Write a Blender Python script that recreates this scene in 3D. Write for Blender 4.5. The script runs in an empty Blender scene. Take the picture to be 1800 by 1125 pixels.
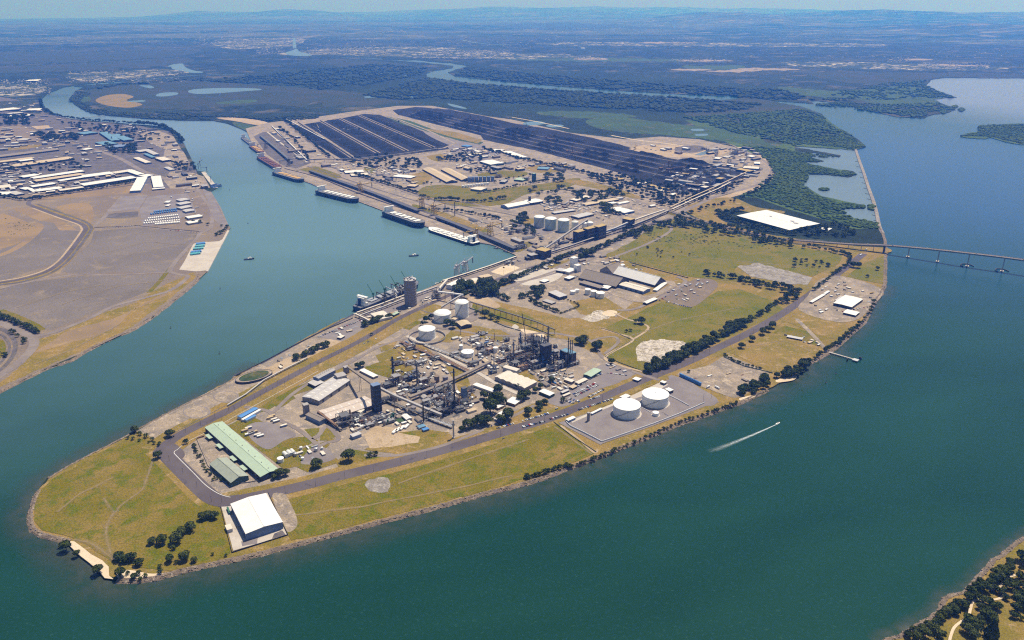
import bpy, bmesh, math, random
import numpy as np
from mathutils import Vector, Matrix
from mathutils.geometry import tessellate_polygon
R = math.radians
# ------------------------------------------------------------------ camera, sky, sun, exposure
H = 750.0                     # flying height
F = 1400.0                    # focal length in photo pixels (photo 1800 x 1125)
V0 = 6.0                      # photo row of the level direction
PITCH = math.atan((562.5 - V0) / F)
SC = bpy.context.scene
COL = SC.collection
cam_d = bpy.data.cameras.new('camera'); cam = bpy.data.objects.new('camera', cam_d); COL.objects.link(cam)
cam.location = (0, 0, H); cam.rotation_euler = (R(90) - PITCH, 0, 0)
cam_d.sensor_width = 36; cam_d.lens = 36 * F / 1800; cam_d.clip_start = 1; cam_d.clip_end = 400000
SC.camera = cam
SUN_EL, SUN_AZ = R(66), math.atan2(.62, .78)
w = bpy.data.worlds.new('World'); SC.world = w; w.use_nodes = True
nt = w.node_tree; nt.nodes.clear()
sky = nt.nodes.new('ShaderNodeTexSky'); sky.sky_type = 'NISHITA'; sky.sun_disc = False
sky.sun_elevation = SUN_EL; sky.sun_rotation = SUN_AZ; sky.altitude = 100; sky.dust_density = 1.0; sky.ozone_density = 2.0
bg = nt.nodes.new('ShaderNodeBackground'); bg.inputs[1].default_value = .075
wo = nt.nodes.new('ShaderNodeOutputWorld')
nt.links.new(sky.outputs[0], bg.inputs[0]); nt.links.new(bg.outputs[0], wo.inputs[0])
sd = bpy.data.lights.new('sun', 'SUN'); sd.energy = 5.0; sd.angle = R(.53); sd.color = (1, .93, .82)
so = bpy.data.objects.new('sun', sd); COL.objects.link(so)
sv = Vector((math.sin(SUN_AZ) * math.cos(SUN_EL), math.cos(SUN_AZ) * math.cos(SUN_EL), math.sin(SUN_EL)))
so.rotation_euler = sv.to_track_quat('Z', 'Y').to_euler(); so.location = (0, 2000, 3000)
SC.view_settings.view_transform = 'Standard'; SC.view_settings.look = 'None'
SC.view_settings.exposure = 0.12; SC.view_settings.gamma = 1.0; SC.view_settings.use_curve_mapping = False
SC.render.engine = 'CYCLES'
cy = SC.cycles
cy.max_bounces = 5; cy.diffuse_bounces = 2; cy.glossy_bounces = 2; cy.transmission_bounces = 2; cy.volume_bounces = 1
cy.transparent_max_bounces = 8; cy.use_denoising = False; cy.use_adaptive_sampling = True; cy.adaptive_threshold = .02
cy.caustics_reflective = False; cy.caustics_refractive = False
SC.render.filter_size = 1.2 if hasattr(SC.render, 'filter_size') else 1.5
cy.filter_width = 1.2
HAZE_D, HAZE_C = 6.8e-5, (.055, .25, 1.0)

# ------------------------------------------------------------------ helpers
random.seed(7); RNG = np.random.default_rng(11)
ZG = 2.5                       # level of the flat land above the water
def curv(x, y):                # beyond 20 km the land drops with the curve of the earth
    r = math.hypot(x, y)
    return 0.0 if r < 20000 else -(r - 20000) ** 2 / 8.0e6
def at(u, v, z=ZG):            # photo pixel -> point of the level plane z
    a = (u - 900) / F; b = (562.5 - v) / F
    dz = -math.sin(PITCH) + b * math.cos(PITCH); dy = math.cos(PITCH) + b * math.sin(PITCH)
    if dz > -.004: dz = -.004
    t = (z - H) / dz
    return Vector((a * t, dy * t, z))
def proj(p):
    y, wz = p[1], p[2] - H
    f = y * math.cos(PITCH) - wz * math.sin(PITCH); up = y * math.sin(PITCH) + wz * math.cos(PITCH)
    return 900 + F * p[0] / f, 562.5 - F * up / f
def ztop(u, vb, vt, z=ZG):     # height of the top of an upright thing whose base shows at (u, vb) and top at row vt
    p = at(u, vb, z); k = (562.5 - vt) / F
    return H + p.y * (k * math.cos(PITCH) - math.sin(PITCH)) / (math.cos(PITCH) + k * math.sin(PITCH)) - z
def mpp(u, v):                 # metres across one photo pixel at that ground point
    p = at(u, v); return (p.y * math.cos(PITCH) + (H - ZG) * math.sin(PITCH)) / F

def P(s):                      # 'u,v u,v ...' -> list of pairs
    return [tuple(float(c) for c in q.split(',')) for q in s.split()]

# ---- materials
MATS = {}
def new_mat(name):
    m = bpy.data.materials.new(name); m.use_nodes = True; m.node_tree.nodes.clear(); MATS[name] = m
    return m, m.node_tree.nodes, m.node_tree.links
def out_bsdf(n, l, rough=.9, spec=.3):
    b = n.new('ShaderNodeBsdfPrincipled'); o = n.new('ShaderNodeOutputMaterial'); l.new(b.outputs[0], o.inputs[0])
    b.inputs['Roughness'].default_value = rough; b.inputs['Specular IOR Level'].default_value = spec
    return b
def noise(n, l, src, scale, detail=4, rough=.55, dist=0.0):
    t = n.new('ShaderNodeTexNoise'); t.inputs['Scale'].default_value = scale; t.inputs['Detail'].default_value = detail
    t.inputs['Roughness'].default_value = rough; t.inputs['Distortion'].default_value = dist
    l.new(src, t.inputs['Vector']); return t.outputs['Fac']
def ramp(n, l, src, a, b):
    r = n.new('ShaderNodeMapRange'); r.inputs['From Min'].default_value = a; r.inputs['From Max'].default_value = b
    l.new(src, r.inputs['Value']); return r.outputs[0]
def mix(n, l, fac, a, b, mode='MIX'):
    m = n.new('ShaderNodeMix'); m.data_type = 'RGBA'; m.blend_type = mode
    if hasattr(fac, 'is_output') or isinstance(fac, bpy.types.NodeSocket): l.new(fac, m.inputs[0])
    else: m.inputs[0].default_value = fac
    for k, c in ((6, a), (7, b)):
        if isinstance(c, bpy.types.NodeSocket): l.new(c, m.inputs[k])
        else: m.inputs[k].default_value = (*c, 1)
    return m.outputs[2]
def c3(h):                     # sRGB hex -> linear
    v = [int(h[i:i + 2], 16) / 255 for i in (0, 2, 4)]
    return tuple(x / 12.92 if x <= .04045 else ((x + .055) / 1.055) ** 2.4 for x in v)
def pos(n):
    return n.new('ShaderNodeNewGeometry').outputs['Position']
def stretch(n, l, src, sx, sy, rot=0.0):
    m = n.new('ShaderNodeMapping'); m.inputs['Scale'].default_value = (sx, sy, 1); m.inputs['Rotation'].default_value = (0, 0, rot)
    l.new(src, m.inputs['Vector']); return m.outputs[0]
def mat_ground(name, base, alt, patch, big=.006, mid=.04, fine=.35, w_alt=(.42, .62), w_patch=(.56, .66), contrast=.35, rough=.95):
    """dry and green growth, bare earth: three colours in patches, with fine grain"""
    m, n, l = new_mat(name); b = out_bsdf(n, l, rough, .15); p = pos(n)
    f1 = ramp(n, l, noise(n, l, p, big, 5, .6, .4), *w_alt)
    f2 = ramp(n, l, noise(n, l, p, mid, 5, .65, .6), *w_patch)
    f3 = noise(n, l, p, fine, 3, .7)
    c = mix(n, l, f1, base, alt); c = mix(n, l, f2, c, patch)
    g = ramp(n, l, f3, .3, .7)
    lo = tuple([1 - contrast] * 3); hi = tuple([1 + contrast] * 3)
    gc = mix(n, l, g, lo, hi); c = mix(n, l, 1.0, c, gc, 'MULTIPLY')
    l.new(c, b.inputs['Base Color']); return m
def mat_plain(name, col, rough=.7, var=.12, scale=.25, spec=.3, metal=0.0, streak=None):
    """painted or sheeted surface with a little weathering"""
    m, n, l = new_mat(name); b = out_bsdf(n, l, rough, spec); b.inputs['Metallic'].default_value = metal
    p = pos(n); f = noise(n, l, p, scale, 4, .6)
    c = mix(n, l, ramp(n, l, f, .3, .7), tuple(x * (1 - var) for x in col), tuple(min(1, x * (1 + var)) for x in col))
    if streak:
        tc = n.new('ShaderNodeTexCoord').outputs['Object']
        w_ = n.new('ShaderNodeTexWave'); w_.inputs['Scale'].default_value = streak; w_.bands_direction = 'X'; w_.inputs['Distortion'].default_value = .4
        l.new(tc, w_.inputs['Vector'])
        c = mix(n, l, ramp(n, l, w_.outputs['Fac'], 0, 1), c, mix(n, l, .5, c, tuple(x * .55 for x in col)))
    l.new(c, b.inputs['Base Color']); return m
G = mat_ground
G('scrub', (.024, .038, .022), (.013, .023, .014), (.090, .080, .052), .0011, .0032, .012, (.4, .6), (.54, .64), .5)
G('forest', (.014, .026, .016), (.022, .038, .018), (.048, .050, .030), .0016, .007, .05, (.4, .6), (.58, .70), .45)
G('marsh', (.032, .045, .028), (.048, .050, .034), (.024, .044, .022), .003, .012, .06, (.4, .6), (.55, .65), .35)
G('green_marsh', (.050, .090, .028), (.042, .070, .034), (.11, .10, .045), .004, .015, .08, (.4, .6), (.56, .68), .35)
G('grass', (.140, .114, .007), (.205, .142, .034), (.102, .110, .004), .0095, .034, .40, (.40, .64), (.48, .62), .45)
G('lush_grass', (.130, .122, .010), (.185, .140, .026), (.090, .105, .006), .010, .035, .40, (.40, .64), (.54, .66), .45)
G('dry_grass', (.245, .162, .048), (.175, .135, .024), (.31, .215, .10), .012, .05, .5, (.42, .60), (.55, .66), .42)
G('bare_earth', (.36, .265, .17), (.42, .32, .22), (.29, .21, .12), .012, .07, .5, (.4, .6), (.55, .66), .28)
G('pale_sand', (.55, .43, .30), (.61, .50, .37), (.45, .35, .23), .02, .08, .6, (.4, .6), (.6, .7), .18)
G('yard', (.30, .240, .185), (.195, .168, .150), (.41, .32, .235), .018, .05, .45, (.40, .66), (.54, .66), .38)
G('dusty_yard', (.31, .245, .185), (.21, .175, .145), (.42, .34, .26), .025, .06, .5, (.4, .6), (.55, .66), .4)
G('dark_yard', (.105, .092, .098), (.145, .125, .12), (.075, .07, .08), .02, .07, .45, (.4, .6), (.55, .66), .35)
G('gravel', (.190, .162, .165), (.23, .20, .195), (.16, .142, .147), .02, .1, .8, (.4, .6), (.6, .75), .22)
G('reclaimed', (.175, .136, .112), (.21, .165, .125), (.27, .20, .12), .003, .014, .30, (.40, .60), (.54, .66), .3)
G('reclaimed_grey', (.178, .150, .136), (.145, .122, .110), (.225, .178, .132), .003, .014, .30, (.42, .60), (.55, .68), .3)
G('reclaimed_tan', (.27, .185, .10), (.21, .15, .095), (.33, .23, .12), .006, .03, .35, (.42, .60), (.60, .70), .26)
G('asphalt', (.098, .080, .088), (.122, .102, .108), (.080, .068, .076), .01, .05, 1.2, (.4, .6), (.58, .68), .16)
G('old_asphalt', (.195, .160, .148), (.24, .20, .18), (.16, .135, .13), .02, .08, .9, (.4, .6), (.58, .68), .25)
G('concrete', (.44, .385, .335), (.49, .44, .39), (.35, .31, .275), .03, .12, .9, (.4, .6), (.60, .70), .16)
G('rubble', (.52, .46, .40), (.40, .35, .30), (.24, .20, .14), .05, .14, .4, (.45, .55), (.52, .58), .45)
G('grey_rubble', (.27, .24, .215), (.20, .175, .155), (.36, .32, .28), .05, .14, .4, (.45, .55), (.54, .62), .4)
G('coal', (.008, .009, .012), (.013, .013, .017), (.034, .032, .034), .01, .03, .3, (.4, .6), (.6, .72), .4)
G('coal_ground', (.024, .023, .030), (.016, .016, .020), (.09, .078, .075), .01, .03, .3, (.4, .6), (.60, .74), .35)
G('rock', (.22, .165, .12), (.15, .115, .09), (.34, .28, .22), .08, .2, 1.0, (.4, .6), (.55, .65), .5)
G('boulder', (.30, .24, .185), (.20, .155, .12), (.42, .36, .30), .08, .25, 1.0, (.4, .6), (.55, .65), .4)
G('foliage', (.058, .080, .018), (.105, .122, .030), (.026, .040, .011), .028, .25, 1.2, (.4, .6), (.5, .62), .5)
G('foliage_light', (.060, .085, .018), (.085, .100, .022), (.030, .048, .014), .05, .25, 1.2, (.4, .6), (.5, .62), .45)
G('foliage_blue', (.038, .056, .022), (.055, .072, .028), (.020, .032, .015), .03, .15, .8, (.4, .6), (.5, .62), .45)
G('mangrove', (.050, .090, .022), (.080, .118, .028), (.028, .052, .018), .006, .03, .3, (.38, .62), (.52, .62), .45)
G('streaky_flat', (.050, .054, .034), (.020, .032, .020), (.14, .115, .08), .0016, .006, .04, (.4, .6), (.56, .66), .4)
G('mud', (.13, .10, .075), (.11, .088, .065), (.17, .13, .095), .02, .08, .5, (.4, .6), (.6, .7), .2, .6)
M = mat_plain
M('bark', (.11, .085, .065)); M('white_paint', (.80, .78, .75), .5, .04); M('white_roof', (.80, .77, .74), .6, .07, .05, streak=.22)
M('cream_roof', (.68, .61, .52), .7, .10, .08, streak=.9); M('grey_roof', (.40, .37, .36), .6, .10, .10, streak=.5); M('light_grey_roof', (.52, .49, .48), .55, .10, .08, streak=.35)
M('brown_roof', (.26, .215, .185), .8, .12, .12, streak=.6); M('tan_roof', (.56, .44, .30), .7, .10, .10, streak=.5); M('pink_roof', (.58, .49, .43), .7, .07, .06, streak=.3)
M('green_roof', (.40, .50, .38), .6, .06, .08, streak=.5); M('grey_green_roof', (.33, .36, .30), .7, .12, .15, streak=.8); M('blue_roof', (.075, .22, .50), .5, .10, .3)
M('teal_roof', (.10, .36, .40), .5, .12, .3); M('sky_blue_roof', (.13, .25, .36), .5, .2, .1); M('dark_roof', (.10, .10, .12), .7, .15, .2); M('yellow_roof', (.42, .30, .12), .7, .08, .1)
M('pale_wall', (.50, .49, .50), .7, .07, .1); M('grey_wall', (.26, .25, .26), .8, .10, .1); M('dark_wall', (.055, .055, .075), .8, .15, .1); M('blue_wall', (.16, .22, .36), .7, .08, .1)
M('green_wall', (.055, .10, .09), .8, .12, .1); M('brown_wall', (.20, .15, .12), .8, .12, .1); M('white_wall', (.66, .67, .70), .6, .06, .1); M('timber', (.45, .34, .20), .8, .15, .4)
M('steel', (.17, .165, .17), .5, .2, .4, .5, .5); M('dark_steel', (.045, .045, .055), .6, .25, .4); M('galvanised', (.42, .42, .44), .45, .1, .3, .5, .3); M('rusty_steel', (.20, .12, .08), .8, .25, .3)
M('blue_steel', (.04, .10, .26), .5, .2, .3); M('yellow_steel', (.50, .33, .07), .6, .15, .3); M('green_steel', (.04, .14, .09), .6, .2, .3); M('concrete_silo', (.24, .215, .225), .85, .10, .08)
M('tank_white', (.80, .79, .77), .45, .06, .12); M('tank_cream', (.62, .62, .60), .55, .05, .06); M('tank_green', (.50, .58, .54), .55, .08, .05)
M('road_paint', (.70, .68, .66), .7, .05); M('hull_black', (.022, .025, .040), .5, .2, .05); M('hull_blue', (.025, .055, .15), .45, .15, .05); M('hull_red', (.24, .05, .035), .6, .2, .05)
M('deck_red', (.15, .065, .05), .8, .2, .1); M('deck_grey', (.17, .17, .19), .8, .2, .1); M('deck_green', (.05, .13, .11), .8, .2, .1); M('hatch_white', (.74, .72, .68), .6, .05, .1); M('hatch_orange', (.50, .31, .11), .7, .06, .1)
M('glass', (.03, .04, .06), .1, .1, .3, .6); M('tyre', (.02, .02, .02)); M('foam', (.75, .80, .82), .6, .1, .4); M('smoke_pad', (.5, .5, .5))
for nm, c in (('car_white', (.75, .75, .76)), ('car_silver', (.42, .43, .45)), ('car_black', (.02, .02, .025)), ('car_blue', (.03, .09, .30)), ('car_red', (.35, .03, .02)), ('car_grey', (.12, .12, .13))):
    M(nm, c, .3, .03, .5, .6)
# water: opaque turbid estuary water with fine waves
def mat_water(name, deep, murk, rough=.09):
    m, n, l = new_mat(name); b = out_bsdf(n, l, rough, .5); b.inputs['IOR'].default_value = 1.33
    p = pos(n)
    f = ramp(n, l, noise(n, l, stretch(n, l, p, .5, 1, .5), .0022, 5, .6, 1.2), .35, .7)
    c = mix(n, l, f, deep, murk)
    g = noise(n, l, stretch(n, l, p, 1, 1.6, .35), .055, 6, .78, .8)
    c = mix(n, l, ramp(n, l, g, .58, .84), c, tuple(x * 1.9 + .010 for x in murk))
    l.new(c, b.inputs['Base Color'])
    bp = n.new('ShaderNodeBump'); bp.inputs['Strength'].default_value = .55; bp.inputs['Distance'].default_value = 1.3
    wv = noise(n, l, stretch(n, l, p, 1, 1.5, .35), .11, 7, .66, .5)
    l.new(wv, bp.inputs['Height']); l.new(bp.outputs[0], b.inputs['Normal'])
    return m
mat_water('sea_water', (.0035, .040, .037), (.006, .052, .046))
mat_water('harbour_water', (.030, .125, .130), (.040, .140, .140), .16)
mat_water('river_water', (.10, .17, .22), (.12, .19, .24), .25)
mat_water('bay_water', (.012, .085, .150), (.018, .10, .170), .2)
mat_water('lagoon_water', (.12, .17, .21), (.14, .19, .22), .25)
def fade_mat(name, col, power=1.4, top=.9, ns=.03):   # shallow or turbid water: its cover thins out along the edge attribute
    m, n, l = new_mat(name); b = n.new('ShaderNodeBsdfPrincipled'); b.inputs['Roughness'].default_value = .3; b.inputs['Base Color'].default_value = (*col, 1)
    tr = n.new('ShaderNodeBsdfTransparent'); ms = n.new('ShaderNodeMixShader'); o = n.new('ShaderNodeOutputMaterial')
    a = n.new('ShaderNodeAttribute'); a.attribute_name = 'cover'
    pw = n.new('ShaderNodeMath'); pw.operation = 'POWER'; pw.inputs[1].default_value = power; l.new(a.outputs['Fac'], pw.inputs[0])
    nz = ramp(n, l, noise(n, l, pos(n), ns, 5, .7, .5), .25, .7)
    mu = n.new('ShaderNodeMath'); mu.operation = 'MULTIPLY'; l.new(pw.outputs[0], mu.inputs[0]); l.new(nz, mu.inputs[1])
    m2 = n.new('ShaderNodeMath'); m2.operation = 'MULTIPLY'; m2.inputs[1].default_value = top; l.new(mu.outputs[0], m2.inputs[0])
    l.new(m2.outputs[0], ms.inputs[0]); l.new(tr.outputs[0], ms.inputs[1]); l.new(b.outputs[0], ms.inputs[2]); l.new(ms.outputs[0], o.inputs[0])
    return m
fade_mat('shallows', (.075, .085, .060)); fade_mat('wake_foam', (.72, .78, .80), 1.0, 1.3, .25); fade_mat('slick', (.10, .19, .19), 1.0, .5, .02)
fade_mat('worn_grass', (.34, .25, .12), 1.0, .9, .12)
# distant land: fields, bush and towns in small patches
def mat_far():
    m, n, l = new_mat('far_country'); b = out_bsdf(n, l, 1, .1); p = pos(n)
    f1 = ramp(n, l, noise(n, l, stretch(n, l, p, .6, 1.2), .00016, 6, .62, .6), .42, .60)
    f2 = ramp(n, l, noise(n, l, stretch(n, l, p, 1, 1.6), .0011, 5, .7), .52, .66)
    f3 = ramp(n, l, noise(n, l, p, .006, 3, .8), .58, .72)
    c = mix(n, l, f1, (.016, .034, .022), (.065, .080, .048)); c = mix(n, l, f2, c, (.20, .18, .12))
    f4 = n.new('ShaderNodeMath'); f4.operation = 'MULTIPLY'; l.new(f3, f4.inputs[0]); l.new(f1, f4.inputs[1])
    c = mix(n, l, f4.outputs[0], c, (.42, .38, .34)); l.new(c, b.inputs['Base Color'])
mat_far()
# city-like speckle of roofs for suburbs too far off to tell houses apart
def mat_town():
    m, n, l = new_mat('far_suburb'); b = out_bsdf(n, l, 1, .1); p = pos(n)
    vo = n.new('ShaderNodeTexVoronoi'); vo.inputs['Scale'].default_value = .02; l.new(p, vo.inputs['Vector'])
    f = ramp(n, l, vo.outputs['Color'], .55, .75)
    f1 = ramp(n, l, noise(n, l, p, .002, 4, .6), .42, .58)
    mu = n.new('ShaderNodeMath'); mu.operation = 'MULTIPLY'; l.new(f, mu.inputs[0]); l.new(f1, mu.inputs[1])
    c = mix(n, l, mu.outputs[0], (.04, .055, .035), (.50, .44, .38)); l.new(c, b.inputs['Base Color'])
mat_town()

# ---- mesh building
class MB:
    """collects faces for ONE mesh object"""
    def __init__(s): s.v = []; s.f = []; s.m = []; s.mi = 0
    def quad(s, *p):
        k = len(s.v); s.v += [tuple(q) for q in p]; s.f.append(tuple(range(k, k + len(p)))); s.m.append(s.mi)
    def box(s, x, y, z, sx, sy, sz, rz=0.0, taper=1.0):      # centre x, y; z = bottom
        c, n = math.cos(rz), math.sin(rz); k = len(s.v)
        for zz, t in ((z, 1), (z + sz, taper)):
            for a, b in ((-1, -1), (1, -1), (1, 1), (-1, 1)):
                dx, dy = a * sx / 2 * t, b * sy / 2 * t
                s.v.append((x + dx * c - dy * n, y + dx * n + dy * c, zz))
        for f in ((0, 3, 2, 1), (4, 5, 6, 7), (0, 1, 5, 4), (1, 2, 6, 5), (2, 3, 7, 6), (3, 0, 4, 7)):
            s.f.append(tuple(k + i for i in f)); s.m.append(s.mi)
        return s
    def bar(s, a, b, w, h=None):                              # box from a to b
        a = Vector(a); b = Vector(b); d = b - a
        if d.length < 1e-6: return s
        h = h or w; dn = d.normalized(); side = dn.cross(Vector((0, 0, 1)))
        side = Vector((1, 0, 0)) if side.length < 1e-4 else side.normalized(); up = side.cross(dn).normalized(); k = len(s.v)
        for q in (a, b):
            for i, j in ((-1, -1), (1, -1), (1, 1), (-1, 1)): s.v.append(tuple(q + side * i * w / 2 + up * j * h / 2))
        for f in ((0, 1, 2, 3), (7, 6, 5, 4), (4, 5, 1, 0), (5, 6, 2, 1), (6, 7, 3, 2), (7, 4, 0, 3)):
            s.f.append(tuple(k + i for i in f)); s.m.append(s.mi)
        return s
    def rod(s, a, b, r0, r1=None, n=8, cap=True):             # round bar
        a = Vector(a); b = Vector(b); r1 = r0 if r1 is None else r1; dn = (b - a).normalized()
        side = dn.cross(Vector((0, 0, 1))); side = Vector((1, 0, 0)) if side.length < 1e-4 else side.normalized(); up = side.cross(dn); k = len(s.v)
        for q, r in ((a, r0), (b, r1)):
            for i in range(n):
                t = 2 * math.pi * i / n; s.v.append(tuple(q + (side * math.cos(t) + up * math.sin(t)) * r))
        for i in range(n):
            j = (i + 1) % n; s.f.append((k + j, k + i, k + n + i, k + n + j)); s.m.append(s.mi)
        if cap: s.f.append(tuple(k + n + n - 1 - i for i in range(n))); s.m.append(s.mi); s.f.append(tuple(k + i for i in range(n))); s.m.append(s.mi)
        return s
    def lathe(s, x, y, prof, n=32):                           # prof: (r, z) from the bottom up
        k = len(s.v)
        for r, z in prof:
            for i in range(n):
                t = 2 * math.pi * i / n; s.v.append((x + r * math.cos(t), y + r * math.sin(t), z))
        for q in range(len(prof) - 1):
            for i in range(n):
                j = (i + 1) % n; s.f.append((k + q * n + i, k + q * n + j, k + (q + 1) * n + j, k + (q + 1) * n + i)); s.m.append(s.mi)
        s.f.append(tuple(k + (len(prof) - 1) * n + i for i in range(n))); s.m.append(s.mi)
        return s
    def prism(s, pts, z0, z1):                                # upright prism over a convex outline
        k = len(s.v); n = len(pts)
        ar = sum(pts[i][0] * pts[(i + 1) % n][1] - pts[(i + 1) % n][0] * pts[i][1] for i in range(n))
        if ar < 0: pts = pts[::-1]
        s.v += [(p[0], p[1], z0) for p in pts] + [(p[0], p[1], z1) for p in pts]
        for i in range(n): j = (i + 1) % n; s.f.append((k + i, k + j, k + n + j, k + n + i)); s.m.append(s.mi)
        s.f.append(tuple(k + n + i for i in range(n))); s.m.append(s.mi); s.f.append(tuple(k + n - 1 - i for i in range(n))); s.m.append(s.mi)
        return s
    def mesh(s, name, mats):
        me = bpy.data.meshes.new(name); me.from_pydata(s.v, [], s.f); mats = mats if isinstance(mats, (list, tuple)) else [mats]
        for m in mats: me.materials.append(MATS[m])
        if len(mats) > 1: me.polygons.foreach_set('material_index', s.m)
        return me
    def build(s, name, mat, parent=None, smooth=False):
        if not s.v: return None
        me = s.mesh(name, mat); o = bpy.data.objects.new(name, me); COL.objects.link(o); o.parent = parent
        if smooth: me.polygons.foreach_set('use_smooth', [True] * len(me.polygons))
        return o
THINGS = []
def tag(o, label, cat, group=None, kind=None):
    if kind: o['kind'] = kind
    if label: o['label'] = label
    if cat: o['category'] = cat; THINGS.append(o)
    if group: o['group'] = group
    return o
def thing(name, label, cat, loc, rz=0.0, group=None):
    o = bpy.data.objects.new(name, None); COL.objects.link(o); o.location = loc; o.rotation_euler = (0, 0, rz); o.empty_display_size = 3
    return tag(o, label, cat, group)
def dup(root, loc=None, rz=None, label=None, group=None, scale=None):
    r = root.copy(); COL.objects.link(r)
    if loc is not None: r.location = loc
    if rz is not None: r.rotation_euler = (0, 0, rz)
    if label: r['label'] = label
    if group: r['group'] = group
    if scale is not None: r.scale = scale if hasattr(scale, '__len__') else (scale,) * 3
    for ch in list(root.children):
        c = ch.copy(); COL.objects.link(c); c.parent = r
        for g in ch.children: d = g.copy(); COL.objects.link(d); d.parent = c
    if r.get('category'): THINGS.append(r)
    return r
def raw_mesh(name, V, Fc, mat):                                # numpy verts (n,3), quads or tris (m,k)
    me = bpy.data.meshes.new(name); k = Fc.shape[1]
    me.vertices.add(len(V)); me.vertices.foreach_set('co', V.astype(np.float32).ravel())
    me.loops.add(Fc.size); me.loops.foreach_set('vertex_index', Fc.astype(np.int32).ravel())
    me.polygons.add(len(Fc)); me.polygons.foreach_set('loop_start', np.arange(0, Fc.size, k, dtype=np.int32))
    me.polygons.foreach_set('loop_total', np.full(len(Fc), k, dtype=np.int32)); me.update(calc_edges=True)
    me.materials.append(MATS[mat]); o = bpy.data.objects.new(name, me); COL.objects.link(o); return o
def scatter_mesh(name, variants, places, mat, label=None):     # places: (x, y, z, sx, sz, rot, variant)
    VV, FF, off = [], [], 0
    A = np.array(places)
    for k, (bv, bf) in enumerate(variants):
        Q = A[A[:, 6].astype(int) % len(variants) == k]
        if not len(Q): continue
        c, s_ = np.cos(Q[:, 5])[:, None], np.sin(Q[:, 5])[:, None]
        x = bv[None, :, 0] * c - bv[None, :, 1] * s_; y = bv[None, :, 0] * s_ + bv[None, :, 1] * c
        X = x * Q[:, 3, None] + Q[:, 0, None]; Y = y * Q[:, 3, None] + Q[:, 1, None]; Z = bv[None, :, 2] * Q[:, 4, None] + Q[:, 2, None]
        VV.append(np.stack([X, Y, Z], -1).reshape(-1, 3)); n = len(bv)
        FF.append((bf[None] + (np.arange(len(Q)) * n)[:, None, None] + off).reshape(-1, bf.shape[1])); off += len(Q) * n
    o = raw_mesh(name, np.concatenate(VV), np.concatenate(FF), mat); o['kind'] = 'stuff'
    if label: o['label'] = label
    return o

def rough_line(pts, amp, closed=True, step=10.0):              # a natural edge: extra points pushed a little off the line
    out = []; n = len(pts)
    for i in range(n if closed else n - 1):
        a, b = pts[i], pts[(i + 1) % n]; L = math.hypot(b[0] - a[0], (b[1] - a[1]) * 1.6); k = max(1, int(L / step))
        for j in range(k):
            t = j / k; q = amp * (random.random() - .5) * 2 * (0 if j == 0 else 1)
            out.append((a[0] + (b[0] - a[0]) * t + q * .8, a[1] + (b[1] - a[1]) * t + q * .55))
    if not closed: out.append(pts[-1])
    return out
def smooth_line(pts, closed=False, k=5):                       # Catmull-Rom
    n = len(pts); out = []
    g = (lambda i: pts[i % n]) if closed else (lambda i: pts[max(0, min(n - 1, i))])
    for i in range(n if closed else n - 1):
        p0, p1, p2, p3 = g(i - 1), g(i), g(i + 1), g(i + 2)
        for j in range(k):
            t = j / k
            out.append(tuple(.5 * (2 * p1[d] + (p2[d] - p0[d]) * t + (2 * p0[d] - 5 * p1[d] + 4 * p2[d] - p3[d]) * t * t + (3 * p1[d] - p0[d] - 3 * p2[d] + p3[d]) * t ** 3) for d in range(len(p1))))
    if not closed: out.append(pts[-1])
    return out
LAYERS = {}
def lay(layer):                                 # every sheet of a layer gets a height of its own
    LAYERS[layer] = LAYERS.get(layer, 0) + 1; return ZG + .09 * layer + .0011 * LAYERS[layer]
def sheet(name, mat, layer, pts, mode='', label=None, world=False, skirt=0.0, z=None):
    pts = P(pts) if isinstance(pts, str) else pts
    if 's' in mode: pts = smooth_line(pts, True, 4)
    if 'n' in mode: pts = rough_line(pts, 1.3)
    if 'N' in mode: pts = rough_line(pts, 2.6, True, 7)
    zz = z if z is not None else lay(layer)
    W = [Vector((p[0], p[1], zz)) if world else at(p[0], p[1], zz) for p in pts]
    tr = tessellate_polygon([[Vector((q.x, q.y, 0)) for q in W]])
    V = [tuple(q) for q in W]; Fc = []
    for t in tr:
        a, b, c = (W[i] for i in t)
        Fc.append(t if (b.x - a.x) * (c.y - a.y) - (b.y - a.y) * (c.x - a.x) > 0 else t[::-1])
    if skirt:
        n = len(W); V += [(q[0], q[1], zz - skirt) for q in V]
        for i in range(n): j = (i + 1) % n; Fc.append((i, j, n + j, n + i))
    me = bpy.data.meshes.new(name); me.from_pydata(V, [], [tuple(f) for f in Fc]); me.materials.append(MATS[mat])
    o = bpy.data.objects.new(name, me); COL.objects.link(o); o['kind'] = 'structure'
    if label: o['label'] = label
    return o
def strip_pts(W, width):
    L, Rr = [], []
    for i, p in enumerate(W):
        a = W[max(0, i - 1)]; b = W[min(len(W) - 1, i + 1)]; d = (b - a); d.z = 0; d.normalize(); s_ = Vector((-d.y, d.x, 0))
        wd = width[i] if hasattr(width, '__len__') else width
        L.append(p + s_ * wd / 2); Rr.append(p - s_ * wd / 2)
    return L, Rr
def ribbon(name, mat, layer, pts, width, smooth=True, kind='structure', z=None, label=None, mats=None):
    pts = P(pts) if isinstance(pts, str) else pts
    if smooth: pts = smooth_line(pts, False, 6)
    zz = z if z is not None else lay(layer)
    W = [at(p[0], p[1], zz) for p in pts]; L, Rr = strip_pts(W, width); mb = MB()
    for i in range(len(W) - 1): mb.quad(Rr[i], Rr[i + 1], L[i + 1], L[i])
    o = mb.build(name, mat); o['kind'] = kind
    if label: o['label'] = label
    return o
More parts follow.
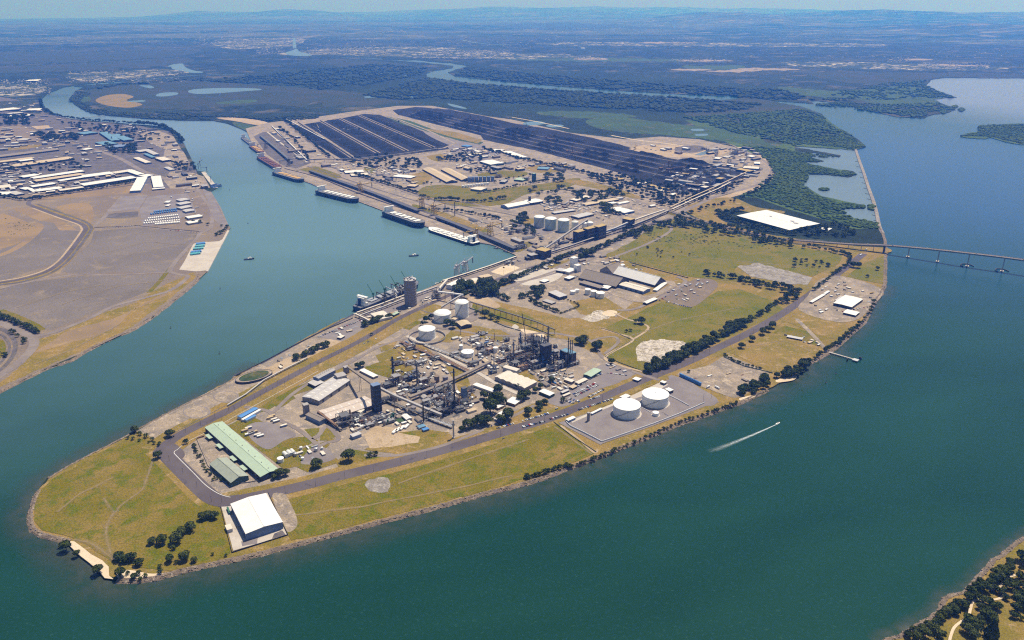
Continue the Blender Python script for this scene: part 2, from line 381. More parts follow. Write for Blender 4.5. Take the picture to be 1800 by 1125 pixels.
def fade_ribbon(name, mat, pts, w_in, w_out, z, side=1, kind='structure', label=None, curve=None):
    """strip whose cover runs from 1 on the line to 0 at its outer edge"""
    pts = P(pts) if isinstance(pts, str) else pts
    W = [at(p[0], p[1], z) for p in pts]; V = []; A = []; Fc = []
    for i, p in enumerate(W):
        a = W[max(0, i - 1)]; b = W[min(len(W) - 1, i + 1)]; d = (b - a); d.z = 0; d.normalize(); s_ = Vector((-d.y, d.x, 0)) * side
        wo_ = w_out[i] if hasattr(w_out, '__len__') else w_out
        for t, c in ((-w_in, 1), (0, 1), (wo_ * .4, .62), (wo_, 0)):
            V.append(tuple(p + s_ * t)); A.append(c * (curve[i] if curve else 1))
    for i in range(len(W) - 1):
        for q in range(3): f = (i * 4 + q, i * 4 + q + 1, i * 4 + q + 5, i * 4 + q + 4); Fc.append(f if side < 0 else f[::-1])
    me = bpy.data.meshes.new(name); me.from_pydata(V, [], Fc); me.materials.append(MATS[mat])
    at_ = me.attributes.new('cover', 'FLOAT', 'POINT'); at_.data.foreach_set('value', A)
    o = bpy.data.objects.new(name, me); COL.objects.link(o); o['kind'] = kind
    if label: o['label'] = label
    return o
# ------------------------------------------------------------------ water: one sheet; the dredged harbour and the shallow bay are more turbid
def estuary():
    m, n, l = new_mat('estuary'); b = out_bsdf(n, l, .16, .26); b.inputs['IOR'].default_value = 1.33; p = pos(n)
    c = mix(n, l, ramp(n, l, noise(n, l, stretch(n, l, p, .5, 1, .5), .0022, 5, .6, 1.2), .3, .75), (.0062, .038, .026), (.0110, .053, .036))
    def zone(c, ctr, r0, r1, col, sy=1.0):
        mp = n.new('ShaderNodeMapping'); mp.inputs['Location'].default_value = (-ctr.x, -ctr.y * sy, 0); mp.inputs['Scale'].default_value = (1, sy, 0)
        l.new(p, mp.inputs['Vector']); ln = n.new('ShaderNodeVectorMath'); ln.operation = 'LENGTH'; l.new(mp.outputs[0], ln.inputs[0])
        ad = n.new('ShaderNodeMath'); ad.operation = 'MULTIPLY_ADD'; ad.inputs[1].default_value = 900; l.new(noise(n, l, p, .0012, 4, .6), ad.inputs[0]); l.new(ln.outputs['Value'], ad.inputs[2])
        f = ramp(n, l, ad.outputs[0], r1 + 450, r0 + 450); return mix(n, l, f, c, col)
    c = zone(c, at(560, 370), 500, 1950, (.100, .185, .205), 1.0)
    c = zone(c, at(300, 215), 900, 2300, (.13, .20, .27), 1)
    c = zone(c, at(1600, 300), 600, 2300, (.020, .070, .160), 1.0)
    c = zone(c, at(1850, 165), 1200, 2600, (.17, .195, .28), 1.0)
    vo = noise(n, l, stretch(n, l, p, 1, 1.4, .35), .16, 6, .85, .3)
    c = mix(n, l, ramp(n, l, vo, .56, .80), c, (.045, .12, .105))
    l.new(c, b.inputs['Base Color'])
    bp = n.new('ShaderNodeBump'); bp.inputs['Strength'].default_value = .4; bp.inputs['Distance'].default_value = 1.0
    l.new(noise(n, l, stretch(n, l, p, 1, 1.5, .35), .12, 7, .66, .5), bp.inputs['Height']); l.new(bp.outputs[0], b.inputs['Normal'])
estuary()
mb = MB(); mb.quad((-16000, -3000, 0), (20000, -3000, 0), (20000, 16000, 0), (-16000, 16000, 0)); o = mb.build('water', 'estuary'); o['kind'] = 'structure'
# bed under the water sheet, out to the far land
LEFT_BANK = P("-700,980 -260,800 0,688 50,663 85,646 125,634 150,618 205,590 225,584 262,562 297,535 330,508 347,493 352,480 364,477 402,405 405,400 400,395 387,365 370,337 382,330 360,302 347,300 337,280 322,250 305,235 297,227 275,221 245,219 210,216 175,213 150,211 125,209 107,205 85,197 75,185 72,175 82,165 112,153 150,147 187,144.5 225,142")
RIGHT_OF_RIVER = P("212,145 150,151 132,160 122,172 130,183 150,195 172,201 212,205 262,209 325,212 375,212 400,217 425,227 440,235")
COAL_WHARF = P("447,256 470,286 520,311 557,327 630,352 675,369 745,396 800,413 842,426 872,431 900,443 909,449 900,456")
PLANT_WHARF = P("850,472 800,487 775,495 740,512 690,527 655,540 622,552 620,558 575,577 525,603 457,640 412,660 408,667 375,686 345,700 300,722 267,740 248,750 230,760 212,771 190,782 160,797 120,818 82,841")
TIP = P("66,862 58,880 52,900 51,915 56,930 72,940 90,945 105,948 122,952 120,957 130,969 142,979 158,991 171,1003 184,1017 205,1020 240,1021 275,1016 310,1006 375,991 450,975 562,946 650,922 700,909 787,886 850,868 900,856 950,842 1000,822 1045,806 1087,789 1150,763 1200,743 1225,736 1262,721 1300,708 1325,697 1350,685")
EAST = P("1365,671 1395,666 1415,653 1420,640 1455,621 1470,610 1485,597 1500,583 1520,566 1525,556 1537,532 1550,515 1556,500 1557,455 1558,440 1556,420 1548,400 1541,391")
LAGOON = P("1500,383 1467,370 1475,366 1520,366 1519,360 1470,357 1445,345 1425,334 1412,325 1416,312 1424,306 1455,307 1490,311 1507,306 1500,301 1450,295 1412,289 1408,284 1437,285 1448,283 1425,276 1397,266 1410,266 1440,270 1475,276 1478,273 1440,266 1397,258 1412,254 1462,255 1475,260 1500,264")
NORTH = P("1522,258 1510,246 1485,230 1455,215 1445,200 1412,190 1350,182.5 1262,176 1175,170.5 1070,164 962,156.5 900,152 825,145.5 750,136.5 750,129 762,124.5 795,119.5 797,115.5 750,110.5 675,104.5")
NORTH2 = P("737,105.5 800,110 824,115 787,127 800,134 900,144.5 1000,153 1150,163 1250,168 1297,168 1302,172 1350,176 1430,182 1424,176 1487,182 1525,194 1575,205 1625,207.5 1640,197 1680,193 1665,185 1650,180 1637,172 1682,171 1650,160 1628,150 1637,140 1662,136.5 1800,137.5 2300,139 4200,142")
def nat(l, a=.8, st=8): return rough_line(l, a, False, st)
land_px = nat(LEFT_BANK[:15]) + LEFT_BANK[15:22] + nat(LEFT_BANK[22:], .5) + nat(RIGHT_OF_RIVER, .5) + COAL_WHARF + PLANT_WHARF[:10] + nat(PLANT_WHARF[10:], .9) + nat(TIP, 1.5, 6) + nat(EAST, 1.5, 6) + nat(LAGOON, 1.4, 5) + nat(NORTH, .9, 7) + nat(NORTH2, .8, 7)
W = [at(*p) for p in land_px]
far = [(19000 * math.sin(R(t)), 19000 * math.cos(R(t))) for t in range(62, -72, -4)]
sheet('ground', 'scrub', 0, [(p.x, p.y) for p in W] + far + [(-17000, 2500), (-9000, 1200)], world=True, skirt=4.0)
# far country with the curve of the earth, and the ranges on the horizon
def terrain():
    NR, NA = 90, 360; V = []
    rad = [18600 * (6.6 ** (i / NR)) for i in range(NR + 1)]
    az = [R(-62 + 124 * j / NA) for j in range(NA + 1)]
    from mathutils import noise as mn
    for r in rad:
        for a in az:
            x, y = r * math.sin(a), r * math.cos(a); d = math.degrees(a); h = 0
            q = (x / 5200, y / 5200, 3.1)
            nz = .5 + .5 * mn.noise(q) + .25 * mn.noise((x / 1700, y / 1700, 1.7)) + .12 * mn.noise((x / 600, y / 600, 9))
            def bump(c, w_, r0, w2, hh): return hh * math.exp(-((d - c) / w_) ** 2 - ((r - r0) / w2) ** 2)
            h += (bump(-14, 4, 62000, 7000, 900) + bump(-20, 3, 66000, 7000, 650) + bump(-2, 4.5, 64000, 7000, 1000) + bump(5, 6, 60000, 9000, 820)) * (.40 + .30 * nz)
            h += (bump(13, 5, 40000, 6500, 720) + bump(21, 6, 44000, 7000, 760) + bump(30, 7, 50000, 8000, 980) + bump(37, 6, 42000, 7000, 700)) * (.26 + .36 * nz)
            h += (bump(27, 5, 28000, 3200, 260) + bump(34, 5, 26000, 3000, 330) + bump(17, 4, 33000, 3500, 260)) * (.3 + .7 * nz)
            h += bump(8, 22, 76000, 8000, 980) * (.6 + .4 * nz)
            if r > 20500: h += 35 * max(0, nz - .3)
            V.append((x, y, 1.2 + h + curv(x, y)))
    n = NA + 1; Fc = [(i * n + j, (i + 1) * n + j, (i + 1) * n + j + 1, i * n + j + 1)[::-1] for i in range(NR) for j in range(NA)]
    o = raw_mesh('hills', np.array(V), np.array(Fc), 'far_country'); o['kind'] = 'structure'; o.data.polygons.foreach_set('use_smooth', [True] * len(Fc))
terrain()
S = sheet
# bottom right shore, the island in the bay, the training wall
PARK = nat(P("1545,1135 1560,1122 1580,1118 1600,1105 1640,1082 1652,1070 1660,1050 1672,1044 1695,1040 1715,1018 1740,992 1745,982 1762,975 1780,958 1800,945 1900,890 2050,840"), 1.2, 6)
S('riverside_park', 'dry_grass', 0, PARK + P("2500,1000 2500,1700 1500,1700 1500,1300"), skirt=4.0)
S('wooded_island', 'mangrove', 0, nat(P("1688,239 1700,234 1722,230 1719,221 1745,220 1765,218 1790,217 1850,220 1990,228 1960,243 1850,250 1795,254 1770,250 1740,241 1732,244 1700,242 1688,239"), .7, 5), skirt=4.0)
for q in ("1652,197 1660,193.5 1665,197 1658,200", "1673,187 1680,185 1684,188 1677,190", "1684,193 1690,189.5 1696,192.5 1690,196"): S('mangrove_islet', 'mangrove', 0, q, 'sn', skirt=4.0)
S('islet', 'mangrove', 0, "1526,361 1532,359 1537,363 1535,369 1528,368", 'sn', skirt=4.0); S('islet', 'mangrove', 0, "1439,332 1447,330.5 1456,333 1449,335 1441,334", 'sn', skirt=4.0)
S('lagoon', 'lagoon_water', 0, "1380,250 1505,263 1511,283 1519,305 1527,330 1535,352 1541,374 1546,398 1500,402 1380,345", z=.07)
S('mangrove_floor', 'mangrove', 1, "1180,198 1300,186 1412,191 1444,202 1484,232 1520,257 1500,263 1397,257 1397,266 1410,285 1500,303 1424,305 1412,325 1445,345 1519,361 1467,370 1500,383 1541,392 1545,402 1500,402 1440,384 1380,366 1330,347 1300,346 1330,328 1362,306 1350,285 1300,262 1250,236", 'n')
ribbon('training_wall', 'grey_rubble', 1, "1504,262 1511,283 1519,305 1527,330 1535,352 1541,374 1546,398 1552,410", 13)
# rivers, ponds and lakes on the marsh (sheets just above the ground)
RV = lambda pts, m='river_water', md='s', name='pond': S(name, m, 3, pts, md)
ribbon('river', 'river_water', 3, "300,117 305,114 316,113 322,119 335,124 348,126.5 357,126.5", 70); RV("303,121 302,116 310,112.5 322,112 320,118 332,123 352,125.5 356,127.5 338,128 318,124.5", name='river')
RV("502,93 515,88 522,86 527,91 540,94 548,97.5 530,98.5 510,97", name='river'); ribbon('river', 'river_water', 3, "230,141.5 300,136 350,132 430,131", [28] * 19); ribbon('river', 'river_water', 3, "518,85 517,70 519,55 518,48", 60)
ribbon('river', 'river_water', 3, "672,104 640,102 600,101.5", 40); ribbon('river', 'river_water', 3, "812,70 830,74 855,77 900,79", 60)
for q in ("330,161 345,156.5 400,154.5 450,155.5 458,158 420,161 380,164 345,165", "274,167 285,163 310,162.5 312,166 295,169 278,169.5", "245,150 262,150 271,153.5 262,155", "223,178 250,176 256,178 240,179.5",
          "715,162 720,160 724,164 726,172 722,174 718,168", "640,170 655,168.5 660,171 645,172", "786,182 800,184 820,190 815,191 795,187", "665,130 675,128 678,130 668,132", "590,146 597,144 599,147 592,149", "707,132 716,130.5 718,133", "1728,69 1760,66 1800,67 1840,72 1800,76 1755,74",
          "1405,194 1414,191 1412,194", "1215,227 1235,226.5 1236,230 1218,230", "1222,236 1242,235 1243,238 1226,239", "920,216 945,213 960,217 940,220 924,220", "960,220 985,219 990,222 970,224"): RV(q)
S('settling_pond', 'lagoon_water', 4, "1222,272 1238,266 1255,262 1262,264 1257,268 1243,271 1228,273", 's')
S('pond', 'dark_yard', 3, "-20,600 5,600 9,612 5,622 -20,628", 's'); 
# marsh and scrub patches north of the works
for m, q in (('forest', "130,150 300,143 420,136 660,108 750,118 745,133 830,148 960,160 1150,173 1330,184 1330,200 1100,192 900,186 740,176 600,160 450,150 300,140 200,152"),
             ('forest', "600,96 700,101 780,107 830,112 900,125 1000,124 1150,135 1300,147 1390,158 1330,164 1150,160 1000,150 900,142 815,134 800,128 830,118 760,108 600,99"),
             ('forest', "700,180 760,170 900,178 1100,190 1250,196 1300,206 1200,212 1050,205 900,196 760,192"),
             ('marsh', "150,158 250,148 330,142 460,150 600,160 690,168 700,178 640,186 520,178 420,186 300,192 200,186 150,176"),
             ('marsh', "0,118 120,112 260,104 330,102 330,110 200,122 60,126 0,128"), ('streaky_flat', "60,88 180,83 330,78 420,82 350,88 200,92 90,92"), ('marsh', "0,92 150,92 340,88 300,100 100,110 0,112"),
             ('dry_grass', "168,176 185,168 215,165 235,170 222,176 240,180 250,184 230,189 205,188 180,183"), ('green_marsh', "135,172 155,170 160,176 140,180"), ('marsh', "460,150 560,158 640,172 720,178 640,184 560,180 480,172"),
             ('marsh', "560,108 650,106 740,118 700,124 620,120"), ('marsh', "460,172 520,170 545,180 530,186 480,183"), ('marsh', "570,178 600,176 592,186 570,187"), ('streaky_flat', "340,187 370,186 395,193 370,194"),
             ('bare_earth', "380,207 430,208 470,215 455,220 420,214"), ('green_marsh', "410,214 440,220 460,224 440,230 415,222"), ('green_marsh', "380,180 440,175 450,179 400,183"),
             ('green_marsh', "1030,212 1080,205 1150,213 1230,222 1330,228 1380,245 1350,262 1290,250 1180,238 1100,232 1050,225"), ('green_marsh', "950,196 1040,196 1120,204 1060,209 960,203"),
             ('marsh', "1300,172 1400,186 1440,200 1450,216 1500,246 1440,250 1380,240 1260,215 1200,196"), ('marsh', "1350,228 1400,232 1440,246 1400,252 1345,250"),
             ('green_marsh', "1370,152 1480,160 1590,150 1640,165 1660,172 1600,176 1480,172 1400,166"), ('marsh', "1420,130 1500,126 1620,128 1800,130 1800,136 1640,137 1610,150 1500,146"), ('marsh', "1490,170 1600,178 1680,190 1620,204 1570,200 1520,186"), ('green_marsh', "1500,172 1620,172 1650,182 1580,188"),
             ('streaky_flat', "1170,122 1250,120 1340,118 1440,120 1450,126 1400,132 1330,136 1240,130"), ('streaky_flat', "1060,106 1150,104 1290,106 1280,110 1150,109 1080,110"), ('green_marsh', "1200,116 1300,115 1300,121 1230,122"), ('streaky_flat', "1600,104 1700,102 1760,108 1650,113"), ('streaky_flat', "1440,103 1600,104 1590,108 1450,107"),
             ('green_marsh', "900,100 1180,104 1180,108 900,106"), ('streaky_flat', "560,78 700,74 720,78 600,82"), ('streaky_flat', "760,68 860,66 900,72 800,76"), ('marsh', "870,52 960,40 1200,46 1180,66 1000,66 880,72")):
    S('marshland' if 'marsh' in m else 'woodland_floor' if m == 'forest' else 'open_flat', m, 1, q, 'sN')
for q in ("1180,122 1230,121 1250,123 1200,124", "1240,125 1300,122 1340,124 1290,127", "1300,120 1390,121 1400,123 1320,123", "1190,107 1250,105.5 1290,107 1230,108.5", "1120,75 1170,74 1220,75 1180,76", "1590,60 1630,59 1655,60.5 1610,61.5", "1590,104 1620,103 1640,105 1600,106", "1640,113 1700,114 1740,116 1680,116.5", "1010,103 1060,102 1065,105 1020,105.5"): S('salt_flat', 'dusty_yard', 2, q, 'sN')
for q in ("500,92 620,84 760,82 900,92 1000,96 1000,102 880,104 700,100 560,96 500,97", "480,60 640,56 700,60 560,66", "1000,74 1500,76 1500,82 1000,80", "380,70 520,62 520,80 400,86", "1400,108 1640,112 1780,120 1640,124 1400,116", "0,150 70,148 80,160 40,170 0,168", "120,130 300,122 330,128 160,142"): S('suburb', 'far_suburb', 1, q, 'sn')
# ---- left mainland
S('reclaimed_land', 'reclaimed', 1, "-700,400 0,345 50,335 150,322 235,312 300,330 345,330 370,337 387,365 400,395 405,400 364,477 345,495 297,535 225,583 150,618 85,645 0,686 -260,798 -700,975")
S('industrial_ground', 'dark_yard', 1, "-400,190 0,170 60,180 80,200 150,213 250,222 300,232 330,280 345,300 360,330 290,330 236,320 150,322 0,350 -400,380", 'n')
S('dry_paddock', 'reclaimed_tan', 2, "62,352 100,341 170,332 236,322 236,338 170,345 100,349 55,352")
S('dry_paddock', 'reclaimed_tan', 2, "100,363 150,356 165,372 158,392 130,388 108,370", 's')
S('dry_paddock', 'reclaimed_tan', 2, "20,366 60,364 85,378 105,385 135,404 105,405 95,396 60,385", '')
S('dry_paddock', 'reclaimed_tan', 2, "300,412 352,409 335,424 310,420", 's')
S('gravel_flat', 'reclaimed_grey', 2, "55,400 75,388 95,392 104,405 140,406 128,425 105,455 90,465 0,495 -60,500 -60,460 30,430 60,408")
S('gravel_flat', 'reclaimed_grey', 2, "165,406 250,400 350,410 330,440 300,480 200,478 150,482 105,478 130,455 160,425")
S('gravel_flat', 'reclaimed_grey', 2, "-60,520 60,495 150,484 290,482 260,512 150,555 90,580 60,575 -60,540")
S('dark_pad', 'dark_yard', 3, "200,375 243,371 243,381 205,384 175,382 190,377"); S('dark_pad', 'gravel', 2, "212,345 260,343 243,368 192,372"); S('dark_pad', 'gravel', 2, "260,345 330,340 345,372 300,390 252,398 245,370")
S('scrubby_hollow', 'reclaimed_tan', 3, "-40,380 0,375 35,385 55,395 62,402 45,418 20,432 -40,440", 's'); ribbon('sand_bank', 'reclaimed_tan', 2, "-40,460 10,445 45,425 70,400 60,392", 26)
S('river_bank_grass', 'dry_grass', 2, "-200,770 0,680 90,640 150,615 225,578 290,532 345,487 340,478 290,500 230,535 150,560 110,583 60,600 58,620 30,650 0,672 -200,740", 'n')
S('river_bank_grass', 'reclaimed_tan', 3, "115,583 200,560 290,520 300,510 240,540 205,575 170,590 60,620", 'n'); ribbon('grass_strip', 'grass', 3, "262,514 280,495 292,480 300,470", 14); ribbon('grass_strip', 'grass', 3, "0,545 30,556 60,570 75,580", 16)
ribbon('access_road', 'asphalt', 5, "-120,515 0,497 40,490 80,478 105,462 125,440 148,408 150,400 140,392 100,378 60,363 50,358 55,352 80,345 150,336 236,325", 17)
ribbon('road_shoulder', 'dark_yard', 4.6, "-120,519 0,501 40,495 82,483 112,465 134,441 157,409 160,399 148,389 105,373 66,359", 11); ribbon('road_shoulder', 'bare_earth', 4.8, "-120,512 0,494 40,487 78,475 102,459 120,438 142,408 143,401 136,394 98,381 58,366", 8)
ribbon('road_verge', 'dry_grass', 4, "-120,517 0,499 40,493 82,481 110,464 130,441 154,408 157,400 146,390 104,374 64,360", 30)
ribbon('gravel_track', 'old_asphalt', 4, "0,507 70,492 140,482 190,483 300,478", 9); ribbon('gravel_track', 'old_asphalt', 4, "165,400 180,385 200,362 215,344", 16); ribbon('gravel_track', 'gravel', 5, "170,402 240,398 300,404 360,406", 10)
ribbon('access_road', 'old_asphalt', 5, "60,592 100,582 160,558 200,538 260,522 300,510 325,492 330,485 318,483 300,478 300,472 315,452 345,420 352,410 370,400 372,370 355,345 345,330", 14)
ribbon('access_road', 'old_asphalt', 5, "-60,556 0,568 20,576 50,590 60,600 55,615 30,640 0,660 -60,700", 22)
for w_, q in ((10, "-40,574 0,578 20,590 27,606 22,626 0,650 -40,672"), (6, "-40,586 0,588 12,598 17,608 12,624 -8,645 -40,660")): ribbon('railway', 'dark_yard', 5, q, w_)
S('grass_loop', 'grass', 3, "-40,594 0,596 10,606 8,620 -8,636 -40,645", 's')
S('wharf_apron', 'concrete', 4, "340,428 355,426 385,424 395,418 364,475 345,477 315,474 325,458"); S('wharf_apron', 'gravel', 3, "355,330 372,340 385,368 398,392 392,402 378,388 365,352")
S('shipyard_slip', 'dusty_yard', 3, "300,300 340,304 358,310 370,330 340,332 300,332 288,318", 'n'); ribbon('rail_corridor', 'old_asphalt', 4, "165,262 210,278 250,300 285,312 300,318", 26); ribbon('rail_corridor', 'reclaimed', 4, "30,218 90,240 140,255 170,264", 20)
S('dry_paddock', 'reclaimed', 2, "0,222 30,220 90,240 60,250 0,248"); S('dry_paddock', 'dry_grass', 3, "0,262 40,255 80,254 60,260 0,266"); S('dry_paddock', 'marsh', 2, "0,178 60,176 70,186 72,200 20,196 0,190")
S('dirt_lot', 'yard', 2, "240,232 280,230 305,240 318,262 290,262 262,250", 'n'); S('dirt_lot', 'yard', 2, "290,262 322,266 335,290 310,296 285,284", 'n'); S('dirt_lot', 'bare_earth', 3, "55,222 85,220 90,226 65,227"); S('dirt_lot', 'reclaimed', 2, "95,228 118,226 120,234 100,238")
# ---- the island works
S('industrial_ground', 'yard', 1, "432,226 470,216 500,212 560,205 620,196 700,186 760,186 860,205 900,210 1000,233 1100,245 1160,240 1230,245 1290,258 1330,272 1355,292 1356,310 1330,325 1250,350 1200,372 1240,395 1180,400 1060,452 1100,480 1150,500 1080,560 1000,600 1130,660 1000,720 900,752 800,782 700,812 600,838 500,864 470,870 385,888 283,790 260,765 240,758 300,722 410,667 450,642 575,577 622,553 735,513 800,487 900,457 908,449 870,432 745,397 630,354 520,313 470,288 445,258")
S('dry_ground', 'dry_grass', 0.6, "60,882 66,864 85,842 120,820 160,799 192,784 232,764 270,742 600,560 900,460 1040,452 1180,384 1240,396 1300,412 1400,430 1490,440 1556,440 1555,500 1549,515 1536,532 1524,556 1499,582 1469,608 1452,620 1420,638 1395,663 1350,683 1300,706 1225,734 1150,761 1045,804 950,840 850,866 700,906 562,943 450,971 375,987 310,1002 275,1012 200,1014 184,1014 171,1002 158,990 142,978 130,968 122,955 105,944 74,936 57,925 54,902", 'n')
S('coal_yard', 'coal_ground', 3, "512,222 600,208 640,200 668,202 700,214 800,252 790,262 620,284 592,282 560,256"); 
S('coal_yard', 'coal_ground', 3, "690,194 730,188 790,192 860,206 900,216 960,226 1030,240 1090,254 1150,272 1200,282 1260,290 1330,296 1330,305 1290,318 1240,335 1200,342 1160,330 1090,304 1000,280 940,264 850,246 845,238 700,202", 'n')
for f_ in (.2, .4, .6, .8): ribbon('stockyard_lane', 'dark_yard', 4, [(712 + 30 * (1 - f_) + (500 + 30 * (1 - f_)) * t, 192 + 12 * f_ + (96 + 30 * f_) * t + math.sin(t * 3.14) * (3 - (f_ * 5 - .5) * 2 + f_ * 8)) for t in (0, .17, .33, .5, .67, .83, 1)], 11)
ribbon('conveyor_berm', 'yard', 5, "524,215 570,243 620,277", 30); ribbon('conveyor_berm', 'yard', 5, "563,212 610,238 665,269", 30); ribbon('conveyor_berm', 'yard', 5, "597,208 650,233 715,265", 30); ribbon('conveyor_berm', 'yard', 5, "632,203 690,228 762,259", 30)
ribbon('haul_road', 'dusty_yard', 4, "495,216 520,232 560,258 600,282", 22); ribbon('haul_road', 'dusty_yard', 5, "610,283 700,272 780,260 800,252 750,228 690,206 650,198", 16, False)
ribbon('tree_lined_road', 'old_asphalt', 4, "664,200 700,212 760,236 830,254 900,274 960,292 1000,303 1060,324 1130,356 1180,372", 14)
S('green_strip', 'green_marsh', 3, "672,202 720,212 800,242 850,250 840,256 780,240 700,216", 'n'); S('green_strip', 'dry_grass', 4, "745,226 800,232 848,246 840,252 790,240")
S('tailings_pond', 'gravel', 3, "745,230 790,244 850,256 845,264 800,258 760,242", 's'); ribbon('berm_track', 'pale_sand', 4, "1075,238 1120,246 1170,252 1200,256", 14); ribbon('berm_track', 'pale_sand', 4, "900,206 950,215 1000,226", 12)
S('sand_lot', 'bare_earth', 3, "1105,262 1130,255 1180,254 1240,262 1290,262 1268,272 1220,277 1160,276", 'n'); S('rubble_heap', 'dark_yard', 4, "1185,262 1200,257 1230,256 1240,262 1225,268 1195,268", 'sn')
ribbon('rail_loop', 'old_asphalt', 4, "1100,250 1180,262 1250,276 1300,268 1290,256 1270,252 1258,252", 10); ribbon('rail_loop', 'old_asphalt', 5, "1300,264 1330,275 1352,290 1357,302 1345,318 1310,332 1260,345 1200,372 1160,392 1060,435 1000,462 900,502 850,522", 20)
ribbon('track_verge', 'bare_earth', 4, "1330,272 1356,292 1360,304 1348,320 1310,336 1262,350", 40)
for m, q in (('dry_grass', "1205,366 1245,350 1290,348 1330,364 1380,372 1350,380 1290,368 1262,378 1275,390 1330,408 1440,425 1500,432 1560,436 1560,444 1490,440 1400,424 1300,405 1230,385"),
             ('grass', "735,340 750,327 800,326 850,334 900,329 960,322 1010,313 1020,316 1000,328 930,340 880,360 800,362 760,350"), ('lush_grass', "748,335 790,331 830,336 845,340 800,345 760,344"), ('grass', "840,306 880,300 925,302 920,310 880,312 850,312"), ('dry_grass', "925,296 960,288 1000,290 990,300 950,304"),
             ('dry_grass', "990,316 1030,318 1080,330 1130,348 1100,346 1050,332 1010,324"), ('grass', "640,296 655,290 662,300 650,304"), ('dry_grass', "750,275 775,271 790,278 770,284"), ('yard', "700,300 750,296 760,312 735,322 712,312"), ('dry_grass', "712,312 745,302 760,312 738,325 722,322"),
             ('grass', "520,300 555,292 585,298 600,312 575,312 540,302"), ('grass', "728,364 745,362 860,402 850,408 800,388"), ('dry_grass', "760,372 800,380 850,398 835,404"), ('grass', "905,440 925,425 935,430 915,442"),
             ('dusty_yard', "838,378 862,366 900,372 940,388 925,402 880,400 850,390"), ('gravel', "900,385 925,382 965,390 985,400 960,412 930,412 905,400"), ('dry_grass', "918,386 938,384 940,392 920,394"), ('gravel', "790,255 850,262 880,275 830,285 800,272")):
    S('grass_field' if 'grass' in m else 'gravel_lot', m, 4, q, 'sn')
# road and rail corridors down the island
ribbon('railway_corridor', 'yard', 4, "545,287 585,300 640,320 700,345 760,366 800,376 860,400 900,415", 30); ribbon('highway', 'old_asphalt', 6, "576,288 600,300 650,318 700,333 740,346 800,352 850,362 900,374 930,378", 15)
ribbon('wharf_road', 'old_asphalt', 5, "500,292 560,310 620,335 700,362 780,388 850,412 890,428", 14); ribbon('wharf_apron', 'dusty_yard', 3, "450,250 485,285 560,316 640,345 740,381 840,416", 34, False)
S('wharf_yard', 'dark_yard', 4, "446,240 462,232 480,231 520,262 548,286 520,296 496,290 470,272", 'n'); ribbon('wharf_rails', 'dark_yard', 5, "545,300 600,318 660,339 735,368 790,388 850,410 900,434", 16); ribbon('wharf_rails', 'coal_ground', 5, "500,296 560,312 620,336 700,364 780,391 850,415 890,431", 9)
for q_, w_ in (("560,286 620,306 700,330 770,354 850,368 930,384", 10), ("540,292 600,312 680,338 760,362 830,384 900,408", 8), ("850,540 800,560 740,545", 6)): ribbon('railway', 'dark_yard', 7, q_, w_)
S('wharf_yard', 'dusty_yard', 3, "445,236 470,226 500,222 560,262 590,284 540,296 500,290 470,268", 'n'); ribbon('conveyor_track', 'concrete', 5, "470,232 500,256 540,285", 9)
# main river road (wide) along the harbour side and over to the works
ribbon('harbour_road', 'asphalt', 6, "283,790 310,768 360,742 400,722 440,700 500,668 560,636 620,606 660,584 700,560 760,532 800,515 850,500 900,482 960,462 1010,446 1060,430 1110,408 1150,392 1180,384", [24] * 19 + [20] * 15 + [17] * 60 + [15] * 40)
ribbon('road_verge', 'dry_grass', 5, "300,788 330,768 370,748 410,728 450,706 510,673 570,642 630,611 680,582 720,560 770,536", [46] * 70)
ribbon('road_verge', 'dry_grass', 5, "265,790 300,765 350,738 400,713 440,691 500,660 560,629 620,599 655,578 700,552", [40] * 70)
S('wharf_strip', 'dusty_yard', 4, "248,755 300,725 350,702 408,670 420,676 425,690 380,715 330,745 290,768 265,768", 'n'); S('wharf_strip', 'bare_earth', 4, "462,650 520,622 560,602 600,590 615,596 560,625 500,652 475,662", 'n')
S('gravel_lot', 'gravel', 4, "560,592 620,562 655,552 700,545 690,560 640,585 600,600"); S('wharf_strip', 'gravel', 4, "640,552 700,532 745,512 780,498 800,505 760,522 720,540 670,560")
# circular scars of old tanks
for (u, v, ru, rv_) in ((397, 697, 24, 11), (345, 724, 26, 12)):
    for k, (m_, f_) in enumerate((('dusty_yard', 1), ('gravel', .93), ('dusty_yard', .85))): S('old_tank_base', m_, 6 + k, [(u + ru * f_ * math.cos(t * .26), v + rv_ * f_ * math.sin(t * .26)) for t in range(24)], 'n')
# road of the south shore
SOUTH = "385,886 420,878 470,868 540,852 600,836 700,812 800,785 850,770 900,755 950,740 1000,722 1060,698 1120,672 1200,640 1260,612 1320,583 1380,548 1420,520 1450,498 1480,475 1500,460 1518,446"
ribbon('river_road', 'asphalt', 6, SOUTH, [27] * 60 + [24] * 80); ribbon('road_verge', 'dry_grass', 5, SOUTH, 58); ribbon('river_road', 'asphalt', 7, "283,790 300,806 330,836 355,860 372,874 392,881 420,878", 30); ribbon('road_verge', 'dry_grass', 5, "275,790 298,812 328,842 352,866 370,880", 40)
S('intersection', 'asphalt', 7, "268,795 285,782 300,778 315,785 325,800 308,812 296,806 280,803", 's')
ribbon('centre_line', 'road_paint', 9, "312,790 306,795 312,803 340,831 362,853 385,868 405,874", .9); ribbon('centre_line', 'road_paint', 9, "312,790 330,776 370,756 420,728 500,684 560,652", .7)
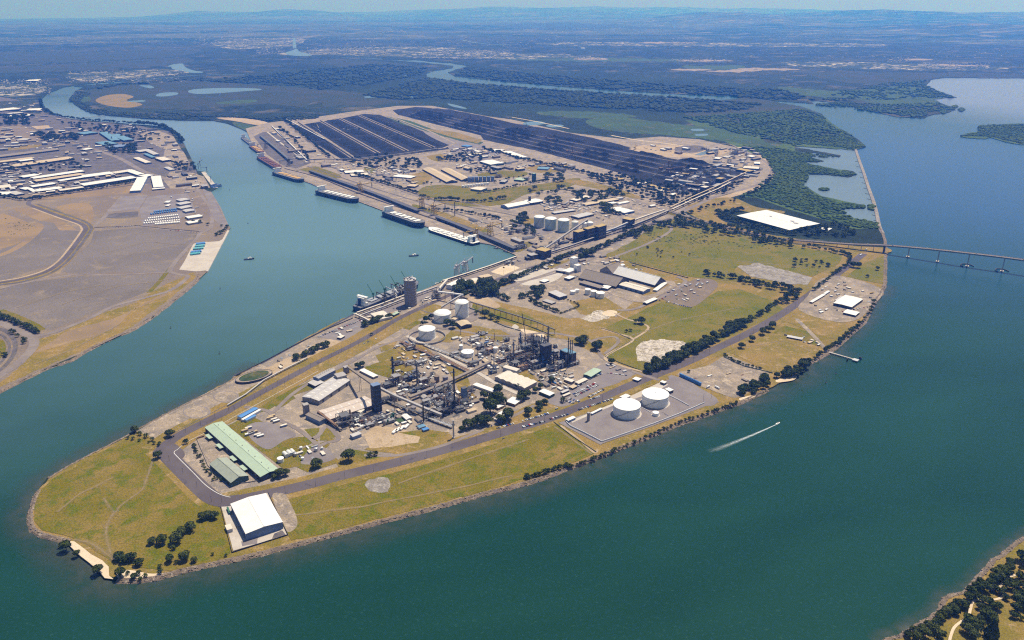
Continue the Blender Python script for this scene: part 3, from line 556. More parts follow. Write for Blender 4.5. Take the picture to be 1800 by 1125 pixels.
# grass parcels
for m, q in (('grass', "60,880 75,858 92,842 130,822 165,800 200,784 228,766 250,768 268,778 262,795 283,806 300,822 340,858 372,882 385,892 392,912 400,940 405,972 380,986 330,995 300,1003 250,998 210,990 195,985 170,970 150,955 125,944 100,938 74,932 60,915"),
             ('grass', "478,874 540,860 600,845 700,820 800,794 880,770 965,744 985,750 1020,775 1045,797 1000,815 900,848 840,866 760,886 700,903 650,915 560,940 512,950 502,930"),
             ('lush_grass', "1063,576 1095,562 1130,545 1165,530 1215,540 1262,512 1300,508 1350,526 1382,545 1330,570 1290,588 1250,606 1200,630 1130,655 1120,648 1062,627 1112,598 1085,585"),
             ('lush_grass', "1062,450 1110,425 1160,388 1180,385 1240,396 1300,412 1400,432 1480,448 1476,462 1430,486 1400,480 1300,465 1290,478 1350,500 1390,508 1300,495 1210,486 1150,470 1100,458"),
             ('dry_grass', "1130,425 1180,405 1260,415 1300,430 1290,450 1240,460 1180,455 1140,440"), ('dry_grass', "1150,400 1200,400 1250,410 1200,412"),
             ('lush_grass', "1486,488 1520,462 1556,448 1556,500 1547,498 1500,489"), ('dry_grass', "1385,566 1405,545 1470,568 1485,580 1478,598 1440,590"), ('grass', "1360,585 1380,572 1480,600 1462,612 1420,605"),
             ('dry_grass', "1285,620 1340,598 1370,582 1440,610 1430,628 1412,640 1380,655 1350,652"), ('dry_grass', "1040,805 1150,760 1260,715 1350,680 1345,672 1250,706 1180,738 1100,770 1048,790"),
             ('dry_grass', "826,548 832,526 862,528 940,545 1000,560 1080,556 1110,590 1060,625 1040,605 1000,598 960,592 905,575 870,566"), ('grass', "828,545 835,526 860,525 880,540 930,556 960,570 905,570"),
             ('dry_grass', "770,600 800,575 830,572 880,580 900,590 880,600 820,590 790,602"), ('dry_grass', "870,490 920,470 940,480 900,500 880,505"), ('dry_grass', "1000,530 1060,520 1100,545 1060,560 1020,552"), ('dry_grass', "950,470 1000,455 1010,470 970,480"),
             ('grass', "700,575 730,562 745,566 720,580"), ('dry_grass', "660,625 700,610 745,605 760,620 710,640 670,640"), ('grass', "640,645 700,628 720,640 740,660 690,665 650,655"), ('dry_grass', "665,605 700,598 690,612 670,618"),
             ('grass', "420,735 460,712 500,690 560,662 580,660 560,680 500,700 480,716 450,728"), ('grass', "400,748 440,730 470,745 500,760 520,790 560,780 590,770 570,790 600,812 540,830 520,820 498,824"),
             ('lush_grass', "535,755 562,752 560,762 548,768"), ('lush_grass', "562,760 575,752 592,766 580,774 562,774"), ('grass', "490,775 545,765 560,775 520,790 495,792"), ('dry_grass', "640,790 700,798 780,780 800,772 790,762 720,770 660,780"), ('grass', "620,790 680,800 740,790 700,806 640,820 600,828 590,812"),
             ('bare_earth', "640,765 660,748 700,752 740,765 735,778 690,785 650,788"), ('grass', "700,760 750,755 790,760 760,772"), ('grass', "480,700 510,690 520,700 495,715 470,712"), ('dry_grass', "560,668 610,640 625,650 590,670"), ('dry_grass', "862,740 900,725 930,712 990,690 1010,700 960,720 900,745"),
             ('dry_grass', "900,640 930,650 950,672 930,668 905,655"), ('dry_grass', "780,640 820,655 830,690 845,705 810,700 800,670"), ('bare_earth', "640,560 700,545 690,552 650,565")):
    S('grass_field', m, 5 if 'lush' in m else 4, q, 'n')
# bare patches
for m, q in (('grey_rubble', "641,852 648,843 665,838 682,840 686,850 682,864 665,866 650,863"), ('rubble', "1120,608 1130,600 1160,596 1200,600 1212,606 1195,618 1170,628 1140,637 1120,634 1118,620"), ('rubble', "1020,560 1050,545 1080,548 1070,560 1040,566"), ('pale_sand', "1058,552 1070,545 1085,548 1078,556"),
             ('dusty_yard', "478,872 500,868 508,880 520,905 522,925 508,935 500,925"), ('grey_rubble', "1296,468 1330,462 1380,475 1428,488 1420,500 1380,498 1320,486"), ('concrete', "905,478 960,470 990,480 970,496 930,502 905,495"), 
             ('gravel', "535,800 556,782 575,790 590,805 560,815 530,815"), ('gravel', "435,748 470,742 520,762 498,775 470,790 440,770"), ('dusty_yard', "358,785 385,768 410,790 435,830 405,845 360,800"), ('reclaimed', "1160,515 1230,490 1262,498 1245,520 1215,540 1175,530"),
             ('dusty_yard', "1245,642 1275,625 1300,632 1350,655 1345,668 1300,698 1262,690 1190,658"), ('gravel', "1185,660 1245,690 1262,705 1240,712 1180,672"), ('dusty_yard', "1440,492 1480,485 1545,505 1550,520 1530,540 1510,560 1470,566 1405,545 1420,520"),
             ('bare_earth', "820,525 850,520 880,538 860,540"), ('pale_sand', "915,578 950,585 960,592 930,590"), ('gravel', "1030,660 1060,640 1100,648 1110,662 1060,682 1010,690"), ('gravel', "965,700 1040,660 1060,678 1000,712 975,712"),
             ('old_asphalt', "820,540 840,548 838,562 800,572 790,565"), ('concrete', "900,575 905,570 912,575 905,580")):
    S('bare_patch', m, 6, q, 'N' if 'rubble' in m else 'sN')
S('sandy_beach', 'pale_sand', 3, "122,951 130,951 145,962 160,974 180,985 191,996 192,1012 200,1018 184,1016 172,1002 158,990 140,976 121,958", 'n')
for q, wd_ in (("182,875 200,900 210,890", 4), ("200,900 187,928 190,958 200,985", 5), ("130,948 160,955 185,972 200,985", 5), ("100,900 140,868 200,838", 4), ("210,890 250,860 272,800", 4), ("520,905 640,890 780,862 900,836", 3), ("700,850 800,815 930,772", 3), ("975,750 1010,775 1040,798", 4), ("1085,598 1180,566 1300,540", 3), ("1120,440 1230,452 1420,470", 3), ("60,640 130,612 210,570", 4), ("110,535 200,505 300,490", 4), ("180,445 260,425 330,430", 4), ("30,540 120,512 180,500", 5), ("1300,610 1380,600 1430,620", 3)):
    for sg in (-1, 1): fade_ribbon('worn_track', 'worn_grass', smooth_line(rough_line(P(q), 1.5, False, 30), False, 5), 1, wd_, ZG + .80 + .01 * sg, sg); S('sandy_beach', 'pale_sand', 3, "206,1004 230,1002 262,1008 290,1008 270,1016 230,1018 208,1016", 'sn')
fade_ribbon('muddy_shoal', 'shallows', smooth_line(P("90,944 104,953 119,962 140,980 158,993 171,1005 186,1019"), False, 4), 3, [8, 14, 20, 26, 30, 32, 34, 34, 34, 32, 30, 28, 26, 24, 22, 20, 18, 16, 14, 13, 12, 11, 10, 9, 8], .11, -1); S('sandy_beach', 'pale_sand', 3, "1300,700 1326,694 1325,698 1305,704", 's'); S('sandy_beach', 'pale_sand', 3, "1364,668 1380,664 1400,660 1395,668 1368,672", 's')
# works roads
for w_, m, q in ((9, 'old_asphalt', "480,725 500,705 520,688 560,664 610,640 660,612 690,600 715,585"), (9, 'old_asphalt', "430,715 470,722 485,735 520,752 545,770 560,782 575,778 595,772 590,762 575,748 560,765 550,772"), (10, 'old_asphalt', "690,600 720,592 735,582 760,576 800,580 850,588 900,590 960,585 1000,590 1040,600 1060,628 1100,648 1140,662 1160,668"),
                 (10, 'concrete', "715,590 760,612 800,635 840,655 880,678 930,700"), (8, 'old_asphalt', "1040,600 1055,594 1080,592 1087,600 1078,610 1062,622"), (8, 'old_asphalt', "640,800 700,800 760,788 800,775 850,755"), (9, 'old_asphalt', "880,500 940,490 1000,472 1040,455 1060,450"), 
                 (11, 'old_asphalt', "830,506 880,508 930,492 1000,468"), (7, 'bare_earth', "1058,578 1085,586 1112,598 1064,627 1090,642 1130,653"), (6, 'bare_earth', "1110,598 1140,575 1100,560 1080,550"), (5, 'bare_earth', "1100,470 1160,495 1200,505"), (8, 'old_asphalt', "850,735 880,738 900,732 940,712"), (5, 'bare_earth', "985,748 1015,770 1044,795 1050,790"),
                 (12, 'old_asphalt', "1160,392 1180,400 1170,412 1130,432 1070,455 1050,462"), (11, 'yard', "1400,560 1430,590 1450,612 1455,620")):
    ribbon('works_road' if m != 'bare_earth' else 'dirt_track', m, 7, q, w_)
ribbon('footpath', 'pale_sand', 4, "1668,1130 1676,1105 1690,1092 1702,1084 1706,1070 1712,1056 1730,1054 1752,1053 1763,1048 1762,1040 1757,1036 1762,1026 1775,1014 1800,1008 1850,1006", 3.4)
S('park_lawn', 'grass', 2, "1640,1110 1655,1095 1690,1075 1730,1050 1735,1035 1700,1060 1660,1085", 'sn'); S('park_lawn', 'grass', 2, "1720,1045 1755,1030 1748,1045 1725,1052", 's')
# tank farm pad
S('tank_farm_pad', 'gravel', 6, "982,743 1130,694 1160,672 1200,660 1262,706 1240,714 1160,742 1070,772 1056,782")
S('tank_farm_apron', 'concrete', 7, "992,744 1100,700 1160,672 1175,676 1150,690 1080,712 1040,728 1004,744"); ribbon('perimeter_road', 'gravel', 7, "1000,742 1057,778 1150,745 1232,714 1262,705", 9, False)
# warehouse apron
S('warehouse_apron', 'concrete', 6, "389,890 404,884 470,866 505,940 410,968"); S('dark_pad', 'dark_yard', 7, "482,938 496,932 503,941 478,947", 'n'); S('dark_pad', 'gravel', 7, "424,952 455,942 452,956 426,960", 'n')
S('warehouse_apron', 'dusty_yard', 6, "1060,512 1090,508 1132,520 1150,516 1178,500 1160,492 1185,494 1190,502 1135,532 1110,530"); ribbon('works_road', 'old_asphalt', 7, "1085,545 1115,543 1150,528 1190,507 1205,494 1190,486", 11)
ribbon('rail_band', 'old_asphalt', 5, "780,506 850,482 905,464 950,448 1010,431 1060,416 1110,400 1160,386", 34); ribbon('rail_band', 'yard', 4, "770,520 850,496 905,478 950,462 1010,444 1060,428 1110,410 1160,392", 70)
S('sand_stockpile', 'pale_sand', 6, "862,478 880,469 898,464 914,471 884,484", '')
# shallow water along the south shore
outer = TIP[8:] + EAST[:6]
fade_ribbon('shallow_water', 'shallows', rough_line(outer, 1.0, False, 14), 4, 75, .05, -1)
fade_ribbon('shallow_water', 'shallows', rough_line(PLANT_WHARF[10:] + TIP[:9], 1.0, False, 14), 4, 50, .07, -1); fade_ribbon('shallow_water', 'shallows', rough_line(EAST[5:13], 1.0, False, 14), 4, 45, .09, -1)
fade_ribbon('shallow_water', 'shallows', rough_line(PARK[:-14], .6, False, 14), 3, 22, .06, 1)
# rock revetments: a sloping bank of boulders
def revetment(pts, wd, side, n_rock, z0=ZG + .9, seed=1):
    W = [at(p[0], p[1]) for p in rough_line(pts, .6, False, 5)]; mb = MB(); rnd = random.Random(seed)
    rows = []
    for i, p in enumerate(W):
        a = W[max(0, i - 1)]; b = W[min(len(W) - 1, i + 1)]; d = (b - a).normalized(); s_ = Vector((-d.y, d.x, 0)) * side
        rows.append([(p - s_ * wd * .75) + Vector((0, 0, .35)), p - s_ * wd * .3 + Vector((0, 0, .9 + rnd.random() * .5)), p + s_ * wd * (.2 + rnd.random() * .15) + Vector((0, 0, -1.2 + rnd.random() * .6)), Vector((p.x, p.y, -.6)) + s_ * wd * (.55 + rnd.random() * .3)])
    for i in range(len(W) - 1):
        for q in range(3):
            f = (rows[i][q], rows[i + 1][q], rows[i + 1][q + 1], rows[i][q + 1]); mb.quad(*(f if side > 0 else f[::-1]))
    o = mb.build('rock_bank', 'rock'); o['kind'] = 'structure'
    return W, rows
ico = []
def rock_variants(n=4):
    out = []
    for k in range(n):
        r = np.random.default_rng(k); bv = np.array([(1, 0, 0), (0, 1, 0), (-1, 0, 0), (0, -1, 0), (.1, .1, 1), (.6, .6, .6), (-.6, .5, .7)][:5] + [(0, 0, -.4)], float) * (1 + .5 * (r.random((6, 3)) - .5))
        bf = np.array([(0, 1, 4), (1, 2, 4), (2, 3, 4), (3, 0, 4), (1, 0, 5), (2, 1, 5), (3, 2, 5), (0, 3, 5)]); out.append((bv, bf))
    return out
ROCKS = rock_variants(); rocks = []
for q, wd, sd_, dn in ((TIP[:9], 7, -1, 1.2), (TIP[15:], 7, -1, 1.2), (EAST[3:18], 8, -1, .8), (PLANT_WHARF[10:], 6, -1, .6), (LEFT_BANK[1:15], 7, -1, .4), (PARK[2:-12], 6, 1, 1.0)):
    W, rows = revetment(q, wd, sd_, 0)
    for i in range(len(W) - 1):
        L = (W[i + 1] - W[i]).length
        for k in range(int(L * dn)):
            t = random.random(); e = random.random() * 2.9; j = int(e); e -= j
            a = rows[i][j].lerp(rows[i + 1][j], t); b = rows[i][min(3, j + 1)].lerp(rows[i + 1][min(3, j + 1)], t); p = a.lerp(b, e)
            s_ = .5 + random.random() ** 2 * 1.5; rocks.append((p.x, p.y, p.z, s_, s_ * .7, random.random() * 6, random.randrange(4)))
scatter_mesh('boulders', ROCKS, rocks, 'boulder')
for pts, sc in ((TIP[1:9], 2.0), (P("640,852 665,838 686,850 668,866"), 1.5)):
    pass
# quay faces
def quay(pts, side, h=ZG + .35, depth=7, mat='dark_wall', name='quay_wall'):
    W = [at(*p) for p in pts]; mb = MB()
    for i in range(len(W) - 1):
        a, b = W[i].copy(), W[i + 1].copy(); d = (b - a).normalized(); s_ = Vector((-d.y, d.x, 0)) * side
        for o_ in (0,):
            A, B = a + s_ * 2.5, b + s_ * 2.5; k = [A, B, b - s_ * depth, a - s_ * depth]
            mb.prism([(q.x, q.y) for q in k], -1.5, h)
    o = mb.build(name, mat); o['kind'] = 'structure'; return o
quay(P("447,256 470,286 520,311 557,327 630,352 675,369 745,396 800,413 842,426 872,431"), -1, mat='old_asphalt'); quay(P("850,472 800,487 775,495"), -1, mat='concrete'); quay(P("740,512 690,527 655,540 622,552"), -1, mat='concrete')
quay(P("622,552 575,577 525,603 457,640 412,660"), -1, depth=4, mat='dark_wall'); quay(P("364,477 402,405"), -1, mat='concrete', depth=5); quay(P("400,395 387,365 370,337"), -1, mat='old_asphalt', depth=4); quay(P("382,330 360,302"), -1, mat='concrete', depth=16)
# ------------------------------------------------------------------ builders
ZB = ZG + .45
FOOT = []                                    # (x, y, radius) already taken
def taken(x, y, r): return any((x - a) ** 2 + (y - b) ** 2 < (r + c) ** 2 for a, b, c in FOOT)
def ang(u0, v0, u1, v1): d = at(u1, v1) - at(u0, v0); return math.atan2(d.y, d.x)
def shed(label, pts, h, rise, roof, wall, name='warehouse', cat='building', group=None, ridge=None, bays=1, doors=0, vents=0, skylights=0, over=.5, detail=True):
    """pts: eave corners A, B, C of the roof in the photo (A-B one side, B-C the next). Ridge runs along the longer side unless ridge=0 (A-B) / 1 (B-C)"""
    q = P(pts); A, B, C = (at(u, v, ZB + h) for u, v in q[:3])
    e1 = B - A; e2 = C - B; L1, L2 = e1.length, e2.length
    n1 = e1.normalized(); e2n = (e2 - n1 * e2.dot(n1)).normalized(); L2 = abs(e2.dot(e2n)) or 1
    ctr = A + n1 * L1 / 2 + e2n * L2 / 2
    if ridge is None: ridge = 0 if L1 >= L2 else 1
    ax, L, Wd = (n1, L1, L2) if ridge == 0 else (e2n, L2, L1)
    rz = math.atan2(ax.y, ax.x)
    root = thing(name, label, cat, (ctr.x, ctr.y, ZB - .3), rz, group)
    FOOT.append((ctr.x, ctr.y, max(L, Wd) * .42))
    if max(L, Wd) > 2.2 * min(L, Wd):
        for s_ in (-1, 1): p = ctr + ax * s_ * L * .33; FOOT.append((p.x, p.y, min(L, Wd) * .6))
    h += .3; mb = MB(); l2, w2 = L / 2, Wd / 2; bw = Wd / bays
    for k in range(bays):
        y0, y1 = -w2 + k * bw, -w2 + (k + 1) * bw; ym = (y0 + y1) / 2
        for sx in (-1, 1):
            pr = [(sx * l2, y0, 0), (sx * l2, y1, 0), (sx * l2, y1, h), (sx * l2, ym, h + rise), (sx * l2, y0, h)]
            mb.quad(*(pr if sx > 0 else pr[::-1]))
    for sy in (-1, 1):
        pr = [(-l2, sy * w2, 0), (l2, sy * w2, 0), (l2, sy * w2, h), (-l2, sy * w2, h)]; mb.quad(*(pr if sy < 0 else pr[::-1]))
    mb.build('wall', wall, root)
    mb = MB(); th = .35; o_ = over
    for k in range(bays):
        y0, y1 = -w2 + k * bw - (o_ if k == 0 else 0), -w2 + (k + 1) * bw + (o_ if k == bays - 1 else 0); ym = -w2 + (k + .5) * bw
        for ya, yb in ((y0, ym), (ym, y1)):
            za = h + .05 if ya != ym else h + rise + .05; zb = h + rise + .05 if yb == ym else h + .05
            t_ = [(-l2 - o_, ya, za), (l2 + o_, ya, za), (l2 + o_, yb, zb), (-l2 - o_, yb, zb)]
            k0 = len(mb.v); mb.v += t_ + [(x, y, z + th) for x, y, z in t_]
            for f in ((3, 2, 1, 0), (4, 5, 6, 7), (0, 1, 5, 4), (1, 2, 6, 5), (2, 3, 7, 6), (3, 0, 4, 7)): mb.f.append(tuple(k0 + i for i in f)); mb.m.append(0)
    rf = mb.build('roof', roof, root)
    if detail and rise > 1.2 and L > 40 and bays == 1:
        c_ = MB(); c_.box(0, 0, h + rise + .2, L, 1.4, .6); c_.build('ridge_cap', roof, rf)
    for k in range(vents):
        v_ = MB(); x = -l2 + L * (k + .5) / vents; v_.rod((x, w2 * .25, h + rise * .75), (x, w2 * .25, h + rise * .75 + 1.6), .9, n=8); v_.build('roof_vent', 'grey_wall', rf)
    for k in range(skylights):
        for s_ in (-1, 1):
            v_ = MB(); x = -l2 + L * (k + .5) / skylights
            yy0, yy1 = s_ * w2 * .25, s_ * w2 * .85; z0, z1 = h + rise * (1 - .25) + .44, h + rise * (1 - .85) + .44
            pq = [(x - .8, yy0, z0), (x + .8, yy0, z0), (x + .8, yy1, z1), (x - .8, yy1, z1)]; v_.quad(*(pq if s_ > 0 else pq[::-1])); v_.build('skylight', 'white_roof' if 'white' not in roof else 'light_grey_roof', rf)
    for k in range(doors):                   # roller doors on the camera-facing long side and end
        for sy in (-1,) if math.cos(rz) > 0 else (1,):
            v_ = MB(); x = -l2 + L * (k + .5) / doors; v_.box(x, sy * (w2 + .06), 0, min(5.5, L / doors * .6), .2, h * .72); v_.build('roller_door', 'dark_wall' if 'dark' not in wall else 'grey_wall', root)
    return root
def flat_block(label, u, v, sx, sy, h, rz, roof, wall, name='hut', cat='hut', group=None, parent=None, z=None, win=True):
    p = at(u, v); root = thing(name, label, cat, (p.x, p.y, ZG if z is None else z), rz, group); FOOT.append((p.x, p.y, max(sx, sy) * .45))
    m = MB(); m.box(0, 0, 0, sx, sy, h); m.build('wall', wall, root)
    m = MB(); m.box(0, 0, h, sx + .5, sy + .5, .3); m.build('roof', roof, root)
    if win:
        m = MB()
        for s_ in (-1, 1): m.box(0, s_ * (sy / 2 + .05), h * .35, sx * .8, .12, h * .3)
        m.build('window_band', 'glass', root)
    return root
def tank(label, u, v, r_px, dv, mat='tank_white', roof=0, name='storage_tank', group=None, rings=True, base=None, rise=None, r_m=None, top_mat=None, stair=True, cat='tank'):
    """u, v: centre of the top as seen in the photo; dv: rows from the top down to the base"""
    p0 = at(u, v + dv); r = r_m or r_px * mpp(u, v + dv); h = ztop(u, v + dv, v); root = thing(name, label, cat, (p0.x, p0.y, ZB - .1), 0, group); FOOT.append((p0.x, p0.y, r * 1.15))
    n = 40 if r_px > 10 else 20; m = MB(); m.lathe(0, 0, [(r, -.3), (r, h)], n); m.build('shell', mat, root, False)
    o = root.children[0]; 
    m = MB(); rs = rise if rise is not None else r * .12
    if roof == 0: m.lathe(0, 0, [(r + .3, h), (r + .3, h + .25), (r * .6, h + rs * .6), (.5, h + rs)], n)
    else: m.lathe(0, 0, [(r + .3, h), (r + .3, h + .3), (r * .8, h + rs * .55), (r * .4, h + rs * .9), (.3, h + rs)], n)
    m.build('tank_roof', top_mat or mat, root)
    if rings and r_px > 6:
        m = MB()
        for k in (.35, .68, .98): m.lathe(0, 0, [(r + .02, h * k - .12), (r + .16, h * k - .12), (r + .16, h * k + .12), (r + .02, h * k + .12)], n)
        m.build('stiffener_ring', mat, root)
    if stair and r_px > 6:
        m = MB()
        for k in range(14):
            a = -2.6 + k * .09; m.box((r + .6) * math.cos(a), (r + .6) * math.sin(a), h * k / 14, 1.3, 1.3, h / 14, a)
        m.build('stair', 'galvanised', root)
        m = MB(); m.lathe(0, 0, [(.7, h + rs * .8), (.7, h + rs + 1.2)], 8); m.build('roof_vent', 'galvanised', root)
    if base: m = MB(); m.lathe(0, 0, [(r + base, -.4), (r + base, .35), (r, .36)], n); m.build('base_slab', 'concrete', root)
    return root
def chimney(label, u, vb, vt, w_px, mat='steel', taper=.7, name='chimney', group=None, deck=0, base_w=1.0, guy=False, cat='chimney', w_m=None):
    p = at(u, vb); h = ztop(u, vb, vt); r = (w_m or w_px * 1.35 * mpp(u, vb)) / 2; root = thing(name, label, cat, (p.x, p.y, ZG), 0, group)
    m = MB(); m.lathe(0, 0, [(r * 1.25, 0), (r * 1.05, h * .06), (r, h * .1), (r * taper, h)], 12); m.build('shaft', mat, root)
    m = MB(); m.lathe(0, 0, [(r * 2.0 * base_w, 0), (r * 1.9 * base_w, 2.2)], 12); m.build('footing', 'concrete', root)
    for k in range(deck):
        z = h * (k + 1.2) / (deck + .6); m = MB(); m.lathe(0, 0, [(r * .9, z), (r * 2.1, z), (r * 2.1, z + .3), (r * .9, z + .3)], 10); m.build('platform', 'dark_steel', root)
    if guy:
        m = MB()
        for a in (0, 2.1, 4.2): m.bar((0, 0, h * .85), (h * .3 * math.cos(a), h * .3 * math.sin(a), 0), .25)
        m.build('guy_wire', 'steel', root)
    return root
def trestle(mb, x, y, z, w, s=.5, ground=0.0):
    for i in (-1, 1): mb.bar((x - w * .2, y + i * w * .5, ground), (x, y + i * w * .35, z), s)
    mb.bar((x, y - w * .4, z * .55), (x, y + w * .4, z * .55), s * .7); mb.bar((x, y - w * .35, z * .95), (x, y + w * .35, z * .95), s)
def gallery(label, pts, w_, h_, mat='grey_roof', leg='steel', step=22, name='conveyor', cat='conveyor', group=None, open_=False, roofm=None):
    """pts: u,v,z with z the height of the underside over the ground"""
    q = P(pts); W = [at(a, b, ZG + c) for a, b, c in q]; root = thing(name, label, cat, (W[0].x, W[0].y, ZG), 0, group); o = W[0].copy(); o.z = ZG
    m = MB(); r_ = MB()
    for i in range(len(W) - 1):
        a, b = W[i] - o, W[i + 1] - o; up = Vector((0, 0, h_ / 2))
        if open_:
            m.bar(a, b, w_, .5); d = (b - a); L = d.length; dn = d.normalized(); sd_ = dn.cross(Vector((0, 0, 1))).normalized() * w_ / 2
            for s_ in (-1, 1):
                m.bar(a + sd_ * s_ + up * 2, b + sd_ * s_ + up * 2, .35); k = max(2, int(L / 6))
                for j in range(k): m.bar(a + d * (j / k) + sd_ * s_ + up * (2 * (j % 2)), a + d * ((j + 1) / k) + sd_ * s_ + up * (2 * ((j + 1) % 2)), .28)
        else:
            m.bar(a + up, b + up, w_, h_); r_.bar(a + up * 2 + Vector((0, 0, .2)), b + up * 2 + Vector((0, 0, .2)), w_ + .6, .3)
        L = (b - a).length; k = max(1, int(L / step)); yaw = math.atan2(b.y - a.y, b.x - a.x)
        for j in range(k if i < len(W) - 2 else k + 1):
            p = a.lerp(b, j / k)
            if p.z < 2.5: continue
            t = MB()
            c, s_ = math.cos(yaw), math.sin(yaw); t0 = MB(); trestle(t0, 0, 0, p.z, w_, .55)
            t.v = [(x * c - y * s_ + p.x, x * s_ + y * c + p.y, z) for x, y, z in t0.v]; t.f = t0.f; t.m = t0.m; t.build('trestle', leg, root)
    m.build('gallery', mat, root)
    if not open_: r_.build('gallery_roof', roofm or mat, root)
    return root
def process_unit(label, u, v, w_, d_, h, seed, cols=3, frame='steel', accent=None, name='process_unit', group=None, rz=None, vessels=5, levels=None, deck_roof=None):
    """steelwork with floors, columns, vessels and pipes"""
    rnd = random.Random(seed); p = at(u, v); rz = AX if rz is None else rz; root = thing(name, label, 'process plant', (p.x, p.y, ZG), rz, group); FOOT.append((p.x, p.y, max(w_, d_) * .5))
    levels = levels or max(2, int(h / 8)); nx, ny = max(1, int(w_ / 9)), max(1, int(d_ / 9)); m = MB()
    for i in range(nx + 1):
        for j in range(ny + 1):
            x, y = -w_ / 2 + w_ * i / nx, -d_ / 2 + d_ * j / ny; m.box(x, y, 0, .7, .7, h * (1 if (i + j) % 3 else .8))
    for k in range(1, levels + 1):
        z = h * k / levels
        for i in range(nx + 1): x = -w_ / 2 + w_ * i / nx; m.bar((x, -d_ / 2, z), (x, d_ / 2, z), .45)
        for j in range(ny + 1): y = -d_ / 2 + d_ * j / ny; m.bar((-w_ / 2, y, z), (w_ / 2, y, z), .45)
    for k in range(levels):
        for s_ in (-1, 1): m.bar((-w_ / 2, s_ * d_ / 2, h * k / levels), (w_ / 2 if nx == 1 else -w_ / 2 + w_ / nx, s_ * d_ / 2, h * (k + 1) / levels), .3)
    m.build('steel_frame', frame, root)
    for k in range(levels):
        z = h * (k + 1) / levels; m = MB(); fx, fy = rnd.uniform(.5, 1), rnd.uniform(.5, 1); m.box((rnd.random() - .5) * w_ * (1 - fx), (rnd.random() - .5) * d_ * (1 - fy), z + .25, w_ * fx, d_ * fy, .25)
        m.build('floor_deck', rnd.choice(['steel', 'grey_wall', 'dark_steel', frame]) if not (deck_roof and k == levels - 1) else deck_roof, root)
    mats = ['galvanised', 'steel', 'tank_cream', 'rusty_steel', 'concrete_silo'] + ([accent] * 3 if accent else [])
    for k in range(cols):
        x, y = rnd.uniform(-.55, .55) * w_, rnd.uniform(-.6, .6) * d_; r = rnd.uniform(.9, 1.9); hh = h * rnd.uniform(.8, 1.35); m = MB()
        m.lathe(x, y, [(r, 0), (r, hh * .93), (r * .6, hh), (r * .2, hh + .4)], 10)
        for z in (.4, .7): m.lathe(x, y, [(r, hh * z), (r * 1.8, hh * z), (r * 1.8, hh * z + .25), (r, hh * z + .25)], 8)
        m.build('column', rnd.choice(mats), root)
    for k in range(vessels):
        a = rnd.random() < .6; x, y = rnd.uniform(-.65, .65) * w_, rnd.uniform(-.7, .7) * d_; r = rnd.uniform(1.1, 2.4); L = rnd.uniform(5, 11); z = r + .8 + (h / levels * rnd.randrange(0, levels) if rnd.random() < .5 else 0); m = MB()
        if a: m.rod((x - L / 2, y, z), (x + L / 2, y, z), r, n=10); m.box(x - L * .3, y, z - r - .8, .6, r * 1.6, 1.2); m.box(x + L * .3, y, z - r - .8, .6, r * 1.6, 1.2)
        else: m.lathe(x, y, [(r, z - r), (r, z + L * .7), (r * .5, z + L * .7 + 1)], 10)
        m.build('vessel', rnd.choice(mats), root)
    m = MB()
    for k in range(9 + int(w_ / 2)):
        y = rnd.uniform(-.7, .7) * d_; z = rnd.uniform(1.5, h * .9); r = rnd.uniform(.2, .45)
        if k % 2: m.rod((-w_ * rnd.uniform(.3, .75), y, z), (w_ * rnd.uniform(.3, .75), y, z), r, n=5, cap=False)
        else: x = rnd.uniform(-.6, .6) * w_; m.rod((x, -d_ * rnd.uniform(.3, .75), z), (x, d_ * rnd.uniform(.3, .75), z), r, n=5, cap=False); m.rod((x, y, 0), (x, y, z), r, n=5, cap=False)
    m.build('pipework', rnd.choice(['galvanised', 'steel', 'tank_cream']), root)
    return root
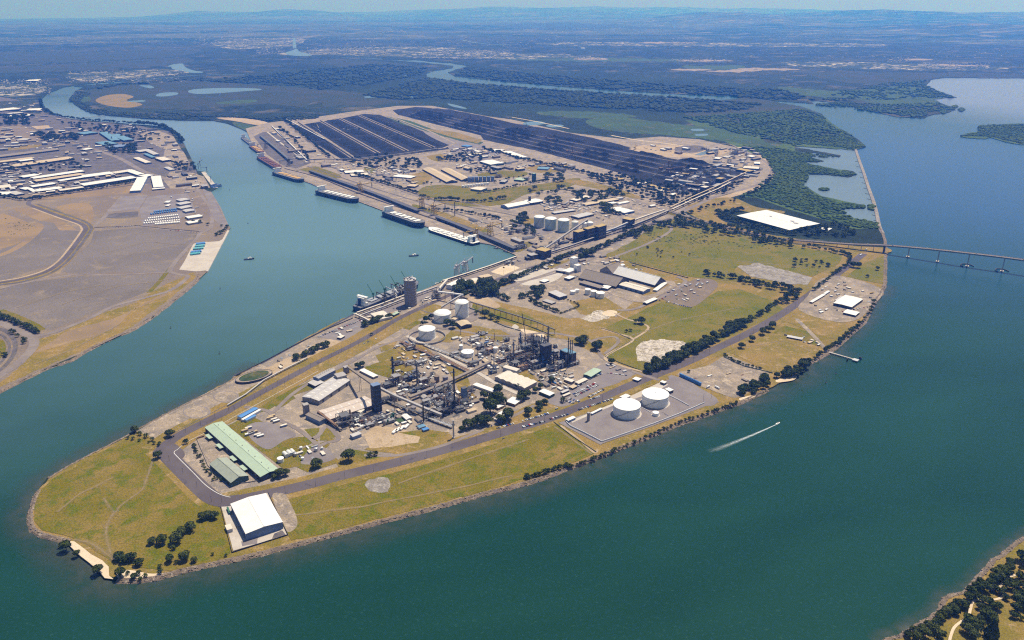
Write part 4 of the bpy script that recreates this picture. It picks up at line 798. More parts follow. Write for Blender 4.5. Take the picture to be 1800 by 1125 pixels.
def ship(label, stern, bow, beam, free, hull, deck, hatch, n_h=7, house='white_paint', cranes=None, open_hold=False, group=None, house_at=0, stripe=None, hh=17):
    s_, b_ = at(*stern, 0), at(*bow, 0); L = (b_ - s_).length; c = (s_ + b_) / 2; rz = math.atan2(b_.y - s_.y, b_.x - s_.x)
    root = thing('bulk_carrier', label, 'ship', (c.x, c.y, 0), rz, group); B = beam / 2
    prof = [(-L / 2, .72), (-L * .46, .9), (-L * .40, 1), (L * .36, 1), (L * .42, .86), (L * .465, .55), (L * .49, .22), (L * .5, .02)]
    m = MB(); up = [(x, -B * k) for x, k in prof] + [(x, B * k) for x, k in prof[::-1]]; lo = [(x * (.965 if x > L * .4 else 1), y * .92) for x, y in up]; n = len(up)
    m.v = [(x, y, -3) for x, y in lo] + [(x, y, free + (2.5 * max(0, (x - L * .36) / (L * .14)))) for x, y in up]
    for i in range(n): j = (i + 1) % n; m.f.append((i, j, n + j, n + i)); m.m.append(0)
    m.build('hull', hull, root)
    m = MB(); m.v = [(x * .996, y * .985, free - .25 + (2.5 * max(0, (x - L * .36) / (L * .14)))) for x, y in up]; m.f = [(i, i + 1, n - 2 - i, n - 1 - i) for i in range(n // 2 - 1)]; m.m = [0] * len(m.f); m.build('deck', deck, root)
    if stripe: m = MB(); m.v = [(x, y * 1.004, z) for z in (free - 1.2, free - .2) for x, y in up]; m.f = [(i, (i + 1) % n, n + (i + 1) % n, n + i) for i in range(n)]; m.m = [0] * n; m.build('sheer_stripe', stripe, root)
    hx0, hx1 = (-L * .33, L * .40); st = (hx1 - hx0) / n_h
    for k in range(n_h):
        x = hx0 + st * (k + .5); m = MB(); hw = B * 1.12
        if open_hold: m.box(x, 0, free - .2, st * .80, hw, 2.2); m.build('hatch_coaming', hatch, root)
        else:
            m.box(x, 0, free - .2, st * .66, hw, 2.0); hc = m.build('hatch_coaming', deck, root)
            for s2 in (-1, 1): m = MB(); m.box(x, s2 * hw * .27, free + 1.8, st * .7, hw * .5, .7); m.build('hatch_cover', hatch, hc)
    x = -L * .43 + 4; m = MB(); m.box(x, 0, free - .2, 15, B * 1.7, hh * .35); m.box(x + 1, 0, free + hh * .35, 12, B * 1.3, hh * .65); hs = m.build('deckhouse', house, root)
    m = MB(); m.box(x + 3, 0, free + hh, 8, B * 1.95, 2.6); m.build('bridge_wing', house, hs); m = MB(); m.box(x + 7.1, 0, free + hh + 1.1, .3, B * 1.7, .9); m.build('bridge_window', 'glass', hs)
    m = MB(); m.box(x - 9, 0, free, 6, 6, hh * .95, 0, .85); m.build('funnel', hull, root)
    m = MB(); m.rod((x + 3, 0, free + hh + 2), (x + 3, 0, free + hh + 10), .5, .2); m.rod((L * .46, 0, free + 2), (L * .46, 0, free + 12), .5, .2); m.build('mast', house, root)
    for k, cm in enumerate(cranes or []):
        cx = hx0 + (hx1 - hx0) * (k + .5) / len(cranes); m = MB(); m.rod((cx, 0, free), (cx, 0, free + 15), 1.6); m.box(cx, 0, free + 15, 4.5, 4.5, 5); cr = m.build('deck_crane', cm, root)
        m = MB(); m.bar((cx, 0, free + 17), (cx - 2, 17, free + 41), 1.3, 1.1); m.build('jib', cm, cr)
    return root
def small_boat(label, u, v, L, rz, hull='hull_black', top='white_paint', name='tugboat', cat='tugboat', group=None):
    p = at(u, v, 0); root = thing(name, label, cat, (p.x, p.y, 0), rz, group); B = L * .17
    pr = [(-L / 2, B * .9), (-L * .2, B), (L * .25, B * .9), (L * .42, B * .5), (L / 2, .1)]; up = [(x, -y) for x, y in pr] + [(x, y) for x, y in pr[::-1]]; m = MB(); n = len(up)
    m.v = [(x * .95, y * .9, -.8) for x, y in up] + [(x, y, L * .07 + (L * .04 if x > L * .2 else 0)) for x, y in up]; m.f = [(i, (i + 1) % n, n + (i + 1) % n, n + i) for i in range(n)] + [(n + i, n + i + 1, 2 * n - 2 - i, 2 * n - 1 - i) for i in range(n // 2 - 1)]; m.m = [0] * len(m.f); m.build('hull', hull, root)
    m = MB(); m.box(L * .04, 0, L * .07, L * .36, B * 1.3, L * .08); wh = m.build('cabin', top, root); m = MB(); m.box(L * .1, 0, L * .15, L * .16, B * .95, L * .075); m.build('wheelhouse', top, wh); m = MB(); m.box(L * .1, 0, L * .175, L * .165, B * 1.0, L * .03); m.build('window_band', 'glass', wh)
    m = MB(); m.rod((L * .06, 0, L * .2), (L * .06, 0, L * .42), .25, .1); m.build('mast', 'steel', root); m = MB(); m.rod((-L * .08, 0, L * .12), (-L * .1, 0, L * .25), L * .03); m.build('funnel', 'yellow_steel', root)
    return root
def reclaimer(label, u, v, s, rz, mat='rusty_steel', boom2='steel', name='stacker_reclaimer', group=None, z=ZG):
    p = at(u, v, z); root = thing(name, label, 'bulk machine', (p.x, p.y, z), rz, group); m = MB()
    for i in (-1, 1):
        for j in (-1, 1): m.bar((i * 6 * s, j * 5 * s, 0), (i * 2 * s, j * 2 * s, 9 * s), 1.1 * s)
    m.box(0, 0, 8.5 * s, 6 * s, 6 * s, 3 * s); m.build('portal', mat, root)
    m = MB(); m.bar((0, 0, 12 * s), (0, 0, 25 * s), 1.4 * s); m.bar((0, 0, 25 * s), (30 * s, 0, 14 * s), .5 * s); m.bar((0, 0, 25 * s), (-16 * s, 0, 13 * s), .5 * s); m.build('mast', mat, root)
    m = MB(); m.bar((0, 1.3 * s, 11 * s), (38 * s, 1.3 * s, 13 * s), .8 * s); m.bar((0, -1.3 * s, 11 * s), (38 * s, -1.3 * s, 13 * s), .8 * s)
    for k in range(9): m.bar((k * 4.2 * s, -1.3 * s, 11.3 * s), ((k + 1) * 4.2 * s, 1.3 * s, 11.6 * s), .4 * s)
    m.build('boom', mat, root)
    m = MB(); m.box(-15 * s, 0, 10.5 * s, 6 * s, 5 * s, 4 * s); m.build('counterweight', mat, root)
    m = MB(); m.rod((39 * s, -1.2 * s, 12 * s), (39 * s, 1.2 * s, 12 * s), 3.6 * s, n=12); m.build('bucket_wheel', 'dark_steel', root)
    m = MB(); m.bar((-5 * s, 0, 9 * s), (-30 * s, 0, 1.5 * s), 2.4 * s, .8 * s); m.build('tail_conveyor', boom2, root)
    return root
def shiploader(label, u, v, s, rz, mat='yellow_steel', group=None, tall=1.0):
    p = at(u, v, ZG); root = thing('shiploader', label, 'ship loader', (p.x, p.y, ZG), rz, group); m = MB(); T = 26 * s * tall
    for i in (-1, 1):
        for j in (-1, 1): m.bar((i * 5 * s, j * 5 * s, 0), (i * 3 * s, j * 3 * s, T), .9 * s)
    for k in range(1, 5):
        z = T * k / 5; w_ = 5 * s - 2 * s * k / 5
        for a, b in (((-w_, -w_), (w_, -w_)), ((w_, -w_), (w_, w_)), ((w_, w_), (-w_, w_)), ((-w_, w_), (-w_, -w_))): m.bar((*a, z), (*b, z + (T / 5 if k < 4 else 0)), .5 * s); m.bar((*a, z), (*b, z), .5 * s)
    m.build('tower', mat, root)
    m = MB(); m.bar((-16 * s, 0, T * .8), (34 * s, 0, T * .85), 2 * s, 1.6 * s); m.build('boom', mat, root); m = MB(); m.bar((34 * s, 0, T * .85), (34 * s, 0, T * .4), 1.5 * s); m.build('chute', 'steel', root)
    m = MB(); m.bar((0, 0, T * 1.15), (30 * s, 0, T * .87), .4 * s); m.bar((0, 0, T * .9), (0, 0, T * 1.15), .8 * s); m.bar((0, 0, T * 1.15), (-14 * s, 0, T * .82), .4 * s); m.build('stay', mat, root)
    m = MB(); m.box(-4 * s, 0, T * .8, 6 * s, 5 * s, 4 * s); m.build('machine_house', mat if mat != 'galvanised' else 'pale_wall', root)
    return root
# ---- vehicles
def make_car(mat, van=False):
    m = MB(); L, Wd, hh = (4.9, 2.0, 1.9) if van else (4.5, 1.85, .85); m.box(0, 0, .35, L, Wd, hh if van else .62)
    body = ('body', m)
    return L, Wd, van
def car_mesh(mat, van):
    m = MB()
    if van: m.box(0, 0, .4, 5.0, 2.0, 1.7); m.mi = 1; m.box(2.0, 0, 1.2, 1.06, 1.9, .6); m.mi = 2
    else: m.box(0, 0, .38, 4.5, 1.85, .60); m.mi = 1; m.box(-.2, 0, .98, 2.6, 1.65, .34, 0, .82); m.mi = 0; m.box(-.2, 0, 1.32, 2.1, 1.4, .12); m.mi = 2
    for i in (-1, 1):
        for j in (-1, 1): m.rod((i * 1.4, j * .85, .35), (i * 1.4, j * .98, .35), .35, n=8)
    return m.mesh('parked_car', [mat, 'glass', 'tyre'])
CARS = None
CARCOL = ['white', 'silver', 'white', 'black', 'grey', 'blue', 'white', 'silver', 'red', 'grey']
def car_row(u0, v0, u1, v1, n, group, where, turn=0.0, skip=.08, z=ZG + .70, seed=1):
    global CARS
    if CARS is None: CARS = {(c, v): car_mesh('car_' + c, v) for c in set(CARCOL) for v in (0, 1)}
    rnd = random.Random(seed); a, b = at(u0, v0, z), at(u1, v1, z); yaw = math.atan2(b.y - a.y, b.x - a.x)
    for k in range(n):
        if rnd.random() < skip: continue
        p = a.lerp(b, (k + rnd.uniform(-.12, .12)) / max(1, n - 1)); c = rnd.choice(CARCOL); v = int(rnd.random() < .15)
        o = bpy.data.objects.new('parked_van' if v else 'parked_car', CARS[(c, v)]); COL.objects.link(o); o.location = p; o.rotation_euler = (0, 0, yaw + turn + (math.pi if rnd.random() < .4 else 0) + rnd.uniform(-.04, .04)); o.scale = (1.12,) * 3
        tag(o, f"{c} {'van' if v else 'car'} parked {where}", 'van' if v else 'car', group)
def truck(label, u, v, rz, box='car_white', cab='car_white', L=15, z=ZG + .70, name='truck', group=None):
    p = at(u, v, z); root = thing(name, label, 'truck', p, rz, group); m = MB(); m.box(-1, 0, 1.0, L * .8, 2.6, 2.9); m.build('trailer', box, root); m = MB(); m.box(L / 2 - 1.2, 0, .5, 2.4, 2.5, 2.8); cb = m.build('cab', cab, root); m = MB(); m.box(L / 2 + .02, 0, 2.0, .1, 2.1, .9); m.build('windscreen', 'glass', cb)
    m = MB()
    for x in (-L * .38, -L * .3, L * .2, L * .42):
        for s_ in (-1, 1): m.rod((x, s_ * 1.0, .5), (x, s_ * 1.3, .5), .5, n=8)
    m.build('wheels', 'tyre', root); return root
# ---- poles, fences
def pole_mesh(h, arm=True):
    m = MB(); m.rod((0, 0, 0), (0, 0, h), .22, .14, n=6)
    if arm: m.box(0, 0, h - .9, 2.4, .18, .18); m.box(0, 0, h - 2.0, 2.0, .15, .15)
    return m.mesh('power_pole', 'dark_steel')
POLE = {}
def poles(pts, n, where, group, h=13, arm=True, name='power_pole', cat='pole', yaw=0.0, smooth=True):
    if (h, arm) not in POLE: POLE[(h, arm)] = pole_mesh(h, arm)
    W = [at(a, b, ZG + .2) for a, b in (smooth_line(P(pts), False, 6) if smooth else P(pts))]; L = [0]
    for i in range(1, len(W)): L.append(L[-1] + (W[i] - W[i - 1]).length)
    for k in range(n):
        s_ = L[-1] * k / max(1, n - 1); i = min(len(W) - 2, max(0, next((j for j in range(1, len(L)) if L[j] >= s_), len(L) - 1) - 1)); p = W[i].lerp(W[i + 1], (s_ - L[i]) / max(1e-6, L[i + 1] - L[i]))
        o = bpy.data.objects.new(name, POLE[(h, arm)]); COL.objects.link(o); o.location = p; d = W[i + 1] - W[i]; o.rotation_euler = (0, 0, math.atan2(d.y, d.x) + math.pi / 2); tag(o, f"thin dark {where}", cat, group)
def fence(label, pts, h=2.2, th=.25, mat='grey_wall', name='fence', cat='fence', closed=False, z=ZG + .2, post=None):
    q = P(pts) if isinstance(pts, str) else pts; W = [at(a, b, z) for a, b in q]; W = W + [W[0]] if closed else W; o = W[0].copy(); root = thing(name, label, cat, o, 0)
    for i in range(len(W) - 1):
        m = MB(); a, b = W[i] - o, W[i + 1] - o; m.bar(a + Vector((0, 0, h / 2)), b + Vector((0, 0, h / 2)), th, h); m.build('fence_run' if cat == 'fence' else 'wall_run', mat, root)
    return root
# ---- trees
def crown_mesh(name, seed, n_leaf, leaf, mat, shape='round', lumps=7):
    r = np.random.default_rng(seed)
    if shape == 'cone': L = np.array([(0, 0, .15 + .8 * k / 7, .42 * (1 - k / 8.5)) for k in range(8)])
    else:
        a = r.random(lumps) * 6.28; d = r.random(lumps) * .26 + .16; L = np.stack([np.cos(a) * d, np.sin(a) * d, .50 + r.random(lumps) * .22, .30 + r.random(lumps) * .12], 1); L = np.vstack([L, [0, 0, .62, .56]])
    k = r.choice(len(L), n_leaf, p=L[:, 3] ** 2 / (L[:, 3] ** 2).sum()); d = r.normal(size=(n_leaf, 3)); d /= np.linalg.norm(d, axis=1)[:, None]; d[:, 2] = np.where(d[:, 2] < -.4, -d[:, 2], d[:, 2])
    c = L[k, :3] + d * (L[k, 3] * (.72 + .34 * r.random(n_leaf)))[:, None] * (1, 1, .72 if shape != 'cone' else .8)
    nrm = d + r.normal(size=(n_leaf, 3)) * .55; nrm /= np.linalg.norm(nrm, axis=1)[:, None]
    t = np.cross(nrm, r.normal(size=(n_leaf, 3))); t /= np.linalg.norm(t, axis=1)[:, None]; b = np.cross(nrm, t); s = leaf * (.6 + .8 * r.random(n_leaf))[:, None]
    V = np.stack([c - t * s - b * s * .7, c + t * s - b * s * .6, c + t * s * .8 + b * s * .7, c - t * s * .8 + b * s * .6], 1).reshape(-1, 3); Fc = np.arange(len(V)).reshape(-1, 4)
    return V, Fc
def trunk_mb(seed):
    rnd = random.Random(seed); m = MB(); m.rod((0, 0, -.02), (0, 0, .36), .045, .032, 7, False)
    for k in range(5):
        a = k * 1.26 + rnd.random(); m.rod((0, 0, .26 + .02 * k), (math.cos(a) * .3, math.sin(a) * .3, .55 + rnd.random() * .12), .024, .010, 5, False)
    return m
TREE = {}
def tree_protos():
    specs = [('round', 'foliage', 5), ('round', 'foliage_light', 3), ('cone', 'foliage', 2), ('round', 'foliage_blue', 3)]
    for shp, mat, n in specs:
        for k in range(n):
            V, Fc = crown_mesh('crown', hash_(shp, mat, k), 820, .078, mat, shp, 5 + k % 3); me = bpy.data.meshes.new('crown'); me.from_pydata([tuple(v) for v in V], [], [tuple(f) for f in Fc]); me.materials.append(MATS[mat]); TREE.setdefault((shp, mat), []).append(me)
    TREE['trunk'] = [trunk_mb(i).mesh('trunk', 'bark') for i in range(3)]
def hash_(*a): return sum(ord(c) * (i + 3) for i, c in enumerate(''.join(map(str, a)))) % 99991
TREELIST = []                                # (size in px, x, y, z, r, h, shape, mat, label, group)
def add_tree(u, v, r_px, label, group, shape='round', mat='foliage', hk=1.15, cat='tree'):
    p = at(u, v); r = r_px * mpp(u, v); TREELIST.append((r_px, p.x, p.y, ZG + .1, r, r * 2 * hk * .62 if shape == 'round' else r * 3.4, shape, mat, label, group, u))
def tree_row(pts, n, r_px, where, group, jit=1.0, mat='foliage', shape='round', seed=3, noun='tree'):
    rnd = random.Random(seed); q = smooth_line(P(pts), False, 8)
    for k in range(n):
        t = (k + rnd.uniform(-.3, .3)) / n * (len(q) - 1); t = max(0, min(len(q) - 1.001, t)); i = int(t); t -= i; u = q[i][0] + (q[i + 1][0] - q[i][0]) * t; v = q[i][1] + (q[i + 1][1] - q[i][1]) * t
        add_tree(u + rnd.uniform(-1, 1) * jit, v + rnd.uniform(-.6, .6) * jit, r_px * rnd.uniform(.7, 1.2), f"dark {noun} {where}", group, shape, mat)
def tree_fill(pts, n, r_px, where, group, mat='foliage', seed=5, noun='tree'):
    rnd = random.Random(seed); q = P(pts); us = [a for a, b in q]; vs = [b for a, b in q]; k = 0; tr = 0
    while k < n and tr < n * 30:
        tr += 1; u, v = rnd.uniform(min(us), max(us)), rnd.uniform(min(vs), max(vs))
        if inside(u, v, q): add_tree(u, v, r_px * rnd.uniform(.7, 1.25), f"dark {noun} {where}", group, 'round', mat); k += 1
def inside(u, v, q):
    c = False; n = len(q)
    for i in range(n):
        a, b = q[i], q[(i + 1) % n]
        if (a[1] > v) != (b[1] > v) and u < (b[0] - a[0]) * (v - a[1]) / (b[1] - a[1]) + a[0]: c = not c
    return c
def place_trees(limit=285):
    tree_protos(); TREELIST.sort(key=lambda t: -t[0]); rnd = random.Random(8)
    for (rp, x, y, z, r, h, shp, mat, label, group, u) in TREELIST[:limit]:
        root = thing('tree', label, 'tree', (x, y, z), rnd.random() * 6, group); root.scale = (r / .66, r / .66, h / .82) if shp == 'round' else (r / .42, r / .42, h)
        c = bpy.data.objects.new('crown', rnd.choice(TREE[(shp, mat)])); COL.objects.link(c); c.parent = root
        t = bpy.data.objects.new('trunk', rnd.choice(TREE['trunk'])); COL.objects.link(t); t.parent = root
    for key, nm in (('foliage', 'tree_belt'), ('foliage_light', 'shrub_belt'), ('foliage_blue', 'tree_belt')):
        rest = [t for t in TREELIST[limit:] if t[7] == key]
        if rest:
            V = [crown_mesh('c', k, 110, .13, key) for k in range(6)]
            scatter_mesh(nm, V, [(x, y, z, r / .62, h / .8, rnd.random() * 6, rnd.randrange(6)) for (_, x, y, z, r, h, *_r) in rest], key)
def canopy(name, poly, spacing, r, mat, seed=1, zr=(.5, .9), dens=1.0, label=None):
    """a wood or mangrove that reads as one mass: one clump per tree"""
    q = P(poly); W = [at(*p) for p in q]; xs = [p.x for p in W]; ys = [p.y for p in W]; rnd = np.random.default_rng(seed); qq = [(p.x, p.y) for p in W]
    nx, ny = int((max(xs) - min(xs)) / spacing) + 1, int((max(ys) - min(ys)) / spacing) + 1; X, Y = np.meshgrid(np.arange(nx), np.arange(ny))
    X = (X + rnd.random(X.shape)).ravel() * spacing + min(xs); Y = (Y + rnd.random(Y.shape)).ravel() * spacing + min(ys); ins = np.zeros(len(X), bool)
    for i in range(len(qq)):
        a, b = qq[i], qq[(i + 1) % len(qq)]; dy = (b[1] - a[1]) or 1e-9; cond = ((a[1] > Y) != (b[1] > Y)) & (X < (b[0] - a[0]) * (Y - a[1]) / dy + a[0]); ins ^= cond
    g = np.sin(X / 83.0 + 1.3 * np.sin(Y / 131.0)) * np.sin(Y / 97.0 + np.sin(X / 71.0)); ins &= (rnd.random(len(X)) < np.clip(dens + g * .55, .03, 1))
    X, Y = X[ins], Y[ins]; n = len(X); s = r * (.6 + .8 * rnd.random(n)); Pl = np.stack([X, Y, np.full(n, ZG - .2), s, s * (zr[0] + (zr[1] - zr[0]) * rnd.random(n)), rnd.random(n) * 6, rnd.integers(0, 5, n)], 1)
    return scatter_mesh(name, DOMES, Pl, mat, label)
def domes():
    out = []
    for k in range(5):
        r = np.random.default_rng(40 + k); v = [(math.cos(t * 1.047) * (.8 + .4 * r.random()), math.sin(t * 1.047) * (.8 + .4 * r.random()), .25 + .3 * r.random()) for t in range(6)] + [(math.cos(t * 1.047) * .8, math.sin(t * 1.047) * .8, 0) for t in range(6)] + [(.25 * (r.random() - .5), .25 * (r.random() - .5), 1)]
        f = [(t, (t + 1) % 6, 12) for t in range(6)] + [(6 + t, 6 + (t + 1) % 6, (t + 1) % 6) for t in range(6)] + [(6 + t, (t + 1) % 6, t) for t in range(6)]; out.append((np.array(v), np.array(f)))
    return out
DOMES = domes()
AX = ang(820, 778, 1100, 681)                # direction of the works' grid
# ---- yard clutter: many small countable things of a few kinds
NUM = ['first', 'second', 'third', 'fourth', 'fifth', 'sixth', 'seventh', 'eighth', 'ninth', 'tenth', 'eleventh', 'twelfth']
def clutter(poly, n, kinds, where, group, seed, ax=None, size=1.0, gap=1.0):
    rnd = random.Random(seed); q = P(poly); us = [a for a, b in q]; vs = [b for a, b in q]; k = tr = 0; ax = AX if ax is None else ax
    while k < n and tr < n * 40:
        tr += 1; u, v = rnd.uniform(min(us), max(us)), rnd.uniform(min(vs), max(vs))
        if not inside(u, v, q): continue
        p = at(u, v); kd = rnd.choice(kinds); kd = 'hut' if kd == 'container' and rnd.random() < .45 else kd; s = size * rnd.uniform(.75, 1.3); R_ = {'hut': 6, 'shed': 10, 'container': 5, 'tank': 4, 'skid': 6, 'truck': 6, 'pipes': 7, 'dark_shed': 11, 'frame': 6}[kd] * s
        if taken(p.x, p.y, R_ * gap): continue
        rz = ax + (math.pi / 2 if rnd.random() < .45 else 0) + rnd.uniform(-.05, .05); k += 1
        if kd == 'hut':
            c = rnd.choice([('white', 'white_roof'), ('cream', 'cream_roof'), ('grey', 'light_grey_roof'), ('brown', 'brown_roof'), ('tan', 'tan_roof')]); flat_block(f"small {c[0]}-roofed hut {where}", u, v, 11 * s, 5 * s, 3.2, rz, c[1], rnd.choice(['pale_wall', 'white_wall', 'grey_wall']), group=group, name='far_hut' if size > 1.3 else 'hut')  # farther yards hold the same huts, only built larger
        elif kd in ('shed', 'dark_shed'):
            c = rnd.choice([('white', 'white_roof'), ('tan', 'tan_roof'), ('grey', 'grey_roof'), ('pale', 'light_grey_roof'), ('brown', 'brown_roof')]) if kd == 'shed' else rnd.choice([('dark', 'dark_roof'), ('brown', 'brown_roof'), ('grey', 'grey_roof')])
            L, Wd, h = (20 if kd == 'shed' else 32) * s, 11 * s, 5 * s; root = thing('shed', f"{c[0]} metal-roofed shed {where}", 'shed', (p.x, p.y, ZG), rz, group); FOOT.append((p.x, p.y, L * .5)); m = MB(); rs = 1.6
            for sx in (-1, 1): pr = [(sx * L / 2, -Wd / 2, 0), (sx * L / 2, Wd / 2, 0), (sx * L / 2, Wd / 2, h), (sx * L / 2, 0, h + rs), (sx * L / 2, -Wd / 2, h)]; m.quad(*(pr if sx > 0 else pr[::-1]))
            for sy in (-1, 1): pr = [(-L / 2, sy * Wd / 2, 0), (L / 2, sy * Wd / 2, 0), (L / 2, sy * Wd / 2, h), (-L / 2, sy * Wd / 2, h)]; m.quad(*(pr if sy < 0 else pr[::-1]))
            m.build('wall', rnd.choice(['pale_wall', 'grey_wall', 'dark_wall', 'brown_wall']), root); m = MB()
            for sy in (-1, 1): pr = [(-L / 2 - .4, sy * (Wd / 2 + .4), h), (L / 2 + .4, sy * (Wd / 2 + .4), h), (L / 2 + .4, 0, h + rs + .2), (-L / 2 - .4, 0, h + rs + .2)]; m.quad(*(pr if sy < 0 else pr[::-1]))
            m.build('roof', c[1], root)
        elif kd == 'container':
            c = rnd.choice([('white', 'white_paint'), ('blue', 'blue_roof'), ('rusty', 'rusty_steel'), ('grey', 'galvanised'), ('tan', 'tan_roof')]); root = thing('shipping_container', f"{c[0]} shipping container {where}", 'container', (p.x, p.y, ZG + .1), rz, group); FOOT.append((p.x, p.y, 5)); m = MB(); m.box(0, 0, 0, 12.2, 2.5, 2.7); m.build('box', c[1], root); m = MB(); m.box(6.15, 0, .2, .12, 2.2, 2.3); m.build('door', 'grey_wall', root)
        elif kd == 'tank':
            c = rnd.choice([('white', 'tank_white'), ('cream', 'tank_cream'), ('grey', 'galvanised')]); root = thing('small_tank', f"small {c[0]} upright tank {where}", 'tank', (p.x, p.y, ZG), 0, group); FOOT.append((p.x, p.y, 4)); r = 2.6 * s; h = 5.5 * s; m = MB(); m.lathe(0, 0, [(r, 0), (r, h)], 16); m.build('shell', c[1], root); m = MB(); m.lathe(0, 0, [(r + .1, h), (.3, h + r * .3)], 16); m.build('tank_roof', c[1], root)
        elif kd == 'skid':
            root = thing('equipment_skid', f"low grey machinery skid {where}", 'machinery', (p.x, p.y, ZG), rz, group); FOOT.append((p.x, p.y, 5)); m = MB(); m.box(0, 0, 0, 9 * s, 5 * s, .6); m.build('base', 'concrete', root); m = MB(); m.rod((-3.2 * s, 0, 2), (2.4 * s, 0, 2), 1.1, n=8); m.build('vessel', rnd.choice(['galvanised', 'steel', 'rusty_steel', 'tank_cream']), root); m = MB(); m.box(1, 1.4 * s, .6, 3, 1.6, 2.6); m.box(-3, -1.3 * s, .6, 2, 1.5, 1.8); m.build('motor', 'dark_steel', root); m = MB(); m.rod((-4 * s, 1.5 * s, 1), (-4 * s, 1.5 * s, 5), .25); m.rod((-4 * s, 1.5 * s, 4), (4 * s, 1.5 * s, 4), .25); m.build('pipe', 'steel', root)
        elif kd == 'frame':
            process_unit(f"small open steel pipe frame {where}", u, v, 9 * s, 7 * s, 8 * s, rnd.randrange(9999), 1, 'steel', None, 'steel_structure', group, rz, 1, 2)
        elif kd == 'pipes':
            root = thing('pipe_stack', f"stack of grey pipes lying {where}", 'pipes', (p.x, p.y, ZG), rz, group); FOOT.append((p.x, p.y, 6)); m = MB()
            for i in range(5): m.rod((-6 * s, (i - 2) * .9, .5), (6 * s, (i - 2) * .9, .5), .42, n=6)
            m.build('pipe', rnd.choice(['galvanised', 'rusty_steel', 'steel']), root)
        elif kd == 'truck': truck(f"white rigid truck standing {where}", u, v, rz, group=group, L=10 * s); FOOT.append((p.x, p.y, 5))
# ------------------------------------------------------------------ named buildings, nearest first
wh = shed("large white-roofed warehouse on its own concrete apron by the rocky shore", "405.5,886 467,867.4 490.7,919.6", 12, 2.6, 'white_roof', 'blue_wall', doors=4)
gs = shed("long pale-green roofed shed with dark open side and small awnings", "360.2,751.4 390.8,741 495.4,823.6", 9, 2.6, 'green_roof', 'dark_wall', vents=9, doors=6)
gw = max(abs(v.co.y) for v in gs.children[0].data.vertices); gl = max(abs(v.co.x) for v in gs.children[0].data.vertices)
for f in (-.86, -.38, .2, .62):
    m = MB(); m.box(f * gl, -gw - 5, 5.2, gl * .20, 8, .3); a_ = m.build('awning', 'green_roof', gs)
    for i in (-1, 1): m = MB(); m.box(f * gl + i * gl * .09, -gw - 8.6, 0, .3, .3, 5.2); m.build('awning_post', 'steel', a_)
m = MB(); m.box(.0 * gl, -gw - 9, 0, gl * .5, 3.4, 3.2)
shed("steep gabled shed with grey-green roof beside the long green shed", "368.3,816 405.9,849 435.9,835.7", 8, 5.5, 'grey_green_roof', 'green_wall', doors=3)
shed("long blue-roofed building by the harbour road bend", "417,732 446.7,716 452,719", 5, 1.2, 'blue_roof', 'white_wall'); shed("small blue-roofed annexe in front of the long blue building", "429,737.5 446,729 449.5,731", 4, 1, 'blue_roof', 'white_wall')
shed("white-roofed strip building between the two blue roofs", "424,737 455,719.5 457.5,721", 4.5, .4, 'white_roof', 'white_wall')
shed("large grey striped-roof store shed near the harbour road", "531.2,697.6 560.8,704.8 619.2,668.8", 9, 2.4, 'light_grey_roof', 'grey_wall', doors=4, skylights=7)
shed("long grey shed with roof vents behind the striped-roof store", "550.4,662.4 560,665.5 590,650.5", 12, 1.5, 'grey_roof', 'blue_wall', vents=8); shed("small pale lean-to shed between two grey stores", "541,672.5 557,666 573,671", 6, 1, 'light_grey_roof', 'dark_wall')
shed("very long pinkish-roofed store shed ending at the dark tower", "560.8,722.4 579.2,737.6 654,706", 8, 3, 'pink_roof', 'brown_wall', doors=2, skylights=6)
shed("square dark transfer house above the striped-roof store", "587,657.6 602.4,653.6 612.8,658.4", 16, 1, 'grey_roof', 'grey_wall'); shed("brown-grey roofed works building at the foot of the square grey tower", "536.8,729 551,722.4 570.4,737", 8, 1.5, 'brown_roof', 'blue_wall')
shed("white-roofed long hut beside the two trees at the works entrance", "632,651 640,648 665,660", 4, .8, 'white_roof', 'grey_wall'); shed("white low shed attached to the pinkish store's near side", "625,723 632,718 655,710", 6, .8, 'cream_roof', 'grey_wall')
shed("grey-roofed pump house on a white slab at the works corner", "615,764 630,758.5 634,763", 6, .8, 'light_grey_roof', 'blue_wall')
shed("five-bay pale workshop with ribbed roof in the middle of the works", "869.9,662.4 891.6,651.8 949.5,668", 8, 2.2, 'cream_roof', 'grey_wall', ridge=0, bays=5, doors=0); shed("narrow cream-roofed workshop behind the five-bay workshop", "884,645.5 889.8,641.9 911,650.6", 8, 1, 'cream_roof', 'pale_wall')
shed("long white-roofed narrow building among the garden trees", "831.5,676.5 838,673 872.4,688", 4.5, .8, 'white_roof', 'pale_wall'); shed("largest white-roofed office in the tree garden", "889,706 901,697.5 915,704", 5, .6, 'white_roof', 'brown_wall'); shed("white-roofed office left of the big garden tree", "860,709 870,705 884,714", 4.5, .6, 'white_roof', 'brown_wall')
shed("white-roofed hut below the big round garden tree", "875,727 884,721.5 893,727", 4, .6, 'white_roof', 'brown_wall'); shed("square white hut by the road under the garden trees", "869,736 877,731 886,736", 4, .6, 'white_roof', 'blue_wall')
shed("white-roofed office with teal walls beside the staff car park", "947.6,688 956.4,683.6 973,692.3", 6, .6, 'white_roof', 'green_wall'); shed("small grey shed between teal-walled office and car park", "985,689 997,684 1000,686", 4, .6, 'light_grey_roof', 'dark_wall'); shed("white lean-to at the corner of the staff car park", "988,695 1000,690 1002,692", 3.5, .4, 'cream_roof', 'brown_wall')
